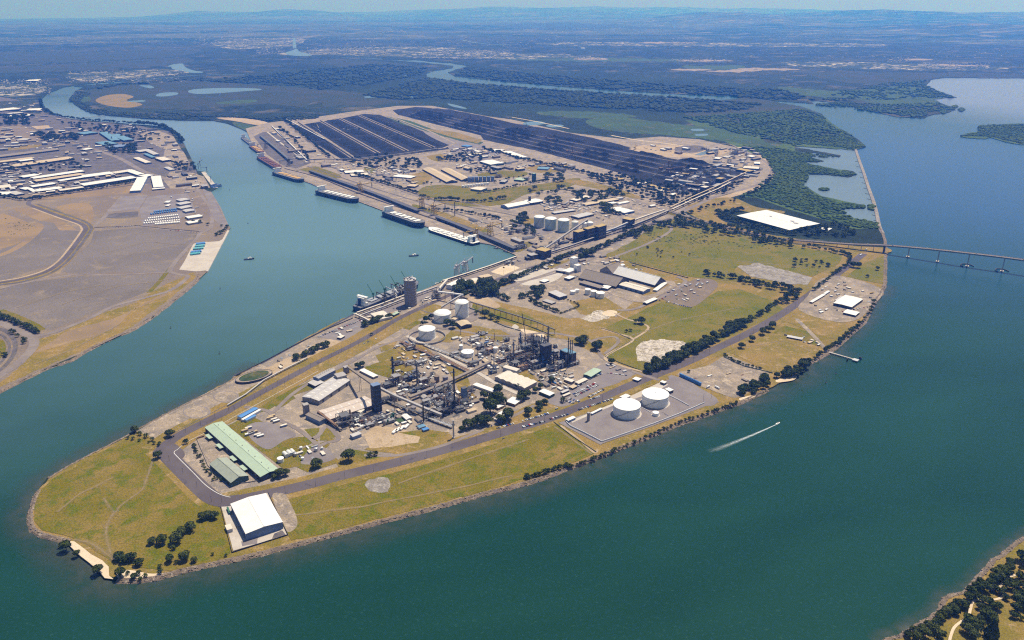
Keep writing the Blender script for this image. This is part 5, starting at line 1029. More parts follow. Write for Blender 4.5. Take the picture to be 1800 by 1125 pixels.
shed("cream-roofed laboratory above the staff car park", "991,667 996,664 1008,670", 5, .8, 'cream_roof', 'brown_wall'); shed("long cream-roofed canteen along the staff car park", "1010.5,672 1026.7,664.3 1033,667", 5, .8, 'cream_roof', 'brown_wall'); shed("tan hut with flat roof left of the car park canteen", "1000,680 1008,676 1014,679", 4, .4, 'tan_roof', 'dark_wall')
shed("green-roofed store at the top of the car park", "1025.4,658 1044,646.8 1055,652.4", 6, 1.2, 'green_roof', 'green_wall'); shed("white gatehouse canopy by the river road", "1112,666 1118,662.5 1127,666", 4, .3, 'white_roof', 'dark_wall')
shed("white control building beside the farther great white tank", "1169,684 1175.5,681.4 1184.8,685", 6, .3, 'white_roof', 'dark_wall'); shed("small white switch house behind the farther great white tank", "1160.5,671 1164.5,668.8 1171.5,671.8", 5, .3, 'white_roof', 'dark_wall'); shed("flat white canopy behind the nearer great white tank", "1089.5,697.3 1100.4,692.4 1108.5,695.8", 6, .3, 'white_roof', 'pale_wall')
shed("white gate office at the left corner of the tank compound", "994.3,737 1007,731.5 1011.7,734", 4.5, .3, 'white_roof', 'blue_wall'); shed("low blue-walled pump shelter along the tank compound's road side", "1038,726 1056,717 1058.5,718.5", 3.5, .3, 'white_roof', 'blue_wall')
# the sheds by the green fields
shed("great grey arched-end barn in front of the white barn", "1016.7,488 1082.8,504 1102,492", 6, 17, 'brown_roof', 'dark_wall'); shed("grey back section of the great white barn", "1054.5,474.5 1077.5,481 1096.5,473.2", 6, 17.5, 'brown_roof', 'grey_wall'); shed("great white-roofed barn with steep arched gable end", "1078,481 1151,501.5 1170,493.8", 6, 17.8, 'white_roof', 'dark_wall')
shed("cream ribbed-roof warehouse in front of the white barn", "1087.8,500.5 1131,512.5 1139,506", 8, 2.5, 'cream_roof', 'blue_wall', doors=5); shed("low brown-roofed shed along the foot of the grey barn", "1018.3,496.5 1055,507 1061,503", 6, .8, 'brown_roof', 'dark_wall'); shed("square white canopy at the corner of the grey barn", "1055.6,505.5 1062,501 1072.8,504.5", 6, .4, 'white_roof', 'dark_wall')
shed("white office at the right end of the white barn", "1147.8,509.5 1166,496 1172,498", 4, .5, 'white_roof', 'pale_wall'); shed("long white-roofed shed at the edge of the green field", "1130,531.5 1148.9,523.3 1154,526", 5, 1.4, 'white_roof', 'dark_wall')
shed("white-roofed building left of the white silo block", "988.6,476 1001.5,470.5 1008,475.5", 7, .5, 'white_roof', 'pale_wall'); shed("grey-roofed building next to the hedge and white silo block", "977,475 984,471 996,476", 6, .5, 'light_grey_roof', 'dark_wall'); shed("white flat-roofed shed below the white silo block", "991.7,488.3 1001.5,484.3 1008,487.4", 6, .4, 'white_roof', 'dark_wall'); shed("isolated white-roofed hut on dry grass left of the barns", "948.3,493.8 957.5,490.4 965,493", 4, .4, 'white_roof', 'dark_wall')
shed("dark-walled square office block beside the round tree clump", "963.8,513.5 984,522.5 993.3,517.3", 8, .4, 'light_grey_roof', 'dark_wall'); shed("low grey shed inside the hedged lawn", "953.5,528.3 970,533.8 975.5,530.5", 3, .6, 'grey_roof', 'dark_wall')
# port
shed("tall white gabled shed at the plant wharf", "784.3,500.8 797.5,503.6 824.7,493.5", 11, 2, 'white_roof', 'white_wall'); shed("tan-roofed shed along the wharf conveyor", "839.6,485.5 847,489 861,483", 6, .6, 'tan_roof', 'grey_wall'); shed("pale-roofed open shed behind the white wharf shed", "826,490.5 838,497.5 846,493.5", 5, .5, 'cream_roof', 'dark_wall'); shed("small beige store right of the white wharf shed", "824,497 830,493.5 838,497", 5, .4, 'tan_roof', 'blue_wall')
shed("white-roofed wharf store below the moored blue ship", "651,551.5 667,562 685,553.5", 6, .6, 'cream_roof', 'pale_wall'); shed("green-roofed small store beside the wharf store", "687.4,552.5 697,548 701,549.8", 5, .4, 'green_roof', 'green_wall'); shed("sand-coloured gabled barn at the foot of the tall ribbed tank", "802.3,566 811,573.5 819,561.5", 8, 3, 'tan_roof', 'dark_wall'); shed("small cream store between the two round-roof tanks", "793,561 800,556 806,558", 6, 1, 'tan_roof', 'pale_wall')
shed("cream-roofed hut on the wharf strip by the trees", "592,593 599,589 605,591", 4, .4, 'cream_roof', 'dark_wall')
# east yard
shed("white-roofed transport depot shed near the bridge", "1465,532.5 1497,540 1520,526.5", 7, 1.2, 'white_roof', 'dark_wall', doors=5); shed("small white shed in front of the transport depot", "1482,549.3 1504,554.5 1512,549", 5, 1, 'white_roof', 'dark_wall'); shed("pale lean-to left of the transport depot", "1467,528 1478,520.5 1486,522.5", 5, .6, 'light_grey_roof', 'dark_wall'); shed("long white roadside shed in the depot yard", "1423,530.3 1446,516.8 1450,518.5", 4, .6, 'white_roof', 'brown_wall'); shed("short white roadside shed next to the long one", "1447,516 1455,511 1458,512.5", 4, .5, 'white_roof', 'blue_wall')
shed("long low derelict shed in the dry paddock", "1383,592 1385,589 1410,597", 3, .5, 'light_grey_roof', 'dark_wall')
dc = shed("huge flat white distribution centre roof ringed by trees", "1295,379 1388,404.5 1444,394", 11, 1.5, 'white_roof', 'green_wall')
for (x, y, s_) in ((50, 20, 12), (75, 8, 16), (-40, 10, 8)): m = MB(); m.box(x, y, 11.5, s_, s_ * .7, 4); m.build('roof_plant', 'pale_wall', dc)
shed("small white office in the trees right of the distribution centre", "1440,402.5 1447,399 1460,403", 5, .5, 'white_roof', 'dark_wall')
# middle of the island
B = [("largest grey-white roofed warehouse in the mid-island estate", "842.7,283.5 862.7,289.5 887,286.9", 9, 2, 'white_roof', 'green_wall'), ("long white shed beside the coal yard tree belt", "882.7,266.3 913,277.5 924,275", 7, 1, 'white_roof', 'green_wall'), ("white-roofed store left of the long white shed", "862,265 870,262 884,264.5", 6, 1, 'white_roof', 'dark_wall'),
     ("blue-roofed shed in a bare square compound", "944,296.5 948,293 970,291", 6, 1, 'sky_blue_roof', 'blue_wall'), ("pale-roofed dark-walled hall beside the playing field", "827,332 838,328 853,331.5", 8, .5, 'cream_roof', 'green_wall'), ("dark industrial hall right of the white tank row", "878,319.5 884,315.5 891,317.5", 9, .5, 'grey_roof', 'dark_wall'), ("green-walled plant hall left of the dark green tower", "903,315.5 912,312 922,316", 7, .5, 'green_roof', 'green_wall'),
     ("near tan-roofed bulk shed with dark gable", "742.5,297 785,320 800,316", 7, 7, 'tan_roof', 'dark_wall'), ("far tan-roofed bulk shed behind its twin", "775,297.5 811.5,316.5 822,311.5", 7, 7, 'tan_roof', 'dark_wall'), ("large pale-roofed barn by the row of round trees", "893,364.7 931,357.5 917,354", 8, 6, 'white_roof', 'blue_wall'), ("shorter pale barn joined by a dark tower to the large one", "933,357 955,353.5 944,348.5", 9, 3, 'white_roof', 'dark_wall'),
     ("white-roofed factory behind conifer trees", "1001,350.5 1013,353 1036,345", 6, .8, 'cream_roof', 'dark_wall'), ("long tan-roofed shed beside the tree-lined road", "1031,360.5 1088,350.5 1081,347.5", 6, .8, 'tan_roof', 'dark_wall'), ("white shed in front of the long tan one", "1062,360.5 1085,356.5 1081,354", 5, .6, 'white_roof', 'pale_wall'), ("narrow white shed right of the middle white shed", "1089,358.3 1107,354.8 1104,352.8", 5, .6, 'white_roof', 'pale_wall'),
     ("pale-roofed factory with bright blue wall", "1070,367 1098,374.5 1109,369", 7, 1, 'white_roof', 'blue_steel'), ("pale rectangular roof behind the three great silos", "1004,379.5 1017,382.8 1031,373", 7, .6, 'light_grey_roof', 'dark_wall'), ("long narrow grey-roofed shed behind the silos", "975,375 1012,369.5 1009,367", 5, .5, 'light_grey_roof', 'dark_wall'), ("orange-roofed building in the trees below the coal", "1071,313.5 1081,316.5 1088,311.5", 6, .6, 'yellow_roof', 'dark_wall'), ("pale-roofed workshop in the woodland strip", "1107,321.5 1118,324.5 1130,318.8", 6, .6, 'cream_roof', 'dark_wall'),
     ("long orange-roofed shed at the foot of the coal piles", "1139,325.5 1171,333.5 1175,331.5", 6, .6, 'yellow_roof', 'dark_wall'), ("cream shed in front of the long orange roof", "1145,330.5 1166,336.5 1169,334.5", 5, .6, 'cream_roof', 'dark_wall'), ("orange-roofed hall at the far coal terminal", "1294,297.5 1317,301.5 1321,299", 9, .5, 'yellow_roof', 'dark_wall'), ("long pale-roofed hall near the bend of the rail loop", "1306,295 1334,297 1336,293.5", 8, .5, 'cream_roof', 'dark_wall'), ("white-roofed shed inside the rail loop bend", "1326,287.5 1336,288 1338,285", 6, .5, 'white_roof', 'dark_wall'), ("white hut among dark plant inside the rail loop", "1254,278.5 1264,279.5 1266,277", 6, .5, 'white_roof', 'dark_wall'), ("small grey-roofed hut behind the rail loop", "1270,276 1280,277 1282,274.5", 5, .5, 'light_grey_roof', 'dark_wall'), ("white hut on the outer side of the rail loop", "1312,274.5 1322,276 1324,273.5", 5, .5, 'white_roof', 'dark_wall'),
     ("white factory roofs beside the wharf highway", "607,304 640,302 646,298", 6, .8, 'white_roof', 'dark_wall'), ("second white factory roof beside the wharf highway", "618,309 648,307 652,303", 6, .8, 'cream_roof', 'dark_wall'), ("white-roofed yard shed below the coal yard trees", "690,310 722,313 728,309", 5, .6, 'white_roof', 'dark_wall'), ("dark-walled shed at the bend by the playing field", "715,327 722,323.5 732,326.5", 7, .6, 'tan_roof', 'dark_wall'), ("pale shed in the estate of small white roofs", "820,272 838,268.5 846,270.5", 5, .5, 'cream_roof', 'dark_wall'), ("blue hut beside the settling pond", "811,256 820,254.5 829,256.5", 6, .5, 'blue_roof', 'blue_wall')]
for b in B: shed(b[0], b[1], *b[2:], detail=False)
# coal loading station of the near terminal
for lb, q, h, rm in (("left yellow-topped block of the tall dark coal loading station", "1007.6,406.5 1026,401.5 1031,404.5", 36, 'yellow_roof'), ("middle yellow-topped block of the tall dark coal loading station", "1025,401 1042,396.5 1047,399.5", 42, 'yellow_roof'), ("right yellow-topped block of the tall dark coal loading station", "1044,397.5 1058,393.5 1063,396.5", 44, 'yellow_roof'),
                     ("yellow-roofed dark transfer tower at the wharf corner", "941.6,438.5 958.7,442.3 970.5,438.5", 26, 'yellow_roof'), ("yellow-roofed dark tower where the conveyors meet by the road bridge", "1094,384 1108,387 1114,384", 30, 'yellow_roof'), ("low dark hopper house beside the wharf transfer tower", "926,446.5 938,444 944,447.5", 14, 'grey_roof'), ("short dark building on the left of the hopper house", "922,451 934,449 938,452", 8, 'dark_roof'),
                     ("orange-topped block beside the far terminal conveyor", "1258,313.5 1265,311.5 1270,314", 20, 'yellow_roof'), ("cream-topped block lower down the far terminal conveyor", "1231,328.5 1238,326.5 1243,329", 18, 'cream_roof')):
    r_ = shed(lb, q, h, .4, rm, 'dark_wall', name='transfer_house', detail=False)
    w0 = r_.children[0].data.vertices; X = max(v.co.x for v in w0); Y = max(v.co.y for v in w0)
    for k in range(3):
        m = MB(); m.box(0, -Y - .1, h * (.2 + .27 * k), X * 1.8, .3, h * .07); m.build('window_band', 'steel', r_)
    for i in range(-2, 3): m = MB(); m.box(i * X * .42, -Y - .3, 0, .6, .6, h); m.build('wall_column', 'steel', r_)
# ---- conveyors
gallery("steep inclined conveyor rising to the tall coal loading station", "958,438,6 1000,409,30 1033,387,52", 5, 4, 'grey_roof', step=26); gallery("long blue-grey conveyor between the loading station and yellow tower", "1058,410,10 1080,403,16 1103,393,22", 6, 5, 'blue_wall', roofm='light_grey_roof'); gallery("lower coal conveyor running beside the loading station", "955,448,5 1000,434,6 1050,417,7 1100,399,10", 5, 4, 'dark_wall', roofm='grey_roof', step=30)
gallery("upper conveyor leaving the yellow tower for the road bridge", "1112,389,22 1140,379,18 1168,370,14", 5, 4, 'grey_roof', roofm='cream_roof', step=26); gallery("lower conveyor leaving the yellow tower for the road bridge", "1112,397,8 1140,386,8 1175,371,8", 6, 4, 'dark_wall', roofm='grey_roof', step=26)
gallery("far tan-topped conveyor climbing past the rail loop", "1178,366,10 1215,348,12 1256,330,16 1290,314,22 1313,303,30", 5, 4, 'dark_wall', roofm='tan_roof', step=30); gallery("second tan-topped conveyor parallel to the rail loop", "1182,369,8 1220,351,9 1262,333,12 1285,321,14", 5, 4, 'dark_wall', roofm='cream_roof', step=30)
gallery("inclined conveyor rising to the top of the dark square tower", "611,646,18 632,661,34 655,677,52", 4, 3, 'brown_roof', leg='steel', step=90); gallery("conveyor descending from the dark square tower across the works", "668,684,46 693,697,32 720,708,20 748,720,14 776,731,9", 5, 4, 'grey_roof', step=20)
gallery("wide elevated pipe bridge through the middle of the works", "720,700,7 760,684,7 800,667,7 828,654,7 862,637,7", 7, 3.5, 'concrete_silo', step=14, roofm='brown_roof'); gallery("open pipe rack from the bunded tank to the pipe bridge", "704,600,4 740,615,5 780,631,5 824,651,6", 7, 3, open_=True, mat='rusty_steel', step=12); gallery("open pipe rack with white pipes along the works road", "745,604,5 790,622,5 838,642,5", 4, 2.5, open_=True, mat='galvanised', step=12)
gallery("low pipe gallery along the front of the works", "620,759,3 655,743,3 690,726,4", 3, 2, 'grey_roof', roofm='grey_roof', step=14); gallery("open pipe rack below the dark square tower", "672,700,5 700,712,5 728,722,5 742,728,5", 6, 3, open_=True, mat='steel', step=10); gallery("brown inclined conveyor into the dark process unit", "559,725,10 575,737,7 592,750,4", 3.5, 3, 'rusty_steel', step=14); gallery("second brown conveyor crossing the first near the pinkish store", "577,736,4 588,747,4 600,756,3", 3, 2.5, 'brown_roof', step=14)
gallery("pipe rack at the front edge of the works with white frames", "745,731,5 770,740,5 795,749,5", 6, 3, open_=True, mat='galvanised', step=9)
gallery("long elevated pipe trestle striding across the dry grass", "826,531,14 860,541,14 900,553,14 945,567,14 975,580,14", 2.5, 2, 'rusty_steel', step=18, roofm='steel'); gallery("white conveyor from the wharf to the tall ribbed tank", "770,514,20 795,517,22 814,519.5,26", 4, 3.5, 'white_wall', roofm='white_roof', step=22); gallery("inclined grey conveyor rising beside the ribbed tank", "776,541,8 792,531,20 811,520,30", 4, 3, 'grey_wall', roofm='light_grey_roof', step=20)
gallery("bent beige conveyor at the plant wharf head", "786,493,10 778,502,12 769,513,18", 5, 4, 'pale_wall', roofm='cream_roof', step=14); gallery("long wharf conveyor along the plant quay", "778,495,5 820,482,5 860,469,5 908,452,5", 5, 3.5, 'dark_wall', roofm='cream_roof', step=20); gallery("inner wharf conveyor beside the blue ship", "632,556,4 680,538,5 715,524,6 768,505,6", 3.5, 3, 'grey_wall', roofm='light_grey_roof', step=18); gallery("outer wharf conveyor along the blue ship's side", "628,551,4 670,536,5 712,520,6", 4, 3.5, 'grey_wall', roofm='cream_roof', step=18)
gallery("short inclined conveyor at the left end of the ship berth", "625,553,6 642,561,4 655,568,2", 3.5, 3, 'grey_wall', roofm='cream_roof', step=12); gallery("long flat pipeline conveyor ending beside the round green pond", "400,713,2 432,694,2 464,669,3 500,650,3 540,630,3", 2.2, 2, 'galvanised', roofm='light_grey_roof', step=12)
gallery("wharf conveyor at the left coal berths", "458,240,5 485,262,5 513,286,6", 12, 7, 'dark_wall', roofm='steel', step=40); gallery("coal conveyor across the bottom of the left coal yard", "535,282,14 570,280,14 620,281,14 700,272,12 770,262,12", 5, 4, 'dark_wall', roofm='grey_roof', step=40)
for k, (a, b) in enumerate((("524,215", "620,277"), ("563,212", "665,269"), ("597,208", "715,265"), ("632,203", "762,259"))):
    (u0, v0), (u1, v1) = P(a)[0], P(b)[0]; gallery(f"{NUM[k]} yard conveyor from the left between the coal stockpiles", f"{u0},{v0},2 {(u0 + u1) / 2 - 2},{(v0 + v1) / 2 - 1},2 {u1},{v1},2", 5, 2.5, 'dark_steel', roofm='dark_steel', step=400)
for k, (a, b) in enumerate((("500,208", "570,245"), ("484,226", "508,252"), ("478,222", "540,282"), ("500,255", "537,280"))): (u0, v0), (u1, v1) = P(a)[0], P(b)[0]; gallery(f"{NUM[k]} dark feeder conveyor behind the left coal berths", f"{u0},{v0},3 {(u0 + u1) / 2},{(v0 + v1) / 2},3 {u1},{v1},4", 4, 3, 'dark_steel', roofm='steel' if k % 2 else 'white_roof', step=60)
gallery("long wharf conveyor behind the middle black ships", "545,302,4 600,322,4 660,343,4 735,373,4", 13, 7, 'dark_wall', roofm='dark_roof', step=60); gallery("long wharf conveyor behind the white-decked ship", "768,384,4 800,396,4 850,417,4 905,440,6", 13, 7, 'dark_wall', roofm='dark_roof', step=60)
# ---- towers
def tower(label, u, vb, vt, w_px, mat, cat='tower', rz=None, square=True, d_px=None, name='tower', top='grey_roof', ribs=0, bands=0):
    p = at(u, vb); h = ztop(u, vb, vt); W_ = w_px * mpp(u, vb); root = thing(name, label, cat, (p.x, p.y, ZG), AX if rz is None else rz); FOOT.append((p.x, p.y, W_ * .6)); m = MB()
    if square: m.box(0, 0, 0, W_, (d_px or w_px) * mpp(u, vb), h)
    else: m.lathe(0, 0, [(W_ / 2, 0), (W_ / 2, h)], 36)
    m.build('shaft', mat, root); m = MB()
    if square: m.box(0, 0, h, W_ + .8, (d_px or w_px) * mpp(u, vb) + .8, 1.2)
    else: m.lathe(0, 0, [(W_ / 2 + .5, h), (W_ / 2 + .5, h + 1.2), (1, h + 2)], 36)
    m.build('cap', top, root)
    D_ = (d_px or w_px) * mpp(u, vb)
    for k in range(ribs):
        for sy in (-1, 1): m = MB(); m.box(-W_ / 2 + W_ * (k + .5) / ribs, sy * (D_ / 2 + .15), 0, .5, .4, h); m.build('rib', 'steel', root)
    for k in range(bands):
        m = MB(); z = h * (k + 1) / (bands + 1)
        if square: m.box(0, 0, z, W_ + .5, D_ + .5, .7)
        else: m.lathe(0, 0, [(W_ / 2 + .02, z), (W_ / 2 + .25, z), (W_ / 2 + .25, z + .5), (W_ / 2 + .02, z + .5)], 36)
        m.build('band', top, root)
    return root, h, W_
pt, hp, wp = tower("tall dark blue-black square prilling tower in the works", 663, 722, 676, 14, 'dark_wall', name='prilling_tower', ribs=4, bands=5, top='blue_wall', d_px=12)
for k in range(6): m = MB(); m.box(wp / 2 + 1.2, 0, hp * (k + .5) / 6, 2.4, 5, .4); m.build('side_platform', 'steel', pt)
rs, hr, wr = tower("great round grey concrete silo tower beside the blue ship", 722.5, 536, 491, 21.5, 'concrete_silo', square=False, name='silo_tower', top='light_grey_roof', bands=9)
for k in range(11): a = k * .571; m = MB(); m.box(math.cos(a) * wr * (.42 if k % 2 else .2), math.sin(a) * wr * (.42 if k % 2 else .2), hr + 1.2, 4, 3, 2.5 + k % 3); m.build('roof_plant', ['steel', 'white_roof', 'grey_wall'][k % 3], rs)
tower("square grey tower at the corner of the works", 539, 728, 711, 9, 'concrete_silo', rz=AX, top='grey_roof'); tower("blocky grey headhouse above the inclined conveyor foot", 609, 655, 645, 8, 'concrete_silo'); tower("square white silo block beside the great barns", 1008.5, 471, 453, 10, 'white_paint', top='white_roof'); tower("white annexe of the white silo block", 1015, 477, 466, 9, 'white_wall', top='white_roof')
tower("dark green tower in the mid-island plant", 938.5, 319.5, 305, 5.5, 'green_wall', top='green_roof'); tower("slim grey sampling tower in the tank compound", 1034, 740, 726, 3.6, 'concrete_silo'); tower("dark silo tower between the two pale barns", 931, 358, 345, 3.5, 'dark_wall'); tower("twin-legged grey surge bin at the plant wharf", 796, 527, 514, 3.6, 'concrete_silo')
tower("dark transfer bin on the works conveyor", 692, 706, 694, 9, 'brown_wall', top='pink_roof', d_px=7); tower("dark blue boiler block beside the great process block", 959, 640, 606, 17, 'dark_wall', top='dark_roof', d_px=12, ribs=5, bands=3); tower("dark blue block next to the tall thin mast", 816, 700, 682, 8, 'blue_wall', top='dark_roof', bands=2)
shed("bright blue roof held up among the process columns", "986,615.5 1004,623 1011,618.5", 28, .3, 'sky_blue_roof', 'dark_steel'); shed("pale blue roof beside the boiler block", "949.6,617 962,622 973,618", 18, .3, 'sky_blue_roof', 'dark_steel')
# ---- tanks
tank("nearer of the two great white tanks in the gravel compound", 1101.2, 710.8, 23.8, 16, base=3, rise=2.5); tank("farther of the two great white tanks in the gravel compound", 1151.3, 692.1, 23.3, 15.8, base=3, rise=2.5); tank("little white tank between the great white tanks and the shore", 1152.4, 725, 5.6, 5, base=2.5)
tb = tank("white tank standing inside a round bund wall at the works", 751, 577.5, 14.8, 15.5, roof=1, rise=4, base=2); p = at(751, 594); m = MB(); m.lathe(0, 0, [(44, -.4), (44, 4.5), (43.2, 4.5), (43.2, -.4)], 48); bw = m.build('bund_wall', 'grey_wall'); bw.location = (p.x, p.y, ZG); tag(bw, "round concrete bund wall encircling a white tank", 'wall')
tank("squat domed white tank by the wharf road", 778, 550, 15.3, 13, roof=1, rise=7, base=4); tank("tall ribbed white tank with conical roof and conveyor", 812, 531, 12, 25, roof=1, rise=6, base=1); tank("white tank in the middle of the works yards", 822, 618, 11, 7, rise=1.5, base=1)
for k, (u, v, r_, dv, mt) in enumerate(((948, 381, 9.6, 17.5, 'tank_cream'), (968, 384, 10, 18.5, 'tank_green'), (990.3, 386.5, 10.2, 19.5, 'tank_green'))): tank(("leftmost", "middle", "rightmost")[k] + " of three great pale silos by the coal loading station", u, v, r_, dv, mt, roof=1, rise=5, group='three great pale silos', top_mat='tank_white')
tank("smaller pale silo right of the three great silos", 1010.5, 390, 6, 12, 'tank_cream', roof=1, rise=4, group=None); tank("pale silo half hidden behind the loading station", 1027, 392, 4.5, 9, 'tank_white', roof=1, rise=3); tank("wider pale silo half hidden behind the loading station", 1037, 391, 5.5, 9, 'tank_white', roof=1, rise=3)
for k, (u, v, r_, dv) in enumerate(((1033, 508.5, 5.2, 8.5), (1043.3, 511.5, 5.4, 9), (1055, 514.5, 7.6, 8.5))): tank(("left", "middle", "right and widest")[k] + " tank of the trio in front of the grey barn", u, v, r_, dv, 'tank_white', group='three white tanks by the grey barn')
tank("front one of a pair of small white tanks on dry grass", 1007, 511.5, 4.7, 5, rise=1); tank("back one of a pair of small white tanks on dry grass", 1014, 509, 4, 5, rise=1); tank("small round white tank beside the horizontal cylinders", 493.5, 805.5, 5.6, 6, rise=1)
for k, u in enumerate((825, 831.5, 838, 845, 852, 859, 866)): tank(f"{NUM[k]} dark blue silo from the left in a row of seven", u, 311.5 - k * .25, 3, 8.5, 'blue_wall', group='row of seven dark blue silos', rings=False, stair=False)
for k in range(10): tank(f"{NUM[k]} small white tank from the left beside the playing field", 814 + k * 4.8, 326 - k * .55, 2.1, 4, 'tank_white', group='row of small white tanks', rings=False, stair=False)
for k, (u, v, r_, dv, mt) in enumerate(((768, 661, 4.6, 10, 'brown_wall'), (783, 662, 4.8, 8, 'concrete_silo'), (762, 671, 4.4, 8, 'brown_wall'), (777.5, 683, 0, 0, ''), (810.5, 607, 3.4, 7, 'tank_white'), (844, 622, 2.6, 6, 'tank_white'), (870.7, 611, 4, 8, 'tank_white'), (976, 643, 4, 6, 'tank_white'), (727, 715, 4.5, 4, 'concrete_silo'), (740, 722, 4, 4, 'grey_wall'))):
    if r_: tank(("left brown drum tank in the walled enclosure", "pale drum tank in the walled enclosure", "brown drum tank beside the pipe bridge", "", "slim white tank above the working yards", "small white tank right of the yard tank", "white elevated-looking drum near the five-bay workshop", "round white tank in front of the great process block", "low grey settling drum in front of the pipe rack", "second low grey drum by the works front")[k], u, v, r_, dv, mt, rings=False, stair=False, rise=.8)
# round green clarifier pond with its wall
p = at(447, 664); root = thing('round_pond', "oval green-covered pond with dark wall by the harbour quay", 'pond', (p.x, p.y, ZG), AX + .1); m = MB(); rx, ry = 33 * mpp(447, 664), 20 * mpp(447, 664)
def oval(m, rx, ry, z0, z1, th): 
    n = 40
    for i in range(n):
        a, b = 6.2832 * i / n, 6.2832 * (i + 1) / n; P_ = lambda t, q, z: ((rx - q) * math.cos(t), (ry - q) * math.sin(t), z)
        m.quad(P_(a, 0, z0), P_(b, 0, z0), P_(b, 0, z1), P_(a, 0, z1)); m.quad(P_(a, 0, z1), P_(b, 0, z1), P_(b, th, z1), P_(a, th, z1)); m.quad(P_(b, th, z0), P_(a, th, z0), P_(a, th, z1), P_(b, th, z1))
oval(m, rx, ry, 0, 5, 1); m.build('pond_wall', 'dark_wall', root); m = MB(); m.v = [(rx * .8 * math.cos(t * .1571), ry * .8 * math.sin(t * .1571), 5.2) for t in range(40)]; m.f = [tuple(range(40))]; m.m = [0]; m.build('cover', 'green_marsh', root); m = MB(); m.v = [((rx - 1) * math.cos(t * .1571), (ry - 1) * math.sin(t * .1571), 4.6) for t in range(40)]; m.f = [tuple(range(40))]; m.m = [0]; m.build('rim_walk', 'dusty_yard', root)
# ---- chimneys and masts
for a in (("thick dark stack on the left process unit", 691.5, 664, 627, 3.2, 'dark_steel', 'chimney', 2), ("grey stack with blue base in the middle works", 733.7, 676, 638, 2.8, 'steel', 'chimney', 3), ("very tall thin dark mast in the middle of the works", 799.5, 722, 648, 2.4, 'dark_steel', 'mast', 4), ("thin dark mast by the pipe rack at the works front", 745, 743, 706, 2.1, 'dark_steel', 'mast', 3), ("lone pale stack at the roadside edge of the works", 797.5, 770, 739, 2.3, 'galvanised', 'chimney', 1), ("slim pale flare stack near the five-bay workshop", 868.5, 654, 612, 1.5, 'galvanised', 'mast', 3), ("column stack at the left of the great process block", 902.6, 640, 600, 2.6, 'concrete_silo', 'chimney', 2), ("blue-black stack behind the great process block", 914.5, 615, 584, 2.0, 'blue_steel', 'chimney', 3), ("tall lattice-like column topped by a box", 962.8, 634, 573, 2.4, 'steel', 'chimney', 4), ("leftmost of the three thin stacks right of the process block", 998.3, 642, 593, 1.6, 'steel', 'chimney', 2), ("middle of the three thin stacks right of the process block", 1001.8, 642, 597, 1.5, 'steel', 'chimney', 2), ("rightmost of the three thin stacks right of the process block", 1005, 643, 597, 1.4, 'steel', 'chimney', 2), ("short stack on the dark unit below the pinkish store", 604, 742, 722, 1.5, 'dark_steel', 'chimney', 1), ("stack rising from the front of the process block", 937, 640, 590, 2, 'dark_steel', 'chimney', 3), ("thin lamp mast on bare ground above the yards", 869, 599, 585, .9, 'steel', 'mast', 0), ("stack on the right flank of the process block", 973, 648, 618, 2.2, 'dark_steel', 'chimney', 2), ("dark lattice mast at the left coal conveyor head", 799.5, 380, 355, 1.0, 'dark_steel', 'mast', 3), ("dark stack on the blue mill left of the harbour", 197, 247, 240, 1.4, 'dark_steel', 'chimney', 0), ("blue-grey column beside the dark block with blue drums", 791, 706, 690, 3, 'blue_wall', 'column', 1), ("pylon mast behind the works road", 810, 588, 575, .8, 'steel', 'mast', 0)):
    chimney(a[0], a[1], a[2], a[3], a[4], a[5], name=a[6], cat=a[6], deck=a[7], taper=.8)
p = at(927, 606); cr = thing('crawler_crane', "crawler crane with very long dark lattice boom over the process block", 'crane', (p.x, p.y, ZG), 2.6); m = MB(); m.box(0, 2.5, 0, 8, 1.4, 1.4); m.box(0, -2.5, 0, 8, 1.4, 1.4); m.build('track', 'dark_steel', cr); m = MB(); m.box(-1.5, 0, 1.4, 8, 4.4, 3.2); m.build('cab_body', 'yellow_steel', cr)
m = MB(); hb = ztop(915, 606, 553)
for sx in (-.8, .8):
    for sz in (-.8, .8): m.bar((2, sx, 3 + sz), (15, sx, hb + sz), .4)
for k in range(18): t0, t1 = k / 18, (k + 1) / 18; m.bar((2 + 13 * t0, -.8, 3 + (hb - 3) * t0), (2 + 13 * t1, .8, 3 + (hb - 3) * t1), .3)
m.build('lattice_boom', 'dark_steel', cr)
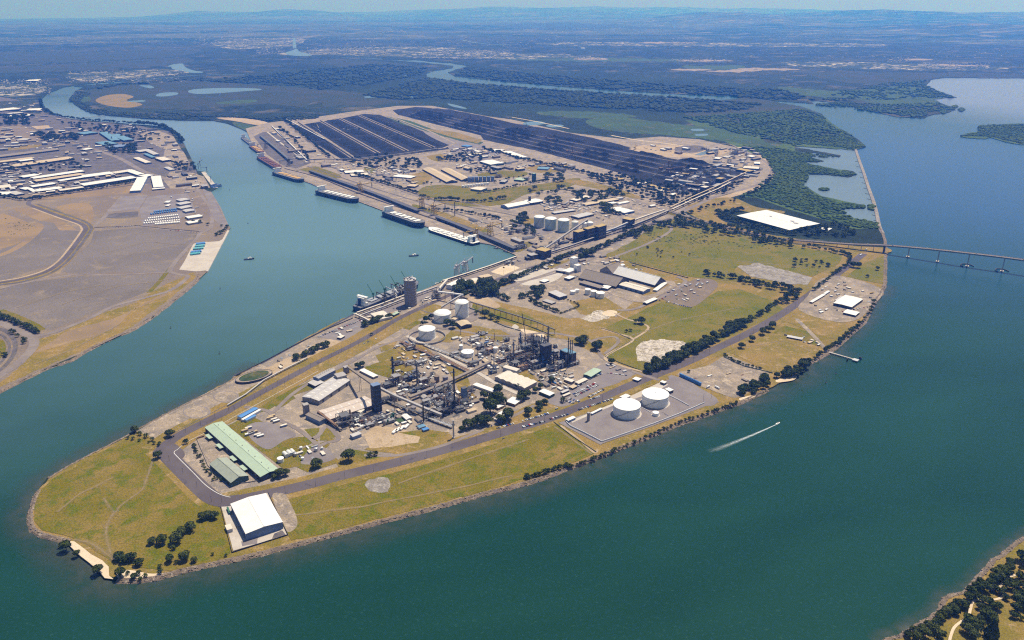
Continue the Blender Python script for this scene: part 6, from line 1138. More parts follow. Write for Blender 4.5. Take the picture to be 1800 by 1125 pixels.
# ---- process plant
PU = [("dark process unit at the end of the brown conveyors", 606, 746, 26, 20, 22, 4, None), ("low pipe jungle beside the dark end unit", 625, 738, 26, 16, 9, 2, None), ("process unit around the thick dark stack", 696, 674, 26, 20, 20, 4, None), ("low process unit left of the thick dark stack", 682, 680, 24, 14, 9, 2, None), ("steel unit behind the grey stack with blue vessels", 727, 665, 20, 16, 16, 3, 'blue_steel'), ("dark compressor frame right of the grey stack", 745, 673, 22, 14, 10, 2, None), ("low pipe unit with a blue vessel by the pipe bridge", 730, 688, 24, 12, 7, 2, 'blue_steel'), ("low pipe unit between the grey stack and pipe bridge", 712, 684, 18, 12, 8, 2, None),
      ("large dark unit at the foot of the tall thin mast", 797, 716, 30, 22, 20, 5, None), ("blue-vessel unit left of the tall thin mast", 788, 692, 16, 12, 20, 3, 'blue_steel'), ("dark frame right of the tall thin mast", 818, 712, 18, 14, 12, 2, None), ("brown pipe unit in front of the pipe bridge", 762, 703, 24, 14, 8, 2, None), ("pipe unit between the masts", 776, 716, 22, 16, 9, 3, None), ("brown-roofed furnace unit by the works front", 756, 734, 24, 16, 14, 3, None), ("steel pipe unit right of the furnace unit", 771, 729, 18, 14, 12, 2, None), ("low skid unit left of the green basin", 684, 742, 22, 14, 5, 2, 'green_steel'), ("low dark unit under the dark square tower", 678, 706, 22, 14, 8, 2, None),
      ("leftmost high frame of the great process block", 910, 636, 26, 20, 26, 4, None), ("second high frame of the great process block", 924, 630, 24, 22, 34, 5, None), ("tallest central frame of the great process block", 940, 624, 28, 24, 40, 6, 'blue_steel'), ("rear frame of the great process block", 935, 612, 30, 18, 30, 4, None), ("right-hand frame of the great process block", 956, 640, 28, 20, 26, 5, 'blue_steel'), ("front frame of the great process block", 942, 646, 30, 16, 16, 5, None), ("far right frame with the blue roof in the process block", 996, 636, 22, 18, 28, 5, 'blue_steel'), ("low front units of the great process block", 972, 650, 24, 14, 12, 3, None), ("low dark unit right of the boiler block", 976, 630, 20, 16, 20, 3, None), ("front left pipe tangle of the process block", 920, 650, 26, 12, 10, 3, None), ("low tangle left of the process block", 896, 630, 18, 14, 12, 2, None),
      ("process frame beside the five-bay workshop with blue tanks", 866, 655, 14, 12, 9, 1, 'blue_steel'), ("pipe unit behind the white yard tank", 835, 600, 22, 14, 8, 2, 'blue_steel'), ("dark pipe unit right of the white yard tank", 850, 624, 24, 16, 10, 3, None), ("pipe tangle left of the open pipe rack", 722, 614, 20, 12, 6, 1, None), ("grey unit above the narrow workshop", 880, 636, 20, 12, 8, 2, None), ("unit at the crossing of pipe bridge and rack", 832, 642, 22, 12, 9, 2, None), ("frame under the wharf conveyor bend", 768, 524, 18, 14, 22, 3, None), ("steel unit of the mid-island plant beside the silos", 876, 312, 26, 18, 14, 3, None), ("green plant frames left of the green tower", 925, 317, 24, 18, 12, 3, 'green_steel'), ("dark plant inside the rail loop", 1290, 272, 40, 24, 18, 5, None), ("coal plant structures near the far conveyor", 1215, 318, 44, 22, 14, 4, None), ("second coal plant structure near the far conveyor", 1245, 303, 44, 22, 14, 4, None), ("dark machinery at the near terminal's wharf corner", 915, 437, 40, 18, 12, 3, None)]
rnd = random.Random(5)
for k, (u, v, hh) in enumerate(((640, 742, 8), (652, 748, 6), (668, 736, 7), (706, 700, 10), (715, 668, 9), (741, 690, 12), (757, 685, 10), (770, 690, 9), (752, 712, 12), (786, 703, 14), (808, 722, 10), (784, 728, 10), (822, 690, 9), (845, 612, 8), (800, 625, 7), (862, 618, 8), (888, 616, 10), (905, 646, 14), (930, 640, 26), (948, 632, 28), (966, 640, 18), (985, 645, 12), (918, 622, 22), (952, 614, 24), (1008, 640, 10), (740, 640, 7), (765, 632, 6), (720, 640, 7), (846, 588, 5), (700, 640, 6))):
    PU.append((("dense pipe frame", "tangled vessel skid", "piped steel rack")[k % 3] + f" {('behind', 'in front of', 'beside')[k // 3 % 3]} the {'great process block' if u > 880 else 'open pipe racks' if v < 660 else 'tall thin mast' if u > 730 else 'green basin'}", u, v, 22, 14, hh, 3, None))
for k, a in enumerate(PU): process_unit(a[0], a[1], a[2], a[3], a[4], a[5], 100 + k, a[6], ('steel', 'dark_steel', 'rusty_steel')[k % 3], a[7], vessels=6)
# green basin, horizontal cylinders, blue vessels
p = at(702, 740); root = thing('green_basin', "square basin of green water in the works", 'basin', (p.x, p.y, ZG + .35), AX - .25); m = MB(); 
for (x, y, sx, sy) in ((0, 9, 20, 1), (0, -9, 20, 1), (9.5, 0, 1, 17), (-9.5, 0, 1, 17)): m.box(x, y, 0, sx, sy, 1.6)
m.build('basin_wall', 'dark_wall', root); m = MB(); m.box(0, 0, 0, 18, 17, .9); m.build('basin_water', 'green_marsh', root)
for k, (u, v) in enumerate(((502, 802), (509, 799.5), (515, 797.5))):
    p = at(u, v); root = thing('cylinder_vessel', ("left", "middle", "right")[k] + " of three big white cylinders lying side by side", 'tank', (p.x, p.y, ZG), ang(502, 802, 509, 809), 'three big cylinders on their sides'); m = MB(); m.rod((-7, 0, 4), (7, 0, 4), 3.7, n=18); m.build('shell', 'tank_cream', root); m = MB(); m.box(-4, 0, 0, 1, 6, 2); m.box(4, 0, 0, 1, 6, 2); m.build('saddle', 'concrete', root)
for k, (u, v) in enumerate(((700, 757), (707, 754), (715, 751), (694, 760))): flat_block(f"{NUM[k]} long white plant hut by the green basin", u, v, 15, 5, 3.5, ang(700, 757, 712, 745), 'white_roof', 'pale_wall', group='white huts by the green basin')
flat_block("blue-roofed hut at the works front", 741, 752, 14, 10, 4, AX, 'sky_blue_roof', 'pale_wall'); flat_block("second blue-roofed hut touching the first at the works front", 748, 757, 12, 8, 4, AX, 'blue_roof', 'blue_wall'); flat_block("teal-roofed hut beside the tall thin mast", 812, 709, 11, 8, 4, AX, 'teal_roof', 'pale_wall')
# steam from the prilling tower's side
# ---- ships
ship("black-hulled bulk carrier with white hatch covers, nearest the playing fields", (560, 340), (630, 357), 46, 17, 'hull_black', 'deck_grey', 'hatch_white', 7, stripe='hull_black'); ship("black-hulled bulk carrier moored ahead of the yellow ship loader", (678, 378), (745, 401), 46, 19, 'hull_black', 'deck_grey', 'hatch_white', 6)
ship("bulk carrier with almost wholly white deck at the last berth", (838, 431), (755, 404), 42, 9, 'hull_black', 'hatch_white', 'hatch_white', 7); ship("bulk carrier with open orange holds at the left berths", (484, 306), (533, 321), 44, 14, 'hull_black', 'deck_grey', 'hatch_orange', 5, open_hold=True); ship("reddish-decked bulk carrier between blue ship and orange-hold ship", (457, 278), (492, 299), 44, 12, 'hull_black', 'deck_red', 'deck_red', 6)
ship("small blue-grey ship at the farthest left berth", (427, 243), (444, 256), 30, 8, 'hull_blue', 'deck_grey', 'deck_grey', 4); ship("rust-decked bulk carrier just ahead of the farthest blue ship", (443, 258), (461, 271), 38, 10, 'hull_black', 'deck_red', 'hatch_orange', 4)
ship("blue-hulled ship with four green deck cranes at the plant wharf", (627, 548), (735, 503), 36, 14, 'hull_blue', 'deck_grey', 'galvanised', 5, cranes=['green_steel'] * 4, stripe='white_paint', hh=20)
small_boat("black and white tugboat heading across the open harbour", 727.5, 450, 32, .2); small_boat("dark tugboat near the left quay", 438, 456, 32, .3); small_boat("dark workboat moored at the wharf corner", 872, 437, 18, -.6, 'hull_black', 'pale_wall', 'workboat', 'boat'); small_boat("small launch off the plant wharf", 768, 498, 12, .3, 'white_paint', 'white_paint', 'launch', 'boat'); small_boat("long dark barge by the end wharf", 890, 443, 22, -.7, 'hull_black', 'grey_wall', 'barge', 'boat')
sb = small_boat("white speedboat racing across the river ahead of its wake", 1367.5, 744.5, 11, ang(1340, 757, 1368, 744), 'white_paint', 'white_paint', 'speedboat', 'boat')
for k, (u, v) in enumerate(((300, 577), (386, 622), (387, 508), (436, 393), (403, 334), (1452, 673), (1469, 657))):
    p = at(u, v, 0); root = thing('channel_buoy', ["dark channel buoy in the lower harbour arm", "dark channel buoy off the round green pond", "dark channel buoy off the concrete wharf apron", "channel buoy left of the bulk carriers", "small green channel buoy near the dock", "small dark post marker off the east shore", "second dark post marker nearer the jetty"][k], 'buoy', (p.x, p.y, 0), 0, 'channel buoys'); m = MB(); m.lathe(0, 0, [(2.0, -.3), (2.0, 1.0), (1.2, 1.4)], 10); m.build('float', 'dark_steel', root); m = MB(); m.bar((-1, 0, 1.2), (0, 0, 6), .3); m.bar((1, 0, 1.2), (0, 0, 6), .3); m.lathe(0, 0, [(.5, 6), (.3, 7)], 6); m.build('mast', 'green_steel' if k % 2 else 'dark_steel', root)
WK = P("1366,745.5 1345,755 1322,765 1300,774 1280,782 1262,789 1245,795")
for sgn in (-1, 1): fade_ribbon('boat_wake', 'wake_foam', WK, .5, [1.0, 2.2, 3.4, 4.6, 6, 7.5, 9], .14 + .03 * sgn, sgn, 'stuff', curve=[1, .9, .7, .5, .35, .18, 0])
for s_ in ("1440,190 1470,197 1510,205 1540,214",): fade_ribbon('water_slick', 'slick', smooth_line(P(s_), False, 6), 2, 14, .2, 1)
# ---- wharf machines
reclaimer_list = [("pale-framed stacker at the head of the left coal yard", 558, 231, 1.3, 2.2, 'steel'), ("pale-blue stacker on the second coal conveyor", 612, 233, 1.3, .3, 'galvanised'), ("grey reclaimer high on the third coal conveyor", 688, 222, 1.4, 1.0, 'steel'), ("grey reclaimer low on the third coal conveyor", 686, 246, 1.4, 1.0, 'steel'), ("orange stacker at the far end of the right coal yard", 827, 217, 1.7, -.6, 'rusty_steel'), ("small orange stacker at the back of the right coal yard", 925, 230, 1.3, -2.6, 'rusty_steel'), ("orange reclaimer in the middle of the right coal yard", 965, 250, 1.4, -.9, 'rusty_steel'), ("orange reclaimer by the tree belt of the coal yard", 1006, 276, 1.6, -.7, 'rusty_steel'), ("big orange bucket-wheel machine at the near end of the coal yard", 1174, 308, 2.0, .4, 'rusty_steel'), ("small yellow machine right of the big orange one", 1202, 311, 1.0, .2, 'yellow_steel'), ("yellow stacker working the sandy lot", 1116, 263, .9, 1.2, 'yellow_steel')]
for a in reclaimer_list: reclaimer(*a[:3], a[3] * 1.35, *a[4:])
WD = ang(560, 342, 745, 398)
for a in (("left yellow ship loader behind the middle berth", 742, 366, 1.1, WD + 1.4, 'yellow_steel'), ("right yellow ship loader behind the middle berth", 763, 378, 1.1, WD + 1.6, 'yellow_steel'), ("yellow ship loader reaching over the white-decked ship", 836, 421, 1.0, WD - 1.6, 'yellow_steel'), ("yellow ship loader behind the far black carrier", 634, 339, 1.1, WD + 1.5, 'yellow_steel'), ("yellow ship loader at the end of the coal wharf", 862, 415, 1.1, WD + 1.6, 'yellow_steel'), ("blue-grey ship loader between the left berths", 468, 262, 1.2, WD - 1.5, 'steel'), ("dark ship loader beside the orange-hold ship", 508, 292, 1.2, WD - 1.5, 'steel'), ("left pale unloader tower on the plant wharf", 804, 486, 1.25, 1.2, 'galvanised'), ("right pale unloader tower with boom on the plant wharf", 818, 481, 1.35, 1.2, 'galvanised'), ("lattice ship unloader standing behind the round silo", 694, 527, 1.0, 2.3, 'galvanised'), ("third dark lattice unloader over the blue ship", 676, 534, .9, 2.3, 'dark_steel'), ("fourth dark lattice unloader near the round silo", 712, 519, 1.0, 2.3, 'dark_steel'), ("second lattice unloader beside the blue ship", 703, 521, 1.0, 2.3, 'steel')):
    shiploader(*a[:3], a[3] * (1.5 if 'yellow' in a[0] else 1.2), *a[4:])
# ---- shipyard on the left bank
p = at(380, 329, 0); root = thing('floating_dock', "blue floating dock barge at the shipyard", 'barge', (p.x, p.y, 0), 1.2); m = MB(); m.box(0, 0, -1, 46, 26, 5); m.build('pontoon', 'blue_steel', root); m = MB(); m.box(0, 11, 4, 40, 3, 9); m.box(0, -11, 4, 40, 3, 9); m.build('dock_wall', 'blue_wall', root)
for k, (u, v, c_) in enumerate(((349, 297, 'steel'), (352, 292, 'rusty_steel'), (371, 320, 'sky_blue_roof'), (364, 303, 'steel'))):
    p = at(u, v); root = thing('dock_crane', ("grey dock crane with raised jib at the shipyard", "rusty dock crane beside the grey one", "pale blue crane on the shipyard jetty", "short dark crane at the jetty root")[k], 'crane', (p.x, p.y, ZG), .6 + k); m = MB(); m.rod((0, 0, 0), (0, 0, 22), 1.4, 1.0); m.box(0, 0, 22, 6, 4, 4); m.build('tower', c_, root); m = MB(); m.bar((0, 0, 24), (24, 0, 44 - 6 * k), 1.2); m.build('jib', c_, root)
# ---- the long road bridge
BR = [(1176, 371, 7), (1200, 378, 7), (1240, 389.5, 6), (1280, 400, 5), (1320, 409.5, 4), (1360, 417.5, 4), (1390, 421, 6), (1430, 424, 9), (1470, 427, 13), (1510, 429.3, 18), (1550, 430.6, 24), (1600, 434.2, 30), (1650, 439, 35), (1705, 445, 39), (1765, 452, 41), (1830, 461, 42), (1950, 480, 40), (2150, 515, 32)]
road = [at(u, v, ZG + z) for u, v, z in [tuple(q) for q in smooth_line(BR, False, 5)]]
b0 = road[0].copy(); root = thing('road_bridge', "long concrete road bridge on slim piers crossing the river", 'bridge', (b0.x, b0.y, ZG), 0); b0.z = ZG
def deck_mesh(W, w_, th, dz, nm, mat, off=0.0, ww=None):
    L, Rr = strip_pts(W, w_); m = MB(); rows = []
    for a, b in zip(L, Rr):
        a, b = a - b0, b - b0
        if ww is not None: d = (b - a).normalized(); c_ = (a + b) / 2 + d * off; a, b = c_ - d * ww / 2, c_ + d * ww / 2
        rows.append([a + Vector((0, 0, dz)), b + Vector((0, 0, dz)), b + Vector((0, 0, dz - th)), a + Vector((0, 0, dz - th))])
    for i in range(len(rows) - 1):
        for k in range(4): j = (k + 1) % 4; m.quad(rows[i][k], rows[i][j], rows[i + 1][j], rows[i + 1][k])
    return m.build(nm, mat, root)
deck_mesh(road, 13, 1.6, 0, 'deck', 'concrete'); deck_mesh(road, 13, .08, .1, 'carriageway', 'old_asphalt', 0, 11); deck_mesh(road, 13, 1.1, 1.1, 'parapet', 'concrete', 6.3, .35); deck_mesh(road, 13, 1.1, 1.1, 'parapet', 'concrete', -6.3, .35); deck_mesh(road[35:], 8, 2.2, -1.6, 'girder', 'dark_wall', 0, 7)
emb = [q for q in road[:36]]
m = MB(); L, Rr = strip_pts(emb, 15)
for i in range(len(emb) - 1):
    a, b, c_, d = L[i], L[i + 1], Rr[i], Rr[i + 1]
    for (p_, q_, sg) in ((a, b, 1), (c_, d, -1)):
        dirn = (L[i] - Rr[i]).normalized() * sg; f = [p_ + Vector((0, 0, -1.7)), q_ + Vector((0, 0, -1.7)), Vector((q_.x, q_.y, ZG)) + dirn * (q_.z - ZG) * 1.3, Vector((p_.x, p_.y, ZG)) + dirn * (p_.z - ZG) * 1.3]; m.quad(*(f if sg < 0 else f[::-1]))
em = m.build('road_embankment', 'dry_grass'); em['kind'] = 'structure'
for (u, w_) in ((1400, 3), (1425, 3), (1450, 3), (1472, 3), (1492, 3), (1515, 3), (1537, 3), (1555.5, 9), (1599, 4.5), (1652, 4.5), (1705, 5), (1767, 5), (1835, 5), (1910, 5)):
    i = min(range(len(road)), key=lambda k: abs(proj(road[k])[0] - u)); i = max(1, min(len(road) - 2, i)); j = i + 1 if proj(road[i])[0] < u else i - 1; ua, ub = proj(road[i])[0], proj(road[j])[0]; q = road[i].lerp(road[j], (u - ua) / (ub - ua) if abs(ub - ua) > .01 else 0); d = (road[i + 1] - road[i - 1]); rz = math.atan2(d.y, d.x); m = MB(); z0 = -2 - b0.z if u > 1558 else 0; m.box(q.x - b0.x, q.y - b0.y, z0, w_ * .6, w_ * 1.3 if u < 1556 else w_ * 1.6, q.z - b0.z - 1.8 - z0, rz); m.box(q.x - b0.x, q.y - b0.y, q.z - b0.z - 3.9, w_ * .7, 10, 1.8, rz); m.build('pier', 'dark_wall' if u == 1555.5 else 'concrete', root)
    if u > 1690 and u < 1800:
        m = MB(); 
        for sg in (0, 1):
            for k in range(9): a = -.3 + k * .42 + sg * .0; b = a + .42; r_ = 17; m.bar((q.x - b0.x + r_ * math.cos(a), q.y - b0.y + r_ * math.sin(a) * 1.2, 1 - b0.z), (q.x - b0.x + r_ * math.cos(b), q.y - b0.y + r_ * math.sin(b) * 1.2, 1 - b0.z), 2.4, 3)
            break
        m.build('pier_fender', 'dark_steel', root)
    if u > 1590: m = MB(); m.box(q.x - b0.x, q.y - b0.y, -1.5 - b0.z, 9, 14, 3, rz); m.build('pile_cap', 'concrete', root)
car_n = 0
for f, off, c_ in ((.30, 2.4, 'white'), (.42, -2.4, 'silver'), (.56, 2.4, 'white'), (.63, -2.4, 'black'), (.70, 2.4, 'white'), (.74, -2.4, 'white'), (.79, 2.4, 'silver'), (.83, -2.4, 'white'), (.88, 2.4, 'grey'), (.18, 2.4, 'white'), (.10, -2.4, 'black')):
    i = int(f * (len(road) - 2)); d = (road[i + 1] - road[i]).normalized(); q = road[i] + Vector((-d.y, d.x, 0)) * off + Vector((0, 0, .12)); CARS = CARS or {(c, v): car_mesh('car_' + c, v) for c in set(CARCOL) for v in (0, 1)}
    o = bpy.data.objects.new('car', CARS[(c_, 0)]); COL.objects.link(o); o.location = q; o.rotation_euler = (0, -math.asin(d.z), math.atan2(d.y, d.x)); o.scale = (1.15,) * 3; tag(o, f"{c_} car driving on the long road bridge", 'car', 'cars on the bridge')
# far low bridges on the left river
for lb, q in (("low dark bridge across the far river bend", "82,166.5,3 100,166,5 120,165.5,3"), ("nearer low bridge across the left river", "130,208.5,3 158,206,6 184,204,3")):
    g_ = gallery(lb, q, 9, 1.6, 'dark_wall', roofm='grey_roof', step=60, name='low_bridge', cat='bridge')
# jetty on the east shore
p0, p1 = at(1450, 617), at(1502, 632); root = thing('jetty', "narrow pale jetty reaching into the river from the east shore", 'jetty', (p0.x, p0.y, ZG), math.atan2(p1.y - p0.y, p1.x - p0.x)); Lj = (p1 - p0).length; m = MB(); m.box(Lj / 2, 0, .2, Lj, 4, .6); m.build('walkway', 'concrete', root); m = MB()
for k in range(12): m.rod((Lj * (k + .5) / 12, 1.6, -4), (Lj * (k + .5) / 12, 1.6, .2), .35); m.rod((Lj * (k + .5) / 12, -1.6, -4), (Lj * (k + .5) / 12, -1.6, .2), .35)
m.build('pile', 'dark_wall', root); m = MB(); m.box(Lj + 3, -1, .1, 12, 12, 1); m.build('jetty_head', 'pale_wall', root); 
for x_, y_ in ((6, 14), (9, 14), (-10, -16)): m = MB(); m.rod((Lj + x_, y_, -4), (Lj + x_, y_, 4), 1.5); m.build('mooring_pile', 'dark_steel', root)
# training wall groynes
m = MB()
for k in range(12):
    t = k / 12; u, v = 1512 + (1548 - 1512) * t, 284 + (398 - 284) * t; a, b = at(u - 1, v), at(u - 9, v - 1.5 - t); m.bar((a.x, a.y, .6), (b.x, b.y, .6), 1.6, 1.2)
o = m.build('groynes', 'dark_steel'); o['kind'] = 'structure'
# ---- coal piles: each one a bumpy ridge
def coal_pile(label, a, b, wd, h, seed, mat='coal'):
    A, Bv = at(*a), at(*b); d = Bv - A; L = d.length; root_rz = math.atan2(d.y, d.x); r = np.random.default_rng(seed); n, k = max(8, int(L / 14)), 8; V = []
    for i in range(n + 1):
        e = min(1, min(i, n - i) / 2.0); hh = h * e * (.75 + .35 * math.sin(i * .9 + seed) * math.sin(i * .37 + seed * 2)) + .3
        for j in range(k + 1):
            t = j / k; V.append((L * i / n + r.normal() * 1.0, (t - .5) * wd + r.normal() * .6, hh * (1 - abs(2 * t - 1) ** 1.2) + (.5 * r.random() if 0 < j < k else 0)))
    Fc = [(i * (k + 1) + j, (i + 1) * (k + 1) + j, (i + 1) * (k + 1) + j + 1, i * (k + 1) + j + 1) for i in range(n) for j in range(k)]
    o = raw_mesh('coal_pile', np.array(V), np.array(Fc), mat); o.location = (A.x, A.y, ZG + .4); o.rotation_euler = (0, 0, root_rz); tag(o, label, 'coal pile', 'coal stockpiles'); return o
for i, (a, b, wd) in enumerate((((519, 221), (605, 277), 44), ((549, 217), (643, 271), 78), ((584, 211), (690, 266), 76), ((618, 206), (738, 261), 62), ((650, 206), (771, 257), 44))):
    for j in range(2):
        t0, t1 = (0, .47) if j == 0 else (.53, 1); coal_pile(f"{'upper' if j == 0 else 'lower'} coal pile in the {NUM[i]} strip from the left of the left yard", (a[0] + (b[0] - a[0]) * t0, a[1] + (b[1] - a[1]) * t0), (a[0] + (b[0] - a[0]) * t1, a[1] + (b[1] - a[1]) * t1), wd, 9, i * 7 + j)
for i in range(5):
    f = (i + .5) / 5; a = (712 + 30 * (1 - f), 192 + 12 * f); b = (1212 + 60 * (1 - f), 288 + 42 * f)
    for j in range(7):
        t0, t1 = j / 7 + .008, (j + .86) / 7; q = lambda t: (a[0] + (b[0] - a[0]) * t, a[1] + (b[1] - a[1]) * t + math.sin(t * 3.14) * (3 - i * 2.0) + f * 8 * math.sin(t * 3.14))
        coal_pile(f"coal pile {('back', 'second', 'middle', 'fourth', 'front')[i]} row, {NUM[j]} from the far end of the right yard", q(t0), q(t1 - random.random() * .03), random.uniform(28, 44), random.uniform(9, 20), 60 + i * 9 + j)
# ---- left mainland sheds
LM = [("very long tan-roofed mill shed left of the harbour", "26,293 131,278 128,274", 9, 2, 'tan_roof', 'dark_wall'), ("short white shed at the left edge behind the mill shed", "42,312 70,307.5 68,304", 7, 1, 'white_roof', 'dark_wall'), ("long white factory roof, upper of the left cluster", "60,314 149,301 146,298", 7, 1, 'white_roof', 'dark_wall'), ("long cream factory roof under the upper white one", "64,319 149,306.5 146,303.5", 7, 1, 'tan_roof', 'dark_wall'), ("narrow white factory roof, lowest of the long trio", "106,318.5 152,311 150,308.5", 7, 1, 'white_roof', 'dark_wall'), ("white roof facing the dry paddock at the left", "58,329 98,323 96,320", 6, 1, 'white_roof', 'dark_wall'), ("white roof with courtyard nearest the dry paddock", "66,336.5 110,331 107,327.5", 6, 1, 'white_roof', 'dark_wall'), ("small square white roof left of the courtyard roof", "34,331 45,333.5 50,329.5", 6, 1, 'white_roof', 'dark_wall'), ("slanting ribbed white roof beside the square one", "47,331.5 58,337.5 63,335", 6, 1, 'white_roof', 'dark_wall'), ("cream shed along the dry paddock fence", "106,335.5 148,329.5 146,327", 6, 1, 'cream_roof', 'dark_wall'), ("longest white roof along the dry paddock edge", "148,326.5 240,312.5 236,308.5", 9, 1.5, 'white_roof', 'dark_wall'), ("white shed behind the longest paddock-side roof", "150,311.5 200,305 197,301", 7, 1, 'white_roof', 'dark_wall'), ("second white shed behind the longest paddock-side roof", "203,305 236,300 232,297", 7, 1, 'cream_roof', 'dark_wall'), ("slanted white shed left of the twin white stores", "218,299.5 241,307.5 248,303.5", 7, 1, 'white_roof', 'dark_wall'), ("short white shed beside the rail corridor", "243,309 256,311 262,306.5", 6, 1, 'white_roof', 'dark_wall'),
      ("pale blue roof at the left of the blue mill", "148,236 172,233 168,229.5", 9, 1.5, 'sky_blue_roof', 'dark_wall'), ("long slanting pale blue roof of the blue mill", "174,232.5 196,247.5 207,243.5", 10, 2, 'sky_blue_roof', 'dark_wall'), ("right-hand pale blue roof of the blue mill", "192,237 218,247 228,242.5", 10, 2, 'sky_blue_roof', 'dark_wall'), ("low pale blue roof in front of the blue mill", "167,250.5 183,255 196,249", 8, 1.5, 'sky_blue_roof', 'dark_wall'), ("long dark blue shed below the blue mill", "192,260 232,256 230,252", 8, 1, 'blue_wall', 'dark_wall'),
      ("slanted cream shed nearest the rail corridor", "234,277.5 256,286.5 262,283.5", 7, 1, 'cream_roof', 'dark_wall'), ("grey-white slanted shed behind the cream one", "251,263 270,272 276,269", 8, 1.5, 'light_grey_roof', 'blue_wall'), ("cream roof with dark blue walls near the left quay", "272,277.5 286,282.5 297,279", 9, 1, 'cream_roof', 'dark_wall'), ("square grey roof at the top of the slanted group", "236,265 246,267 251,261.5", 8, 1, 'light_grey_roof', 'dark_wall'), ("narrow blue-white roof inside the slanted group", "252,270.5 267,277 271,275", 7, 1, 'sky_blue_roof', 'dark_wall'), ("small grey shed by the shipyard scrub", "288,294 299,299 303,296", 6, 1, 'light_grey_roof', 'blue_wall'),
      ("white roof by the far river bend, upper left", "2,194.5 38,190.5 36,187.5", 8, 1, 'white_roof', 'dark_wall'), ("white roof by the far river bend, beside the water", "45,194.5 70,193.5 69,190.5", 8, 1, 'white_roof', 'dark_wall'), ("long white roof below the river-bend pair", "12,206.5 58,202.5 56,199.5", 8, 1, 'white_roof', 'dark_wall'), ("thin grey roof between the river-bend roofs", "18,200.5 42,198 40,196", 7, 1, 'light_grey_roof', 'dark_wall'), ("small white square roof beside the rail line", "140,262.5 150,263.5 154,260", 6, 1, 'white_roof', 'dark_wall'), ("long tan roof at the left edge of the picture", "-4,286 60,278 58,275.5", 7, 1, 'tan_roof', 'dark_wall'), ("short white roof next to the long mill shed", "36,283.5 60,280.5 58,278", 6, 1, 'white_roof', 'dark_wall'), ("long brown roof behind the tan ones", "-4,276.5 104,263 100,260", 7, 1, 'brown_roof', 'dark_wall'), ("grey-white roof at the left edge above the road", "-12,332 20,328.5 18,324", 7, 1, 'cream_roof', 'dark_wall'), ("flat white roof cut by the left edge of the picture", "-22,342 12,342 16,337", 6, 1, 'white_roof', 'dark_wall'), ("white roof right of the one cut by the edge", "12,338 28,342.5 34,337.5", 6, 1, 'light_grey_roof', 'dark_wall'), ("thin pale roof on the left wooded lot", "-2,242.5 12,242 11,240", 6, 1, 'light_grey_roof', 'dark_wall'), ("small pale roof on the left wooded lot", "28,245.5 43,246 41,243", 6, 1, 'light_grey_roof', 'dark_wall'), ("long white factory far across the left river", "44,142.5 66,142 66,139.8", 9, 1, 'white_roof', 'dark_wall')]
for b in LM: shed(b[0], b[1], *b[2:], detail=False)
shed("left of the twin ribbed white stores near the quay", "242,311.5 259.5,310.5 263.3,333.5", 9, 2.2, 'white_roof', 'blue_wall', ridge=0, bays=5); shed("right of the twin ribbed white stores near the quay", "265.5,310 282,308.7 287,328", 9, 2.2, 'white_roof', 'blue_wall', ridge=0, bays=4); shed("low white loading shed below the right ribbed store", "268,333 290,331 288,329.5", 5, .8, 'white_roof', 'dark_wall')
for k, (a, b) in enumerate((((318, 353.5), (334, 350.5)), ((317, 360), (336, 356.5)), ((319, 367), (338, 363)), ((327, 372.5), (342, 370)), ((331, 384), (356, 380)), ((332, 393), (356, 389)))):
    shed(f"{NUM[k]} pale shed from the top in the quay-side row on the left bank", f"{a[0]},{a[1]} {b[0]},{b[1]} {b[0] - 1},{b[1] - 4}", 6, 1.2, 'light_grey_roof' if k < 4 else 'white_roof', 'grey_wall', group='row of pale quay-side sheds', detail=False)
shed("pair-like small white cabin on the reclaimed yard", "288,356 296,356 296,353", 4, .6, 'white_roof', 'grey_wall'); shed("second small white cabin on the reclaimed yard", "290,362 296,362 296,359.5", 4, .6, 'white_roof', 'grey_wall')
# containers
cm = MB(); cm.box(0, 0, 0, 12.2, 2.5, 2.7); CM = {}
def boxes(u0, v0, u1, v1, n, mat, turn, label, group, tiers=1, s=1.0, skip=0.0):
    if mat not in CM: CM[mat] = cm.mesh('shipping_container', mat)
    a, b = at(u0, v0), at(u1, v1); yaw = math.atan2(b.y - a.y, b.x - a.x)
    for k in range(n):
        for t in range(tiers):
            if random.random() < skip: continue
            p = a.lerp(b, k / max(1, n - 1)); o = bpy.data.objects.new('shipping_container', CM[mat]); COL.objects.link(o); o.location = (p.x, p.y, ZG + .65 + t * 2.75 * s); o.rotation_euler = (0, 0, yaw + turn); o.scale = (s, s, s); tag(o, label, 'container', group)
for k, (u0, v0, u1, v1, mt) in enumerate(((262, 385, 312, 379, 'white_paint'), (256, 389.5, 314, 383.5, 'white_paint'), (254, 393.5, 315, 388, 'white_paint'), (274, 395, 315, 391.5, 'white_paint'), (266, 377, 310, 371.5, 'blue_roof'), (272, 373, 309, 368.5, 'blue_roof'))):
    boxes(u0, v0, u1, v1, 16 if k < 4 else 12, mt, math.pi / 2, f"{'white' if k < 4 else 'blue'} container in the {NUM[k]} row of the stack field left of the harbour", 'rows of containers on the reclaimed yard', 1, 1.5)
for k, (u0, v0, u1, v1) in enumerate(((346, 430, 360, 428.5), (344, 434, 359, 432.5), (341, 438.5, 357, 437), (337, 444.5, 353, 442.5), (336, 448, 351, 446))): boxes(u0, v0, u1, v1, 7, 'teal_roof' if k % 3 else 'blue_roof', math.pi / 2, f"{'teal' if k % 3 else 'blue'} container in the {NUM[k]} row on the left concrete wharf", 'teal containers on the concrete wharf', 1, 1.5)
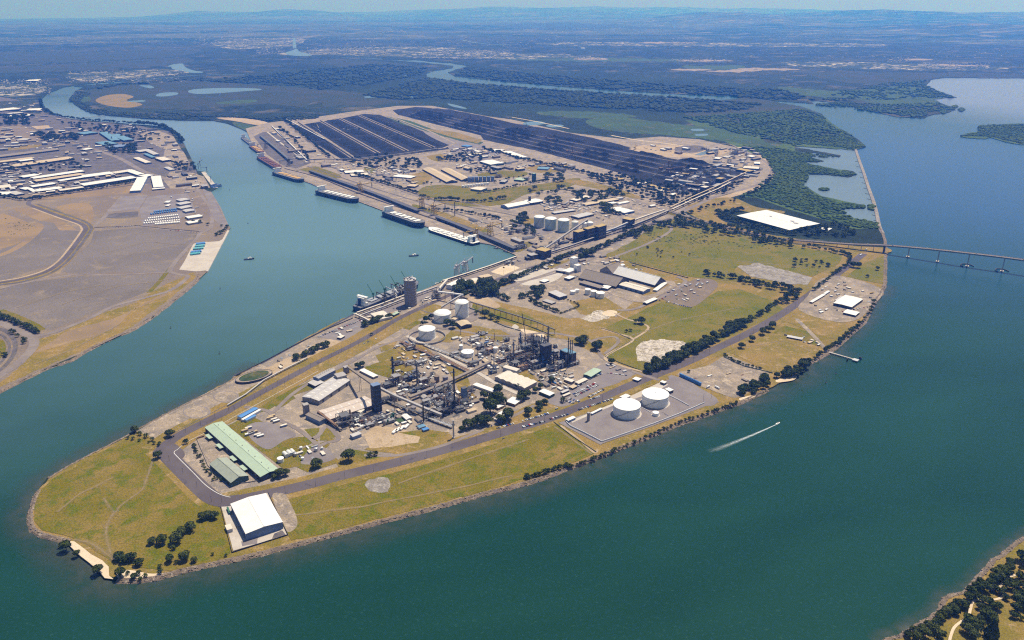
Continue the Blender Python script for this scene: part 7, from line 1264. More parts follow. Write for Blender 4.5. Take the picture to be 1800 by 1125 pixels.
for k in range(7): boxes(1199.5 + k * 4.6, 663.5 + k * 2.1, 1199.5 + k * 4.6 + .1, 663.5 + k * 2.1, 1, 'blue_roof', -.95, f"{NUM[k]} bright blue container from the left beside the tank compound", 'blue containers by the tank compound', 2, 1.25)
for k, (u, v) in enumerate(((430.5, 758.5), (437, 754), (442, 763), (447, 761), (453, 766), (458, 768), (475, 736), (482, 739), (486, 742), (478, 733), (499, 750), (437, 765))): flat_block(f"{('timber-brown', 'cream', 'white')[k % 3]} cabin on the gravel lot by the green shed", u, v, 12, 4.5, 4, AX + (.0 if k % 2 else .03), ('timber', 'cream_roof', 'white_roof')[k % 3], ('timber', 'blue_wall', 'grey_wall')[k % 3], name='cabin', cat='cabin', group='cabins on the gravel lot', win=False)
# ---- clutter of the yards
CL = [("690,612 720,600 745,618 790,640 800,660 760,650 720,640 700,630", 34, ['hut', 'hut', 'shed', 'container', 'skid', 'pipes', 'truck'], "in the upper yard of the works"), ("790,596 850,592 885,600 890,625 850,618 820,605", 34, ['hut', 'shed', 'container', 'skid', 'tank', 'pipes'], "in the yard above the pipe racks"), ("700,650 760,660 780,670 740,690 700,690 680,670", 26, ['skid', 'hut', 'frame', 'tank', 'pipes', 'shed'], "around the thick dark stack"), ("740,700 800,690 840,700 830,725 790,735 750,728", 34, ['skid', 'frame', 'pipes', 'hut', 'tank', 'shed'], "around the tall thin mast"), ("660,730 720,712 740,740 700,752 660,745", 24, ['skid', 'frame', 'pipes', 'hut', 'shed'], "near the green basin"), ("595,740 640,728 660,740 630,760 600,758", 16, ['skid', 'frame', 'pipes', 'hut'], "near the dark end unit"),
      ("840,630 880,625 930,650 1000,655 985,680 940,660 900,645 860,650", 50, ['hut', 'shed', 'skid', 'tank', 'pipes', 'container', 'truck'], "between the workshops and process block"), ("950,665 990,650 1010,660 990,690 960,680", 18, ['hut', 'container', 'shed', 'truck'], "above the staff car park"), ("880,600 960,590 985,620 960,600 900,612", 12, ['skid', 'frame', 'pipes', 'container'], "behind the great process block"), ("1060,640 1090,646 1100,655 1070,650", 5, ['hut', 'container', 'shed'], "at the top of the car park"),
      ("950,458 1000,450 1050,470 1010,490 960,480", 18, ['hut', 'shed', 'container', 'skid', 'truck'], "left of the great barns"), ("1060,448 1110,462 1140,480 1100,475 1050,462", 14, ['hut', 'shed', 'container', 'skid'], "behind the great barns"), ("1170,505 1230,492 1250,500 1215,532 1180,525", 28, ['truck', 'container', 'hut', 'skid', 'pipes'], "in the truck park by the green field"), ("1440,495 1500,495 1540,505 1530,530 1500,550 1440,550 1430,535", 30, ['truck', 'container', 'hut', 'skid', 'pipes'], "in the transport depot yard"),
      ("1375,588 1420,595 1450,610 1430,605 1390,598", 7, ['container', 'skid', 'hut'], "on the dry paddock track"), ("345,770 380,765 400,790 395,815 370,800", 16, ['container', 'pipes', 'skid', 'truck'], "in the sandy yard of the green sheds"), ("515,790 560,785 580,800 540,812 520,808", 12, ['pipes', 'skid', 'container', 'tank'], "on the gravel lot behind the cylinders"), ("1180,665 1250,690 1300,690 1340,660 1280,640", 10, ['container', 'skid', 'pipes', 'truck'], "on the gravel yard by the river"),
      ("570,590 680,545 780,512 770,530 700,550 600,592", 30, ['container', 'hut', 'skid', 'pipes', 'truck'], "on the plant wharf strip"), ("470,640 560,600 600,592 540,625 490,650", 10, ['skid', 'pipes', 'container'], "on the bare quay strip"), ("860,470 905,458 920,450 900,472", 8, ['container', 'skid', 'frame'], "at the coal wharf corner"), ("920,440 960,430 1000,415 1005,425 960,448 925,455", 18, ['dark_shed', 'skid', 'frame'], "at the foot of the coal conveyors"),
      ("560,292 620,285 640,300 610,310 580,300", 22, ['hut', 'shed', 'container', 'truck'], "by the left coal berths"), ("640,290 740,300 735,325 690,320 650,308", 75, ['hut', 'shed', 'container', 'dark_shed', 'truck', 'skid'], "in the crowded yard below the left coal yard"), ("790,262 870,262 880,280 850,278 800,280 780,272", 60, ['hut', 'shed', 'container', 'shed'], "in the estate of small white roofs"), ("860,288 930,280 1010,292 1000,300 930,300 870,300", 34, ['shed', 'hut', 'container', 'dark_shed'], "in the estate beside the tree belt"),
      ("810,280 850,290 880,306 820,306 800,292", 26, ['shed', 'hut', 'container'], "beside the tan bulk sheds"), ("950,358 1040,352 1060,365 1000,372 960,370", 44, ['shed', 'hut', 'container', 'truck'], "in the pale yard beside the barns"), ("1000,362 1060,372 1110,378 1060,388 1030,392 1000,385", 22, ['shed', 'hut', 'container', 'skid'], "behind the loading station"), ("1060,335 1130,352 1160,366 1120,372 1080,362", 18, ['shed', 'container', 'pipes', 'hut'], "in the scrap yard by the road bridge"), ("820,390 870,380 930,388 900,402 850,402", 30, ['skid', 'container', 'pipes', 'dark_shed'], "in the lay-down yard behind the coal wharf"), ("880,400 960,405 950,430 900,425", 24, ['dark_shed', 'hut', 'skid', 'frame'], "behind the end of the coal wharf"),
      ("1170,300 1260,285 1330,285 1340,305 1280,325 1230,340 1180,345", 110, ['dark_shed', 'shed', 'skid', 'frame', 'container', 'hut'], "in the far coal terminal"), ("1230,262 1320,262 1340,280 1300,284 1250,276", 34, ['dark_shed', 'shed', 'hut', 'frame'], "inside the rail loop"), ("1120,258 1200,256 1230,266 1180,272", 14, ['skid', 'container', 'pipes', 'shed'], "on the sandy lot"), ("460,228 500,222 560,268 590,282 540,290 500,270", 24, ['shed', 'skid', 'dark_shed', 'hut'], "behind the left coal berths"),
      ("0,225 140,225 200,262 150,300 0,300", 125, ['shed', 'dark_shed', 'hut', 'container', 'shed'], "in the far-left factory district"), ("0,300 60,300 150,318 236,300 240,320 60,345 0,340", 95, ['shed', 'dark_shed', 'hut', 'container'], "in the factory district above the paddock"), ("150,215 260,222 310,245 330,290 280,290 230,250", 60, ['shed', 'dark_shed', 'hut', 'skid'], "on the left river bend"), ("285,300 340,302 365,325 345,345 310,332", 26, ['shed', 'skid', 'hut', 'dark_shed', 'container'], "in the shipyard"), ("280,340 340,345 365,385 330,370 300,350", 8, ['hut', 'container', 'truck'], "on the quay-side yard"), ("0,180 70,180 120,215 60,215 0,212", 30, ['shed', 'dark_shed', 'hut'], "by the far river bend")]
for k, (q, n, kinds, where) in enumerate(CL):
    vm = sum(b for a, b in P(q)) / len(P(q)); clutter(q, n, kinds, where, 'clutter ' + where, 500 + k, ang(1178, 366, 1313, 303) if 'far coal' in where else None, 1.0 if vm > 420 else 1.35 if vm > 330 else 1.7)
# ---- cars
for k, a in enumerate(((919, 740, 963, 727.5, 18, 'on the far verge of the river road below the garden', math.pi / 2), (917, 751.5, 957, 741, 16, 'on the near verge of the river road', math.pi / 2), (965, 737.5, 998, 728.5, 14, 'on the near verge by the tank compound gate', math.pi / 2), (874, 753, 902, 745, 11, 'on the far verge beside the garden trees', math.pi / 2), (1018, 720.5, 1076, 701.5, 20, 'in the roadside row along the tank compound', math.pi / 2),
     (1008, 693, 1046, 674.5, 17, 'in the upper row of the staff car park', math.pi / 2), (1011, 696.5, 1050, 677.5, 17, 'in the second row of the staff car park', math.pi / 2), (1003, 685, 1032, 671, 14, 'along the canteen wall', math.pi / 2), (1037, 666, 1057, 657, 9, 'beside the green-roofed store', math.pi / 2), (1035, 698, 1060, 685.5, 13, 'in the lower row of the staff car park', math.pi / 2), (1039, 702, 1053, 697, 7, 'at the road edge of the staff car park', math.pi / 2), (1001, 701, 1018, 706.5, 8, 'in the short left row of the staff car park', math.pi / 2), (992, 704, 1008, 709, 7, 'at the corner of the staff car park', math.pi / 2), (1064, 655, 1100, 660, 8, 'near the white gatehouse', 0),
     (560, 592, 640, 561, 22, 'on the quay above the trees', math.pi / 2), (640, 604, 660, 596, 4, 'beside the harbour road', 0), (1172, 531, 1215, 541, 14, 'in the truck park by the green field', math.pi / 2), (925, 513, 950, 504, 9, 'in the small car park left of the office block', math.pi / 2), (1095, 470, 1110, 474, 5, 'behind the great barns', 0), (1190, 660, 1196, 657, 2, 'by the blue containers', 0), (1160, 528, 1170, 522, 3, 'beside the barn apron', 0),
     (960, 372, 1000, 362, 16, 'in the pale yard beside the barns', math.pi / 2), (1482, 548, 1525, 540, 8, 'around the transport depot', math.pi / 2), (1000, 425, 1100, 402, 12, 'beside the coal loading station', 0), (300, 405, 350, 409, 12, 'along the fence of the container rows', math.pi / 2), (200, 400, 246, 396, 12, 'at the edge of the gravel flat', math.pi / 2), (1408, 553, 1410, 551, 1, 'on the river road', 0), (1472, 474, 1474, 472, 1, 'on the river road', 0), (1449, 496, 1451, 494, 1, 'on the river road', 0), (978, 719, 980, 718.5, 1, 'on the river road', 0), (885, 771, 886, 770.5, 1, 'parked on the green beside the fence', 0), (1087, 440, 1120, 426, 3, 'on the harbour road', 0), (950, 467, 953, 466, 1, 'on the harbour road', 0), (1120, 357, 1140, 364, 4, 'on the tree-lined road', 0), (900, 275, 980, 299, 4, 'on the tree-lined road', 0), (660, 323, 720, 341, 6, 'on the wharf highway', 0))):
    car_row(a[0], a[1], a[2], a[3], a[4], 'cars ' + a[5], a[5], a[6], seed=30 + k)
truck("long white truck heading for the bridge underpass", 1513, 449, ang(1500, 457, 1520, 444), L=20); truck("second long white truck behind the first", 1522, 440, ang(1510, 448, 1522, 440), L=20); truck("dark truck with two trailers on the warehouse apron", 402, 899, ang(400, 895, 404, 905), 'green_steel', 'green_steel', 18); truck("yellow low loader on the depot yard", 1532, 516, .4, 'yellow_steel', 'yellow_steel', 12)
root = flat_block("white-roofed tank shelter on the left of the warehouse apron", 403, 932, 14, 8, 6, ang(400, 910, 410, 932), 'cream_roof', 'pale_wall')
# ---- fences and walls
fence("pale curved perimeter wall round the great white tanks", "995,742.5 1003,750 1030,763 1057,777 1062,776 1100,763 1150,745.5 1190,730 1225,715 1238,709", 3.0, .8, 'white_wall', 'perimeter_wall', 'wall'); fence("white dividing wall right of the farther great tank", "1175,695 1193,704 1211,714", 2.2, .8, 'white_wall', 'dividing_wall', 'wall'); fence("white dividing wall between the two great tanks", "1128,716.5 1138,722 1146,727.5", 1.5, .6, 'white_wall', 'dividing_wall', 'wall'); fence("dark pipe line beside the dividing wall", "1164,725 1175,731 1168,729", .6, .6, 'dark_steel', 'pipe_line', 'pipe')
fence("dark mesh fence round the white warehouse", "388,891 408,972 506,941 471,866", 2.2, .3, 'dark_wall'); fence("fence along the road side of the green sheds", "345,770 366,820 405,852 440,848 468,842 500,828", 1.8, .3, 'grey_wall'); fence("long fence along the harbour road", "300,765 350,738 400,712 460,680", 1.6, .2, 'galvanised'); fence("dark hedge-like fence across the dry grass below the trestle", "826,543 880,558 930,574 955,584", 2, .8, 'green_wall'); fence("dark fence from the barn to the green field corner", "868,566 890,575 915,582", 2, .6, 'green_wall'); fence("fence around the green field corner", "1057,577 1085,586 1112,598 1063,627 1095,640 1128,652", 1.5, .5, 'green_wall'); fence("fence between the green fields behind the barns", "1108,462 1160,476 1210,489", 2.2, .7, 'green_wall'); fence("fence at the side of the tank compound's green strip", "973,742 1010,770 1048,795", 1.8, .6, 'green_wall')
fence("dark fence beside the gravel yard by the river", "1272,628 1310,645 1345,653 1358,656", 2, .8, 'green_wall'); fence("row of dark posts between the reclaimed flats", "166,400 200,399 240,397 300,403 350,407", 1.6, .6, 'dark_wall'); fence("dark revetment fence along the harbour quay", "412,662 440,648 470,633 520,606 575,579 620,560", 2.5, 1.0, 'dark_wall')
# ---- poles
poles("300,774 360,744 400,724 450,698 520,660 590,624 650,592 700,564 760,534", 26, "street pole on the wharf side of the harbour road", 'poles along the harbour road, wharf side', 12); poles("365,752 420,722 470,695 540,657 610,620 670,588 720,560", 20, "street pole on the works side of the harbour road", 'poles along the harbour road, works side', 12); poles("390,884 470,874 545,858 625,838 706,818 800,790 880,768 980,735 1090,694", 17, "street pole along the river road", 'poles along the river road, near half', 14); poles("1120,678 1180,655 1260,617 1330,583 1400,538 1460,490 1500,462", 20, "street pole along the upper river road", 'poles along the river road, far half', 13)
poles("455,640 500,617 560,587 620,560", 8, "quay light mast on the harbour edge", 'light masts on the quay', 20, False, 'light_mast', 'mast'); poles("780,515 830,500 880,484 940,465 1000,448 1060,428", 16, "street pole on the wharf road to the coal station", 'poles along the road to the coal station', 13); poles("272,790 300,812 340,850 372,882", 5, "street pole along the bend by the green sheds", 'poles at the bend', 11); poles("1236,706 1250,700", 2, "tall yard light pole at the river end of the gravel yard", 'yard light poles', 18, False, 'light_mast', 'mast', smooth=False); poles("1250,665 1302,690", 2, "tall yard light pole in the middle of the gravel yard", 'yard light poles', 18, False, 'light_mast', 'mast', smooth=False)
# ---- trees
for u, v, r_, lb, mt in ((556, 822, 10, "round tree on the verge between cylinders and road", 0), (613, 810, 12, "large round tree on the verge of the river road", 0), (650, 803, 5, "left of two small verge trees", 0), (660, 801, 5, "right of two small verge trees", 0), (237, 760, 7, "tall dark tree at the waterside corner of the tip", 0), (258, 769, 4.5, "small tree in the hedge line of the tip", 0), (246, 765, 4, "left shrub in the hedge line of the tip", 0), (268, 775, 4, "right shrub in the hedge line of the tip", 0), (299, 768, 8, "round dark tree beside the harbour road bend", 0), (278, 806, 8, "dark tree at the end of the grass track", 0), (281, 781, 3, "tiny tree beside the harbour road bend", 0), (328, 780, 5, "dark tree at the corner of the green sheds' yard", 0), (493, 838, 9, "dark tree at the end of the long green shed", 0), (503, 836, 7, "second tree at the end of the long green shed", 0), (483, 842, 6, "low tree in front of the long green shed", 0),
      (209, 984, 9, "leftmost dark tree of the tip's southern clump", 0), (221, 988, 8, "second tree of the tip's southern clump", 0), (232, 986, 9, "third tree of the tip's southern clump", 0), (245, 994, 8, "rightmost tree of the tip's southern clump", 0), (267, 956, 7, "left tree of the middle trio on the tip", 0), (286, 955, 10, "wide tree of the middle trio on the tip", 0), (312, 953, 12, "largest dark tree on the tip", 0), (320, 941, 9, "tree just behind the largest tip tree", 0), (335, 933, 10, "tree at the upper right of the tip group", 0), (306, 966, 5, "small tree below the largest tip tree", 0), (356, 914, 8, "left tree of the clump nearest the white warehouse", 0), (367, 911, 8, "middle tree of the clump nearest the white warehouse", 0), (377, 912, 8, "right tree of the clump nearest the white warehouse", 0), (299, 988, 8, "left tree on the rocky edge of the tip", 0), (311, 991, 4, "little tree on the rocky edge of the tip", 0), (325, 986, 10, "large tree on the rocky edge of the tip", 0), (341, 989, 6, "small airy tree on the rocky edge of the tip", 0), (282, 998, 4, "thin tree near the little beach", 0), (374, 976, 3, "tiny tree on open grass by the warehouse fence", 0), (398, 978, 3, "tiny shrub by the rocks under the warehouse", 0), (245, 1010, 5, "shrub between the little beaches", 0), (283, 1008, 5, "shrub at the end of the little beach", 0),
      (117, 967, 10, "rounded mangrove bush in the mud off the beach", 1), (108, 960, 4, "little mangrove bush beside the rocks", 1), (135, 977, 6, "mangrove bush standing below the beach sand", 1), (173, 1007, 9, "mangrove bush at the lower end of the beach", 1), (212, 1014, 10, "spreading bush at the southern beach", 1), (225, 1010, 4, "small bush right of the spreading one", 1), (236, 1017, 6, "bush at the waterline of the southern beach", 1), (247, 1020, 4, "tiny bush at the waterline of the southern beach", 1), (256, 1015, 4, "last bush on the southern beach", 1),
      (862, 726, 15, "largest round garden tree in the works", 0), (893, 738, 12, "garden tree nearest the road", 0), (880, 744, 9, "low garden tree beside the road huts", 0), (822, 754, 10, "left tree of the roadside clump at the works", 0), (833, 750, 9, "second tree of the roadside clump at the works", 0), (844, 748, 11, "third tree of the roadside clump at the works", 0), (856, 746, 10, "right tree of the roadside clump at the works", 0), (813, 758, 6, "small end tree of the roadside clump at the works", 0), (851, 701, 8, "tree left of the garden offices", 0), (876, 690, 9, "tree above the garden offices", 0), (874, 708, 11, "tree between the white garden offices", 0), (884, 712, 9, "second tree between the white garden offices", 0), (865, 704, 8, "third tree between the white garden offices", 0), (917, 703, 10, "tree at the right end of the largest garden office", 0), (926, 699, 8, "tree next to the five-bay workshop road", 0), (929, 729, 8, "lone round tree on the dry verge", 0), (947, 716, 7, "tree in the car park garden", 0), (949, 722, 6, "second tree in the car park garden", 0), (957, 711, 6, "third tree in the car park garden", 0), (941, 690, 6, "tree left of the teal-walled office", 0), (950, 683, 6, "tree behind the teal-walled office", 0), (951, 668, 4, "tree at the end of the five-bay workshop", 0), (910, 683, 5, "pale shrub by the workshop corner", 1), (990, 707, 5, "slim tree beside the car park", 0), (970, 672, 6, "tree among the huts above the car park", 0), (1047, 615, 9, "dark tree inside the loop road", 0), (1053, 610, 7, "second tree inside the loop road", 0), (1018, 605, 8, "tree left of the loop road", 0), (1028, 602, 8, "second tree left of the loop road", 0), (1024, 607, 7, "third tree left of the loop road", 0), (1075, 640, 6, "tree at the crossing below the green field", 0), (1127, 569, 7, "lone clump in the green field", 0), (1119, 569, 5, "left part of the lone clump in the green field", 0), (1101, 584, 3, "tiny shrub in the green field", 0), (1108, 583, 3, "second tiny shrub in the green field", 0),
      (629, 648, 6, "left tree by the works entrance hut", 0), (637, 645, 6, "right tree by the works entrance hut", 0), (786, 572, 7, "dark tree beside the sand-coloured barn", 0), (796, 577, 7, "dark tree below the sand-coloured barn", 0), (852, 558, 8, "tree under the pipe trestle", 0), (863, 561, 6, "second tree under the pipe trestle", 0), (874, 565, 5, "small tree under the pipe trestle", 0), (838, 553, 4, "little tree beside the tall ribbed tank", 0), (749, 566, 6, "tree beside the harbour road at the silo", 0), (744, 572, 5, "second tree beside the harbour road at the silo", 0), (758, 561, 5, "third tree beside the harbour road at the silo", 0), (653, 590, 3, "tiny tree on the harbour road verge", 0),
      (1500, 470, 6, "left tree by the road near the bridge", 0), (1508, 471, 6, "second tree by the road near the bridge", 0), (1542, 475, 4, "small dark tree on the grass by the bridge", 0), (1525, 488, 3, "tiny tree on the grass by the bridge", 0), (1303, 612, 6, "tree at the road above the gravel yard", 0), (1322, 600, 6, "second tree at the road above the gravel yard", 0), (1340, 588, 7, "tree at the paddock corner of the road", 0), (1350, 583, 6, "second tree at the paddock corner of the road", 0), (1357, 577, 7, "third tree at the paddock corner of the road", 0), (1211, 655, 3, "tiny tree beside the blue containers", 0)):
    add_tree(u, v, r_, lb, None, 'round', 'foliage_light' if mt else 'foliage')
# park in the lower right corner
PK = ((1795, 985, 13), (1802, 995, 12), (1773, 1003, 11), (1762, 1008, 11), (1750, 1012, 11), (1766, 1015, 11), (1758, 1022, 11), (1745, 1022, 11), (1740, 1030, 10), (1775, 995, 10), (1730, 1038, 12), (1718, 1040, 12), (1707, 1046, 11), (1722, 1030, 10), (1700, 1054, 10), (1714, 1052, 10), (1748, 1040, 9), (1756, 1044, 8), (1695, 1068, 10), (1684, 1066, 10), (1673, 1074, 11), (1662, 1080, 11), (1655, 1086, 11), (1680, 1080, 10), (1650, 1092, 10), (1644, 1100, 10), (1632, 1106, 11), (1620, 1110, 10), (1608, 1114, 10), (1640, 1110, 11), (1596, 1120, 9), (1626, 1120, 12), (1612, 1125, 11), (1650, 1120, 10), (1728, 1060, 9), (1738, 1064, 10), (1722, 1070, 8), (1745, 1070, 9), (1752, 1072, 10), (1735, 1076, 8), (1768, 1033, 9), (1780, 1036, 10), (1790, 1032, 9), (1775, 1026, 8), (1765, 1042, 7), (1768, 1054, 7), (1738, 1088, 13), (1728, 1082, 11), (1744, 1096, 11), (1722, 1092, 8), (1705, 1100, 14), (1714, 1110, 12), (1698, 1112, 13), (1724, 1100, 8), (1708, 1122, 12), (1700, 1092, 10), (1790, 1062, 13), (1800, 1070, 13), (1786, 1075, 11), (1784, 1050, 9), (1796, 1050, 10), (1781, 1086, 8), (1790, 1088, 6), (1796, 1090, 5), (1792, 1018, 10), (1802, 1024, 10), (1804, 1042, 9))
for k, (u, v, r_) in enumerate(PK): add_tree(u, v, r_ * .84, "dark dense tree in the lower right riverside park", 'park trees in the lower right corner', 'round', 'foliage' if k % 5 else 'foliage_light')
add_tree(1741, 1120, 12, "pointed conifer at the bottom edge of the park", None, 'cone'); add_tree(1661, 1116, 4, "small round bush by the park path", None); add_tree(1792, 1002, 3, "tiny bush beside the upper park path", None)
T = tree_row
T("1138,655 1165,646 1190,633 1220,619 1250,604 1290,582 1312,571", 42, 7.5, "in the thick row along the upper river road", 'thick tree row by the river road', 3.5); T("1150,642 1180,628 1230,606 1280,578 1300,568", 20, 6.5, "on the field side of the river road row", 'thick tree row by the river road', 3); T("1318,566 1345,548 1375,528 1395,514", 20, 4.6, "in the thinner row further up the river road", 'thinner row by the river road', 2.5); T("1240,483 1290,490 1340,500 1385,508 1405,515", 34, 4.6, "in the belt between the two green fields", 'belt between the green fields', 3); T("1300,495 1350,507 1400,522 1375,535", 22, 4.5, "at the corner of the belt by the green fields", 'belt between the green fields', 3)
tree_fill("1180,383 1250,392 1310,405 1400,426 1430,432 1420,440 1340,432 1260,412 1190,400", 100, 4.2, "in the woodland below the bridge ramp", 'woodland below the bridge ramp'); T("1430,436 1475,446 1492,452 1490,466 1470,480 1448,498 1430,512", 40, 3.6, "curving round the corner of the upper green field", 'row round the upper green field', 1.5); tree_fill("1095,405 1180,385 1230,398 1180,402 1140,412 1110,425", 44, 4, "on the scrubby edge by the coal conveyor", 'scrub by the coal conveyor'); tree_fill("1100,440 1150,430 1200,440 1280,450 1200,455 1120,452", 14, 1.8, "scattered in the upper green field", 'shrubs of the upper green field'); tree_fill("1380,455 1440,460 1460,470 1400,474", 14, 3, "scattered by the rubble in the upper green field", 'shrubs of the upper green field')
T("1262,377 1285,388 1320,400 1360,408 1400,414", 40, 4.4, "in the belt in front of the distribution centre", 'belt round the distribution centre', 2.5); T("1262,376 1285,374 1305,370", 14, 4, "at the left corner of the distribution centre", 'belt round the distribution centre', 2); tree_fill("1405,405 1440,396 1470,396 1505,410 1500,416 1450,420 1410,416", 55, 3.8, "right of the distribution centre", 'trees right of the distribution centre'); T("905,491 940,476 985,456 1025,441", 34, 4.2, "in the row between the two parallel roads", 'row between the parallel roads', 1.2)
tree_fill("793,516 815,504 845,500 868,504 873,518 850,524 815,525", 30, 8, "in the big dark grove by the wharf shed", 'big dark grove by the wharf'); T("868,506 885,500 905,493", 9, 6, "between the dark grove and the road row", 'big dark grove by the wharf', 1.5); T("872,517 880,524 900,530", 7, 5, "on the dry grass edge behind the trestle", 'trees behind the trestle', 1.5); T("915,525 925,522 932,520", 5, 4.4, "left of the round tree clump", 'trees left of the clump', 1.5); T("1020,456 1045,442 1080,426 1112,412 1135,402", 36, 4.6, "in the row between rail line and green field", 'row by the rail line', 1.5); add_tree(982, 461, 7, "large dark tree at the end of the road row", None); add_tree(1029, 451, 8, "left of the two big trees above the barns", None); add_tree(1041, 450, 8, "right of the two big trees above the barns", None)
tree_fill("933,514 946,508 958,512 956,522 942,527", 10, 6, "in the round clump by the dark office block", 'clump by the office block'); T("932,528 945,536 962,543 985,551", 18, 3.4, "in the hedge below the hedged lawn", 'hedge trees of the lawn', .8); T("985,552 1002,546 1017,539 1010,533 975,521", 30, 1.7, "in the clipped hedge of the lawn", 'clipped hedge', .3, noun='shrub'); T("520,634 540,624 560,614 578,606", 16, 5.4, "on the wharf strip between road and quay", 'trees on the wharf strip', 2.5); T("640,575 655,568 665,564 690,558", 12, 5, "below the wharf store", 'trees below the wharf store', 2); T("735,520 ", 1, 1, "", '') if False else None
T("1000,823 1045,807 1087,790 1150,764 1200,742 1262,722 1298,707", 50, 3.2, "along the rocky shore below the tank compound", 'bushes on the tank compound shore', 1.8, 'foliage_light', noun='bush'); tree_fill("1296,700 1310,682 1345,668 1352,678 1330,692", 20, 6.5, "in the thicket at the gravel yard's shore", 'thicket at the gravel yard shore', 'foliage_light', noun='bush'); tree_fill("1355,668 1380,655 1412,642 1420,645 1400,662 1365,668", 18, 6.5, "in the thicket at the paddock's shore", 'thicket at the paddock shore', 'foliage_light', noun='bush'); T("1420,640 1450,618 1475,602 1490,588 1515,568 1540,530", 36, 4, "along the east shore by the jetty", 'bushes on the east shore', 2, 'foliage_light', noun='bush'); T("925,842 960,832 1000,818", 16, 4.5, "at the waterside below the green strip", 'bushes at the green strip shore', 2, 'foliage_light', noun='bush'); T("1273,625 1300,640 1340,650", 16, 2.6, "along the gravel yard's upper fence", 'hedge of the gravel yard', .7, 'foliage_light', noun='bush')
T("375,845 350,800 340,785 352,812 375,838 395,848", 22, 3, "along the fence of the green sheds", 'bushes by the green sheds', 1.2, noun='bush'); T("0,557 30,569 70,587", 30, 4.5, "in the dark belt at the left edge by the rail loop", 'belt at the left edge', 1.6); T("20,585 40,596 45,606", 6, 4, "beside the rail loop at the left edge", 'trees by the rail loop', 2); T("-5,620 14,628", 6, 4, "inside the rail loop at the left edge", 'trees inside the rail loop', 2); T("340,392 398,400 385,412 380,415", 12, 3, "on the point beside the left wharf", 'trees on the left point', 2); T("225,772 260,778 285,786", 6, 3, "in the low hedge of the tip", 'hedge of the tip', 1)
# middle distance
T("740,348 770,352 790,352 800,353 826,356 850,355 875,352 890,349", 26, 3.6, "in the row below the playing field", 'row below the playing field', 1); T("745,325 800,318 860,322 900,314 940,308", 22, 2.4, "above the playing field", 'trees above the playing field', 1.5); T("840,340 870,336 905,328 940,322 960,318", 30, 2.4, "in the line across the playing field", 'line across the playing field', .8); tree_fill("955,310 990,306 990,324 960,322", 22, 3.4, "in the clump at the end of the playing field", 'clump at the playing field'); tree_fill("920,335 1000,330 1010,340 940,345", 14, 4, "scattered above the pale barns", 'trees above the pale barns'); tree_fill("1005,340 1080,338 1100,348 1050,346 1020,352", 40, 4, "in the conifer belt behind the white factory", 'conifer belt'); tree_fill("1010,352 1040,350 1070,348 1040,360", 16, 3.4, "behind the long tan shed", 'conifer belt'); tree_fill("960,350 985,352 985,362 960,360", 12, 4, "right of the pale barns", 'trees right of the pale barns')
tree_fill("1056,360 1075,362 1090,378 1070,380 1058,372", 18, 4.5, "around the blue-walled factory", 'trees by the blue-walled factory'); tree_fill("903,385 925,378 932,392 915,398 900,394", 12, 5, "left of the three great silos", 'trees left of the silos'); tree_fill("895,400 935,398 940,415 905,412", 14, 4, "in front of the three great silos", 'trees in front of the silos'); tree_fill("1085,305 1140,318 1200,332 1235,345 1200,362 1165,364 1110,346 1060,325 1030,310", 200, 3.2, "in the woodland strip below the coal", 'woodland strip below the coal', 'foliage_blue'); T("850,262 920,281 980,294 1030,305 1090,320 1150,338", 90, 2.8, "in the belt between road and coal yard", 'belt beside the coal yard', 2, 'foliage_blue')
tree_fill("600,278 680,274 735,282 745,296 700,300 660,302 620,292", 90, 3, "in the grove below the left coal yard", 'grove below the left coal yard', 'foliage_blue'); T("625,308 680,324 735,341", 50, 2.8, "in the belt beside the wharf highway", 'belt beside the wharf highway', 1.2, 'foliage_blue'); tree_fill("760,280 840,268 850,284 800,288", 60, 2.6, "in the groves of the mid-island estate", 'groves of the mid-island estate', 'foliage_blue'); T("1200,380 1240,366 1300,350 1340,330 1356,312", 40, 3, "inside the rail loop road", 'trees along the rail loop', 4, 'foliage_blue'); tree_fill("1205,350 1260,332 1310,318 1300,330 1240,352 1210,362", 60, 3, "under the far conveyor", 'trees under the far conveyor', 'foliage_blue'); T("740,370 800,372 850,380 880,386", 30, 3, "along the dark hedge behind the coal wharf", 'hedge behind the coal wharf', 1, 'foliage_blue'); tree_fill("815,300 870,292 900,296 880,302 830,306", 26, 2.6, "around the tan bulk sheds", 'trees by the tan bulk sheds', 'foliage_blue')
T("500,212 540,245 580,278", 50, 3, "in the line left of the coal strips", 'line left of the coal strips', 1, 'foliage_blue'); T("492,226 520,250 545,284", 30, 2.6, "behind the berth conveyors", 'line behind the berth conveyors', 1, 'foliage_blue')
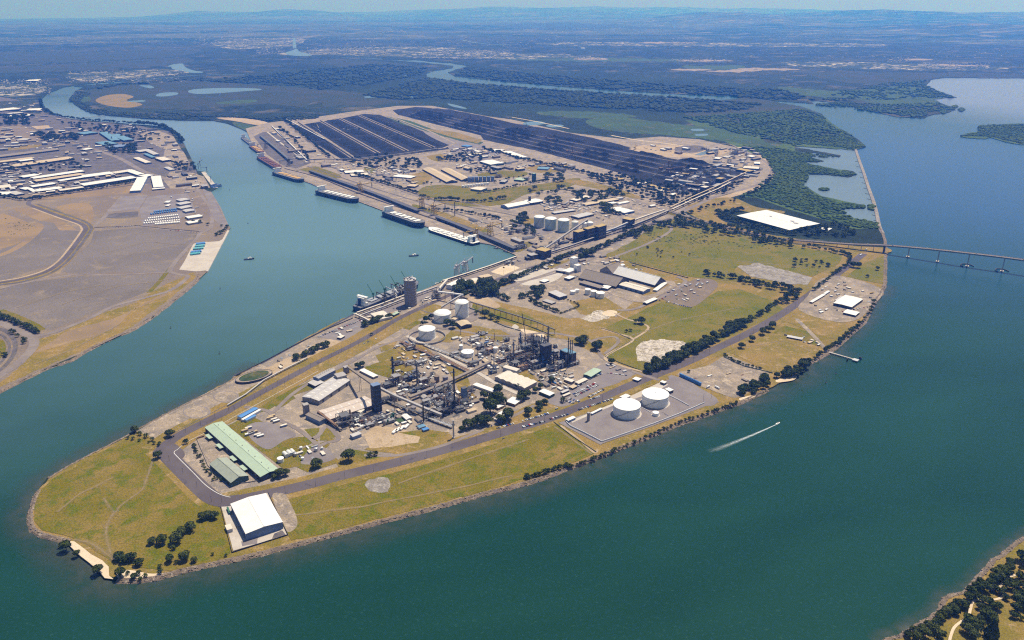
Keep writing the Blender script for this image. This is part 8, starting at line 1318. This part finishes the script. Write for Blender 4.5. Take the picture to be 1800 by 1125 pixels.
tree_fill("0,203 60,206 50,222 0,222", 60, 3, "in the dark wood at the far left", 'dark wood at the far left', 'foliage_blue'); tree_fill("60,236 130,236 140,246 80,250", 60, 3, "beside the far-left rail line", 'trees by the far-left rail line', 'foliage_blue'); T("0,345 40,352 90,346 150,335 200,327 238,320", 80, 2.8, "in the belt above the dry paddock", 'belt above the dry paddock', 1.6, 'foliage_blue'); tree_fill("0,288 130,282 150,298 60,300 0,305", 90, 2.4, "between the long factory roofs", 'trees between the factory roofs', 'foliage_blue'); tree_fill("180,256 240,256 240,272 200,272", 60, 3, "below the blue mill", 'trees below the blue mill', 'foliage_blue'); T("245,219 275,222 297,229 312,240 322,252", 60, 3.4, "on the left river bend's shore", 'shore trees on the left bend', 1.5, 'foliage_blue'); T("72,178 74,188 85,198 107,206 150,212 200,216 245,219", 70, 2.6, "on the shore of the far-left river", 'shore trees far left', 1, 'foliage_blue'); tree_fill("300,285 340,290 345,300 310,302", 30, 2.6, "in the scrub behind the shipyard", 'scrub behind the shipyard', 'foliage_blue'); tree_fill("95,215 240,225 300,245 260,250 150,232", 120, 2.4, "on the left river bend", 'trees on the left river bend', 'foliage_blue')
place_trees()
# ---- woods and mangroves that read as one mass
canopy('mangrove', "1400,246 1450,240 1500,243 1521,257 1500,263 1475,259 1412,253 1396,257 1380,250", 13, 8.5, 'mangrove', 2, dens=.95); canopy('mangrove', "1396,267 1410,268 1440,272 1474,276 1440,276 1420,275 1440,284 1408,285 1450,295 1507,306 1490,310 1424,305 1411,325 1430,340 1470,357 1519,361 1519,366 1475,367 1500,383 1541,392 1545,402 1500,400 1440,382 1380,362 1330,345 1300,346 1330,328 1362,306 1350,285 1380,268", 12, 8, 'mangrove', 3, dens=.97)
canopy('mangrove', "1306,256 1380,262 1396,266 1350,284 1330,268", 13, 8, 'mangrove', 4, dens=.9); canopy('mangrove', "1380,252 1300,236 1200,206 1300,200 1410,192 1444,202 1455,217 1484,232 1505,245 1450,240", 22, 13, 'mangrove', 5, dens=.85); canopy('mangrove', "1690,239 1720,233 1721,221 1765,219 1800,218 1900,222 1980,229 1940,243 1850,249 1796,253 1740,240", 14, 9, 'mangrove', 6, dens=.95)
canopy('mangrove', "1430,184 1525,195 1600,206 1625,206 1638,197 1678,192 1650,181 1560,184 1480,180", 22, 12, 'mangrove', 7, dens=.6); canopy('mangrove', "1440,178 1637,173 1680,172 1650,161 1627,150 1636,141 1560,146 1480,160", 30, 15, 'mangrove', 8, dens=.4); canopy('woodland', "750,137 825,146 960,157 1175,171 1340,183 1300,196 1200,198 1050,190 900,182 760,172 700,176 640,168 700,150", 30, 19, 'foliage_blue', 9, dens=.6); canopy('woodland', "140,163 200,148 300,142 420,136 660,112 750,118 740,132 640,150 560,158 450,148 330,142 200,152 150,160", 38, 20, 'foliage_blue', 10, dens=.35)
canopy('woodland', "822,119 900,126 1050,140 1200,150 1380,158 1430,176 1350,175 1150,162 1000,152 900,144 800,133", 36, 21, 'foliage_blue', 11, dens=.5); canopy('woodland', "120,180 132,184 152,196 172,202 262,209 325,211 375,211 345,205 262,200 200,197 160,188 140,176 160,165 140,160 124,172", 18, 10, 'foliage_blue', 12, dens=.6); canopy('woodland', "260,196 400,204 480,207 560,200 560,208 500,214 470,214 430,207 340,205", 20, 12, 'foliage_blue', 13, dens=.5)
for q in ("1652,197 1660,193.5 1665,197 1658,200", "1673,187 1680,185 1684,188 1677,190", "1684,193 1690,189.5 1696,192.5 1690,196", "1526,361 1532,359 1537,363 1535,369 1528,368", "1439,332 1447,330.5 1456,333 1449,335"): canopy('mangrove', q, 8, 8, 'mangrove', 14, dens=1)
canopy('scrub', "0,380 35,386 55,395 60,402 45,415 20,430 0,436", 12, 2.4, 'foliage', 15, dens=.15); canopy('scrub', "1130,405 1250,402 1400,430 1380,440 1250,430 1150,425", 11, 3.5, 'foliage_light', 16, dens=.28)
canopy('grass_tussocks', "70,900 160,805 250,770 290,810 385,890 400,970 250,998", 12, 1.0, 'foliage_light', 20, dens=.25); canopy('grass_tussocks', "480,876 965,745 1040,797 900,846 510,948", 12, 1.0, 'foliage_light', 21, dens=.3); canopy('grass_tussocks', "1062,577 1165,530 1262,512 1380,545 1200,628 1125,650", 13, 1.3, 'foliage_light', 22, dens=.25); canopy('grass_tussocks', "1065,448 1180,388 1480,448 1430,484 1200,487", 14, 1.8, 'foliage_light', 23, dens=.25)
# far water tower and far bright buildings
tank("white water tower far out on the wooded plain", 1024.5, 84.5, 4.2, 4, 'tank_white', name='water_tower', rings=False, stair=False, cat='water tower'); 
fb = MB(); rnd = random.Random(77)
for (u0, v0, u1, v1, n) in ((740, 88, 900, 103, 220), (450, 82, 500, 96, 60), (540, 84, 680, 96, 150), (640, 50, 720, 60, 60), (1010, 100, 1060, 105, 50), (1180, 104, 1280, 109, 60), (1560, 102, 1600, 110, 40), (1620, 110, 1740, 122, 90), (0, 140, 90, 165, 110), (120, 125, 330, 146, 120), (340, 55, 450, 80, 140), (1340, 56, 1450, 72, 80), (900, 40, 1200, 62, 160), (1180, 66, 1240, 76, 40), (0, 60, 340, 78, 60), (500, 66, 1000, 84, 160), (1240, 90, 1780, 102, 70), (1300, 44, 1780, 60, 80)):
    for k in range(int(n * 1.8)):
        u, v = rnd.uniform(u0, u1), rnd.uniform(v0, v1); p = at(u, v); s_ = rnd.uniform(.5, 1.2) * mpp(u, v) * 1.6; z = curv(p.x, p.y)
        fb.box(p.x, p.y, 1 + z, s_ * 2.2, s_, 7 + s_ * .15, rnd.random() * 3)
o = fb.build('far_town_roofs', 'cream_roof'); o['kind'] = 'stuff'; o['label'] = 'pale roofs of far towns scattered over the plain'
# ---- labels: where a few alike things share one, say which by its order from the left
from collections import defaultdict
by = defaultdict(list)
for o in THINGS: by[o['label']].append(o)
ORD = NUM
for lb, os_ in by.items():
    if len(os_) < 2: continue
    os_.sort(key=lambda o: proj(o.matrix_basis.translation)[0])
    if len(os_) <= 30 or 'tree' in os_[0].name:
        for k, o in enumerate(os_):
            m_ = -(-len(os_) // 11); c_ = -(-len(os_) // m_); sec = (['left half', 'right half'], ['left third', 'middle', 'right third'], ['left end', 'left half', 'right half', 'right end'], ['left end', 'left part', 'middle', 'right part', 'right end'], ['far left end', 'left end', 'left part', 'right part', 'right end', 'far right end'])[min(6, max(2, m_)) - 2]
            n_ = lb + (f", {ORD[k]} of {len(os_)} from the left" if len(os_) <= 12 else f", {ORD[k % c_]} in the {sec[min(k // c_, len(sec) - 1)]}")
            if len(n_.split()) > 16: n_ = lb + f", {k + 1} of {len(os_)} from left"
            if len(n_.split()) <= 16: o['label'] = n_
            else: o['group'] = o.get('group') or lb
    else:
        for o in os_: o['group'] = o.get('group') or lb
# ------------------------------------------------------------------ air
mb = MB(); mb.box(0, 54000, -1100, 270000, 122000, 2300); hz = mb.build('haze', 'white_paint')
hm = bpy.data.materials.new('haze'); hm.use_nodes = True; hm.node_tree.nodes.clear()
pv = hm.node_tree.nodes.new('ShaderNodeVolumePrincipled'); ho = hm.node_tree.nodes.new('ShaderNodeOutputMaterial')
pv.inputs['Color'].default_value = (*HAZE_C, 1); pv.inputs['Density'].default_value = HAZE_D; pv.inputs['Anisotropy'].default_value = 0.3
pv.inputs['Absorption Color'].default_value = (.92, .88, 1, 1)
hm.node_tree.links.new(pv.outputs[0], ho.inputs['Volume']); hz.data.materials.clear(); hz.data.materials.append(hm); hz['kind'] = 'stuff'
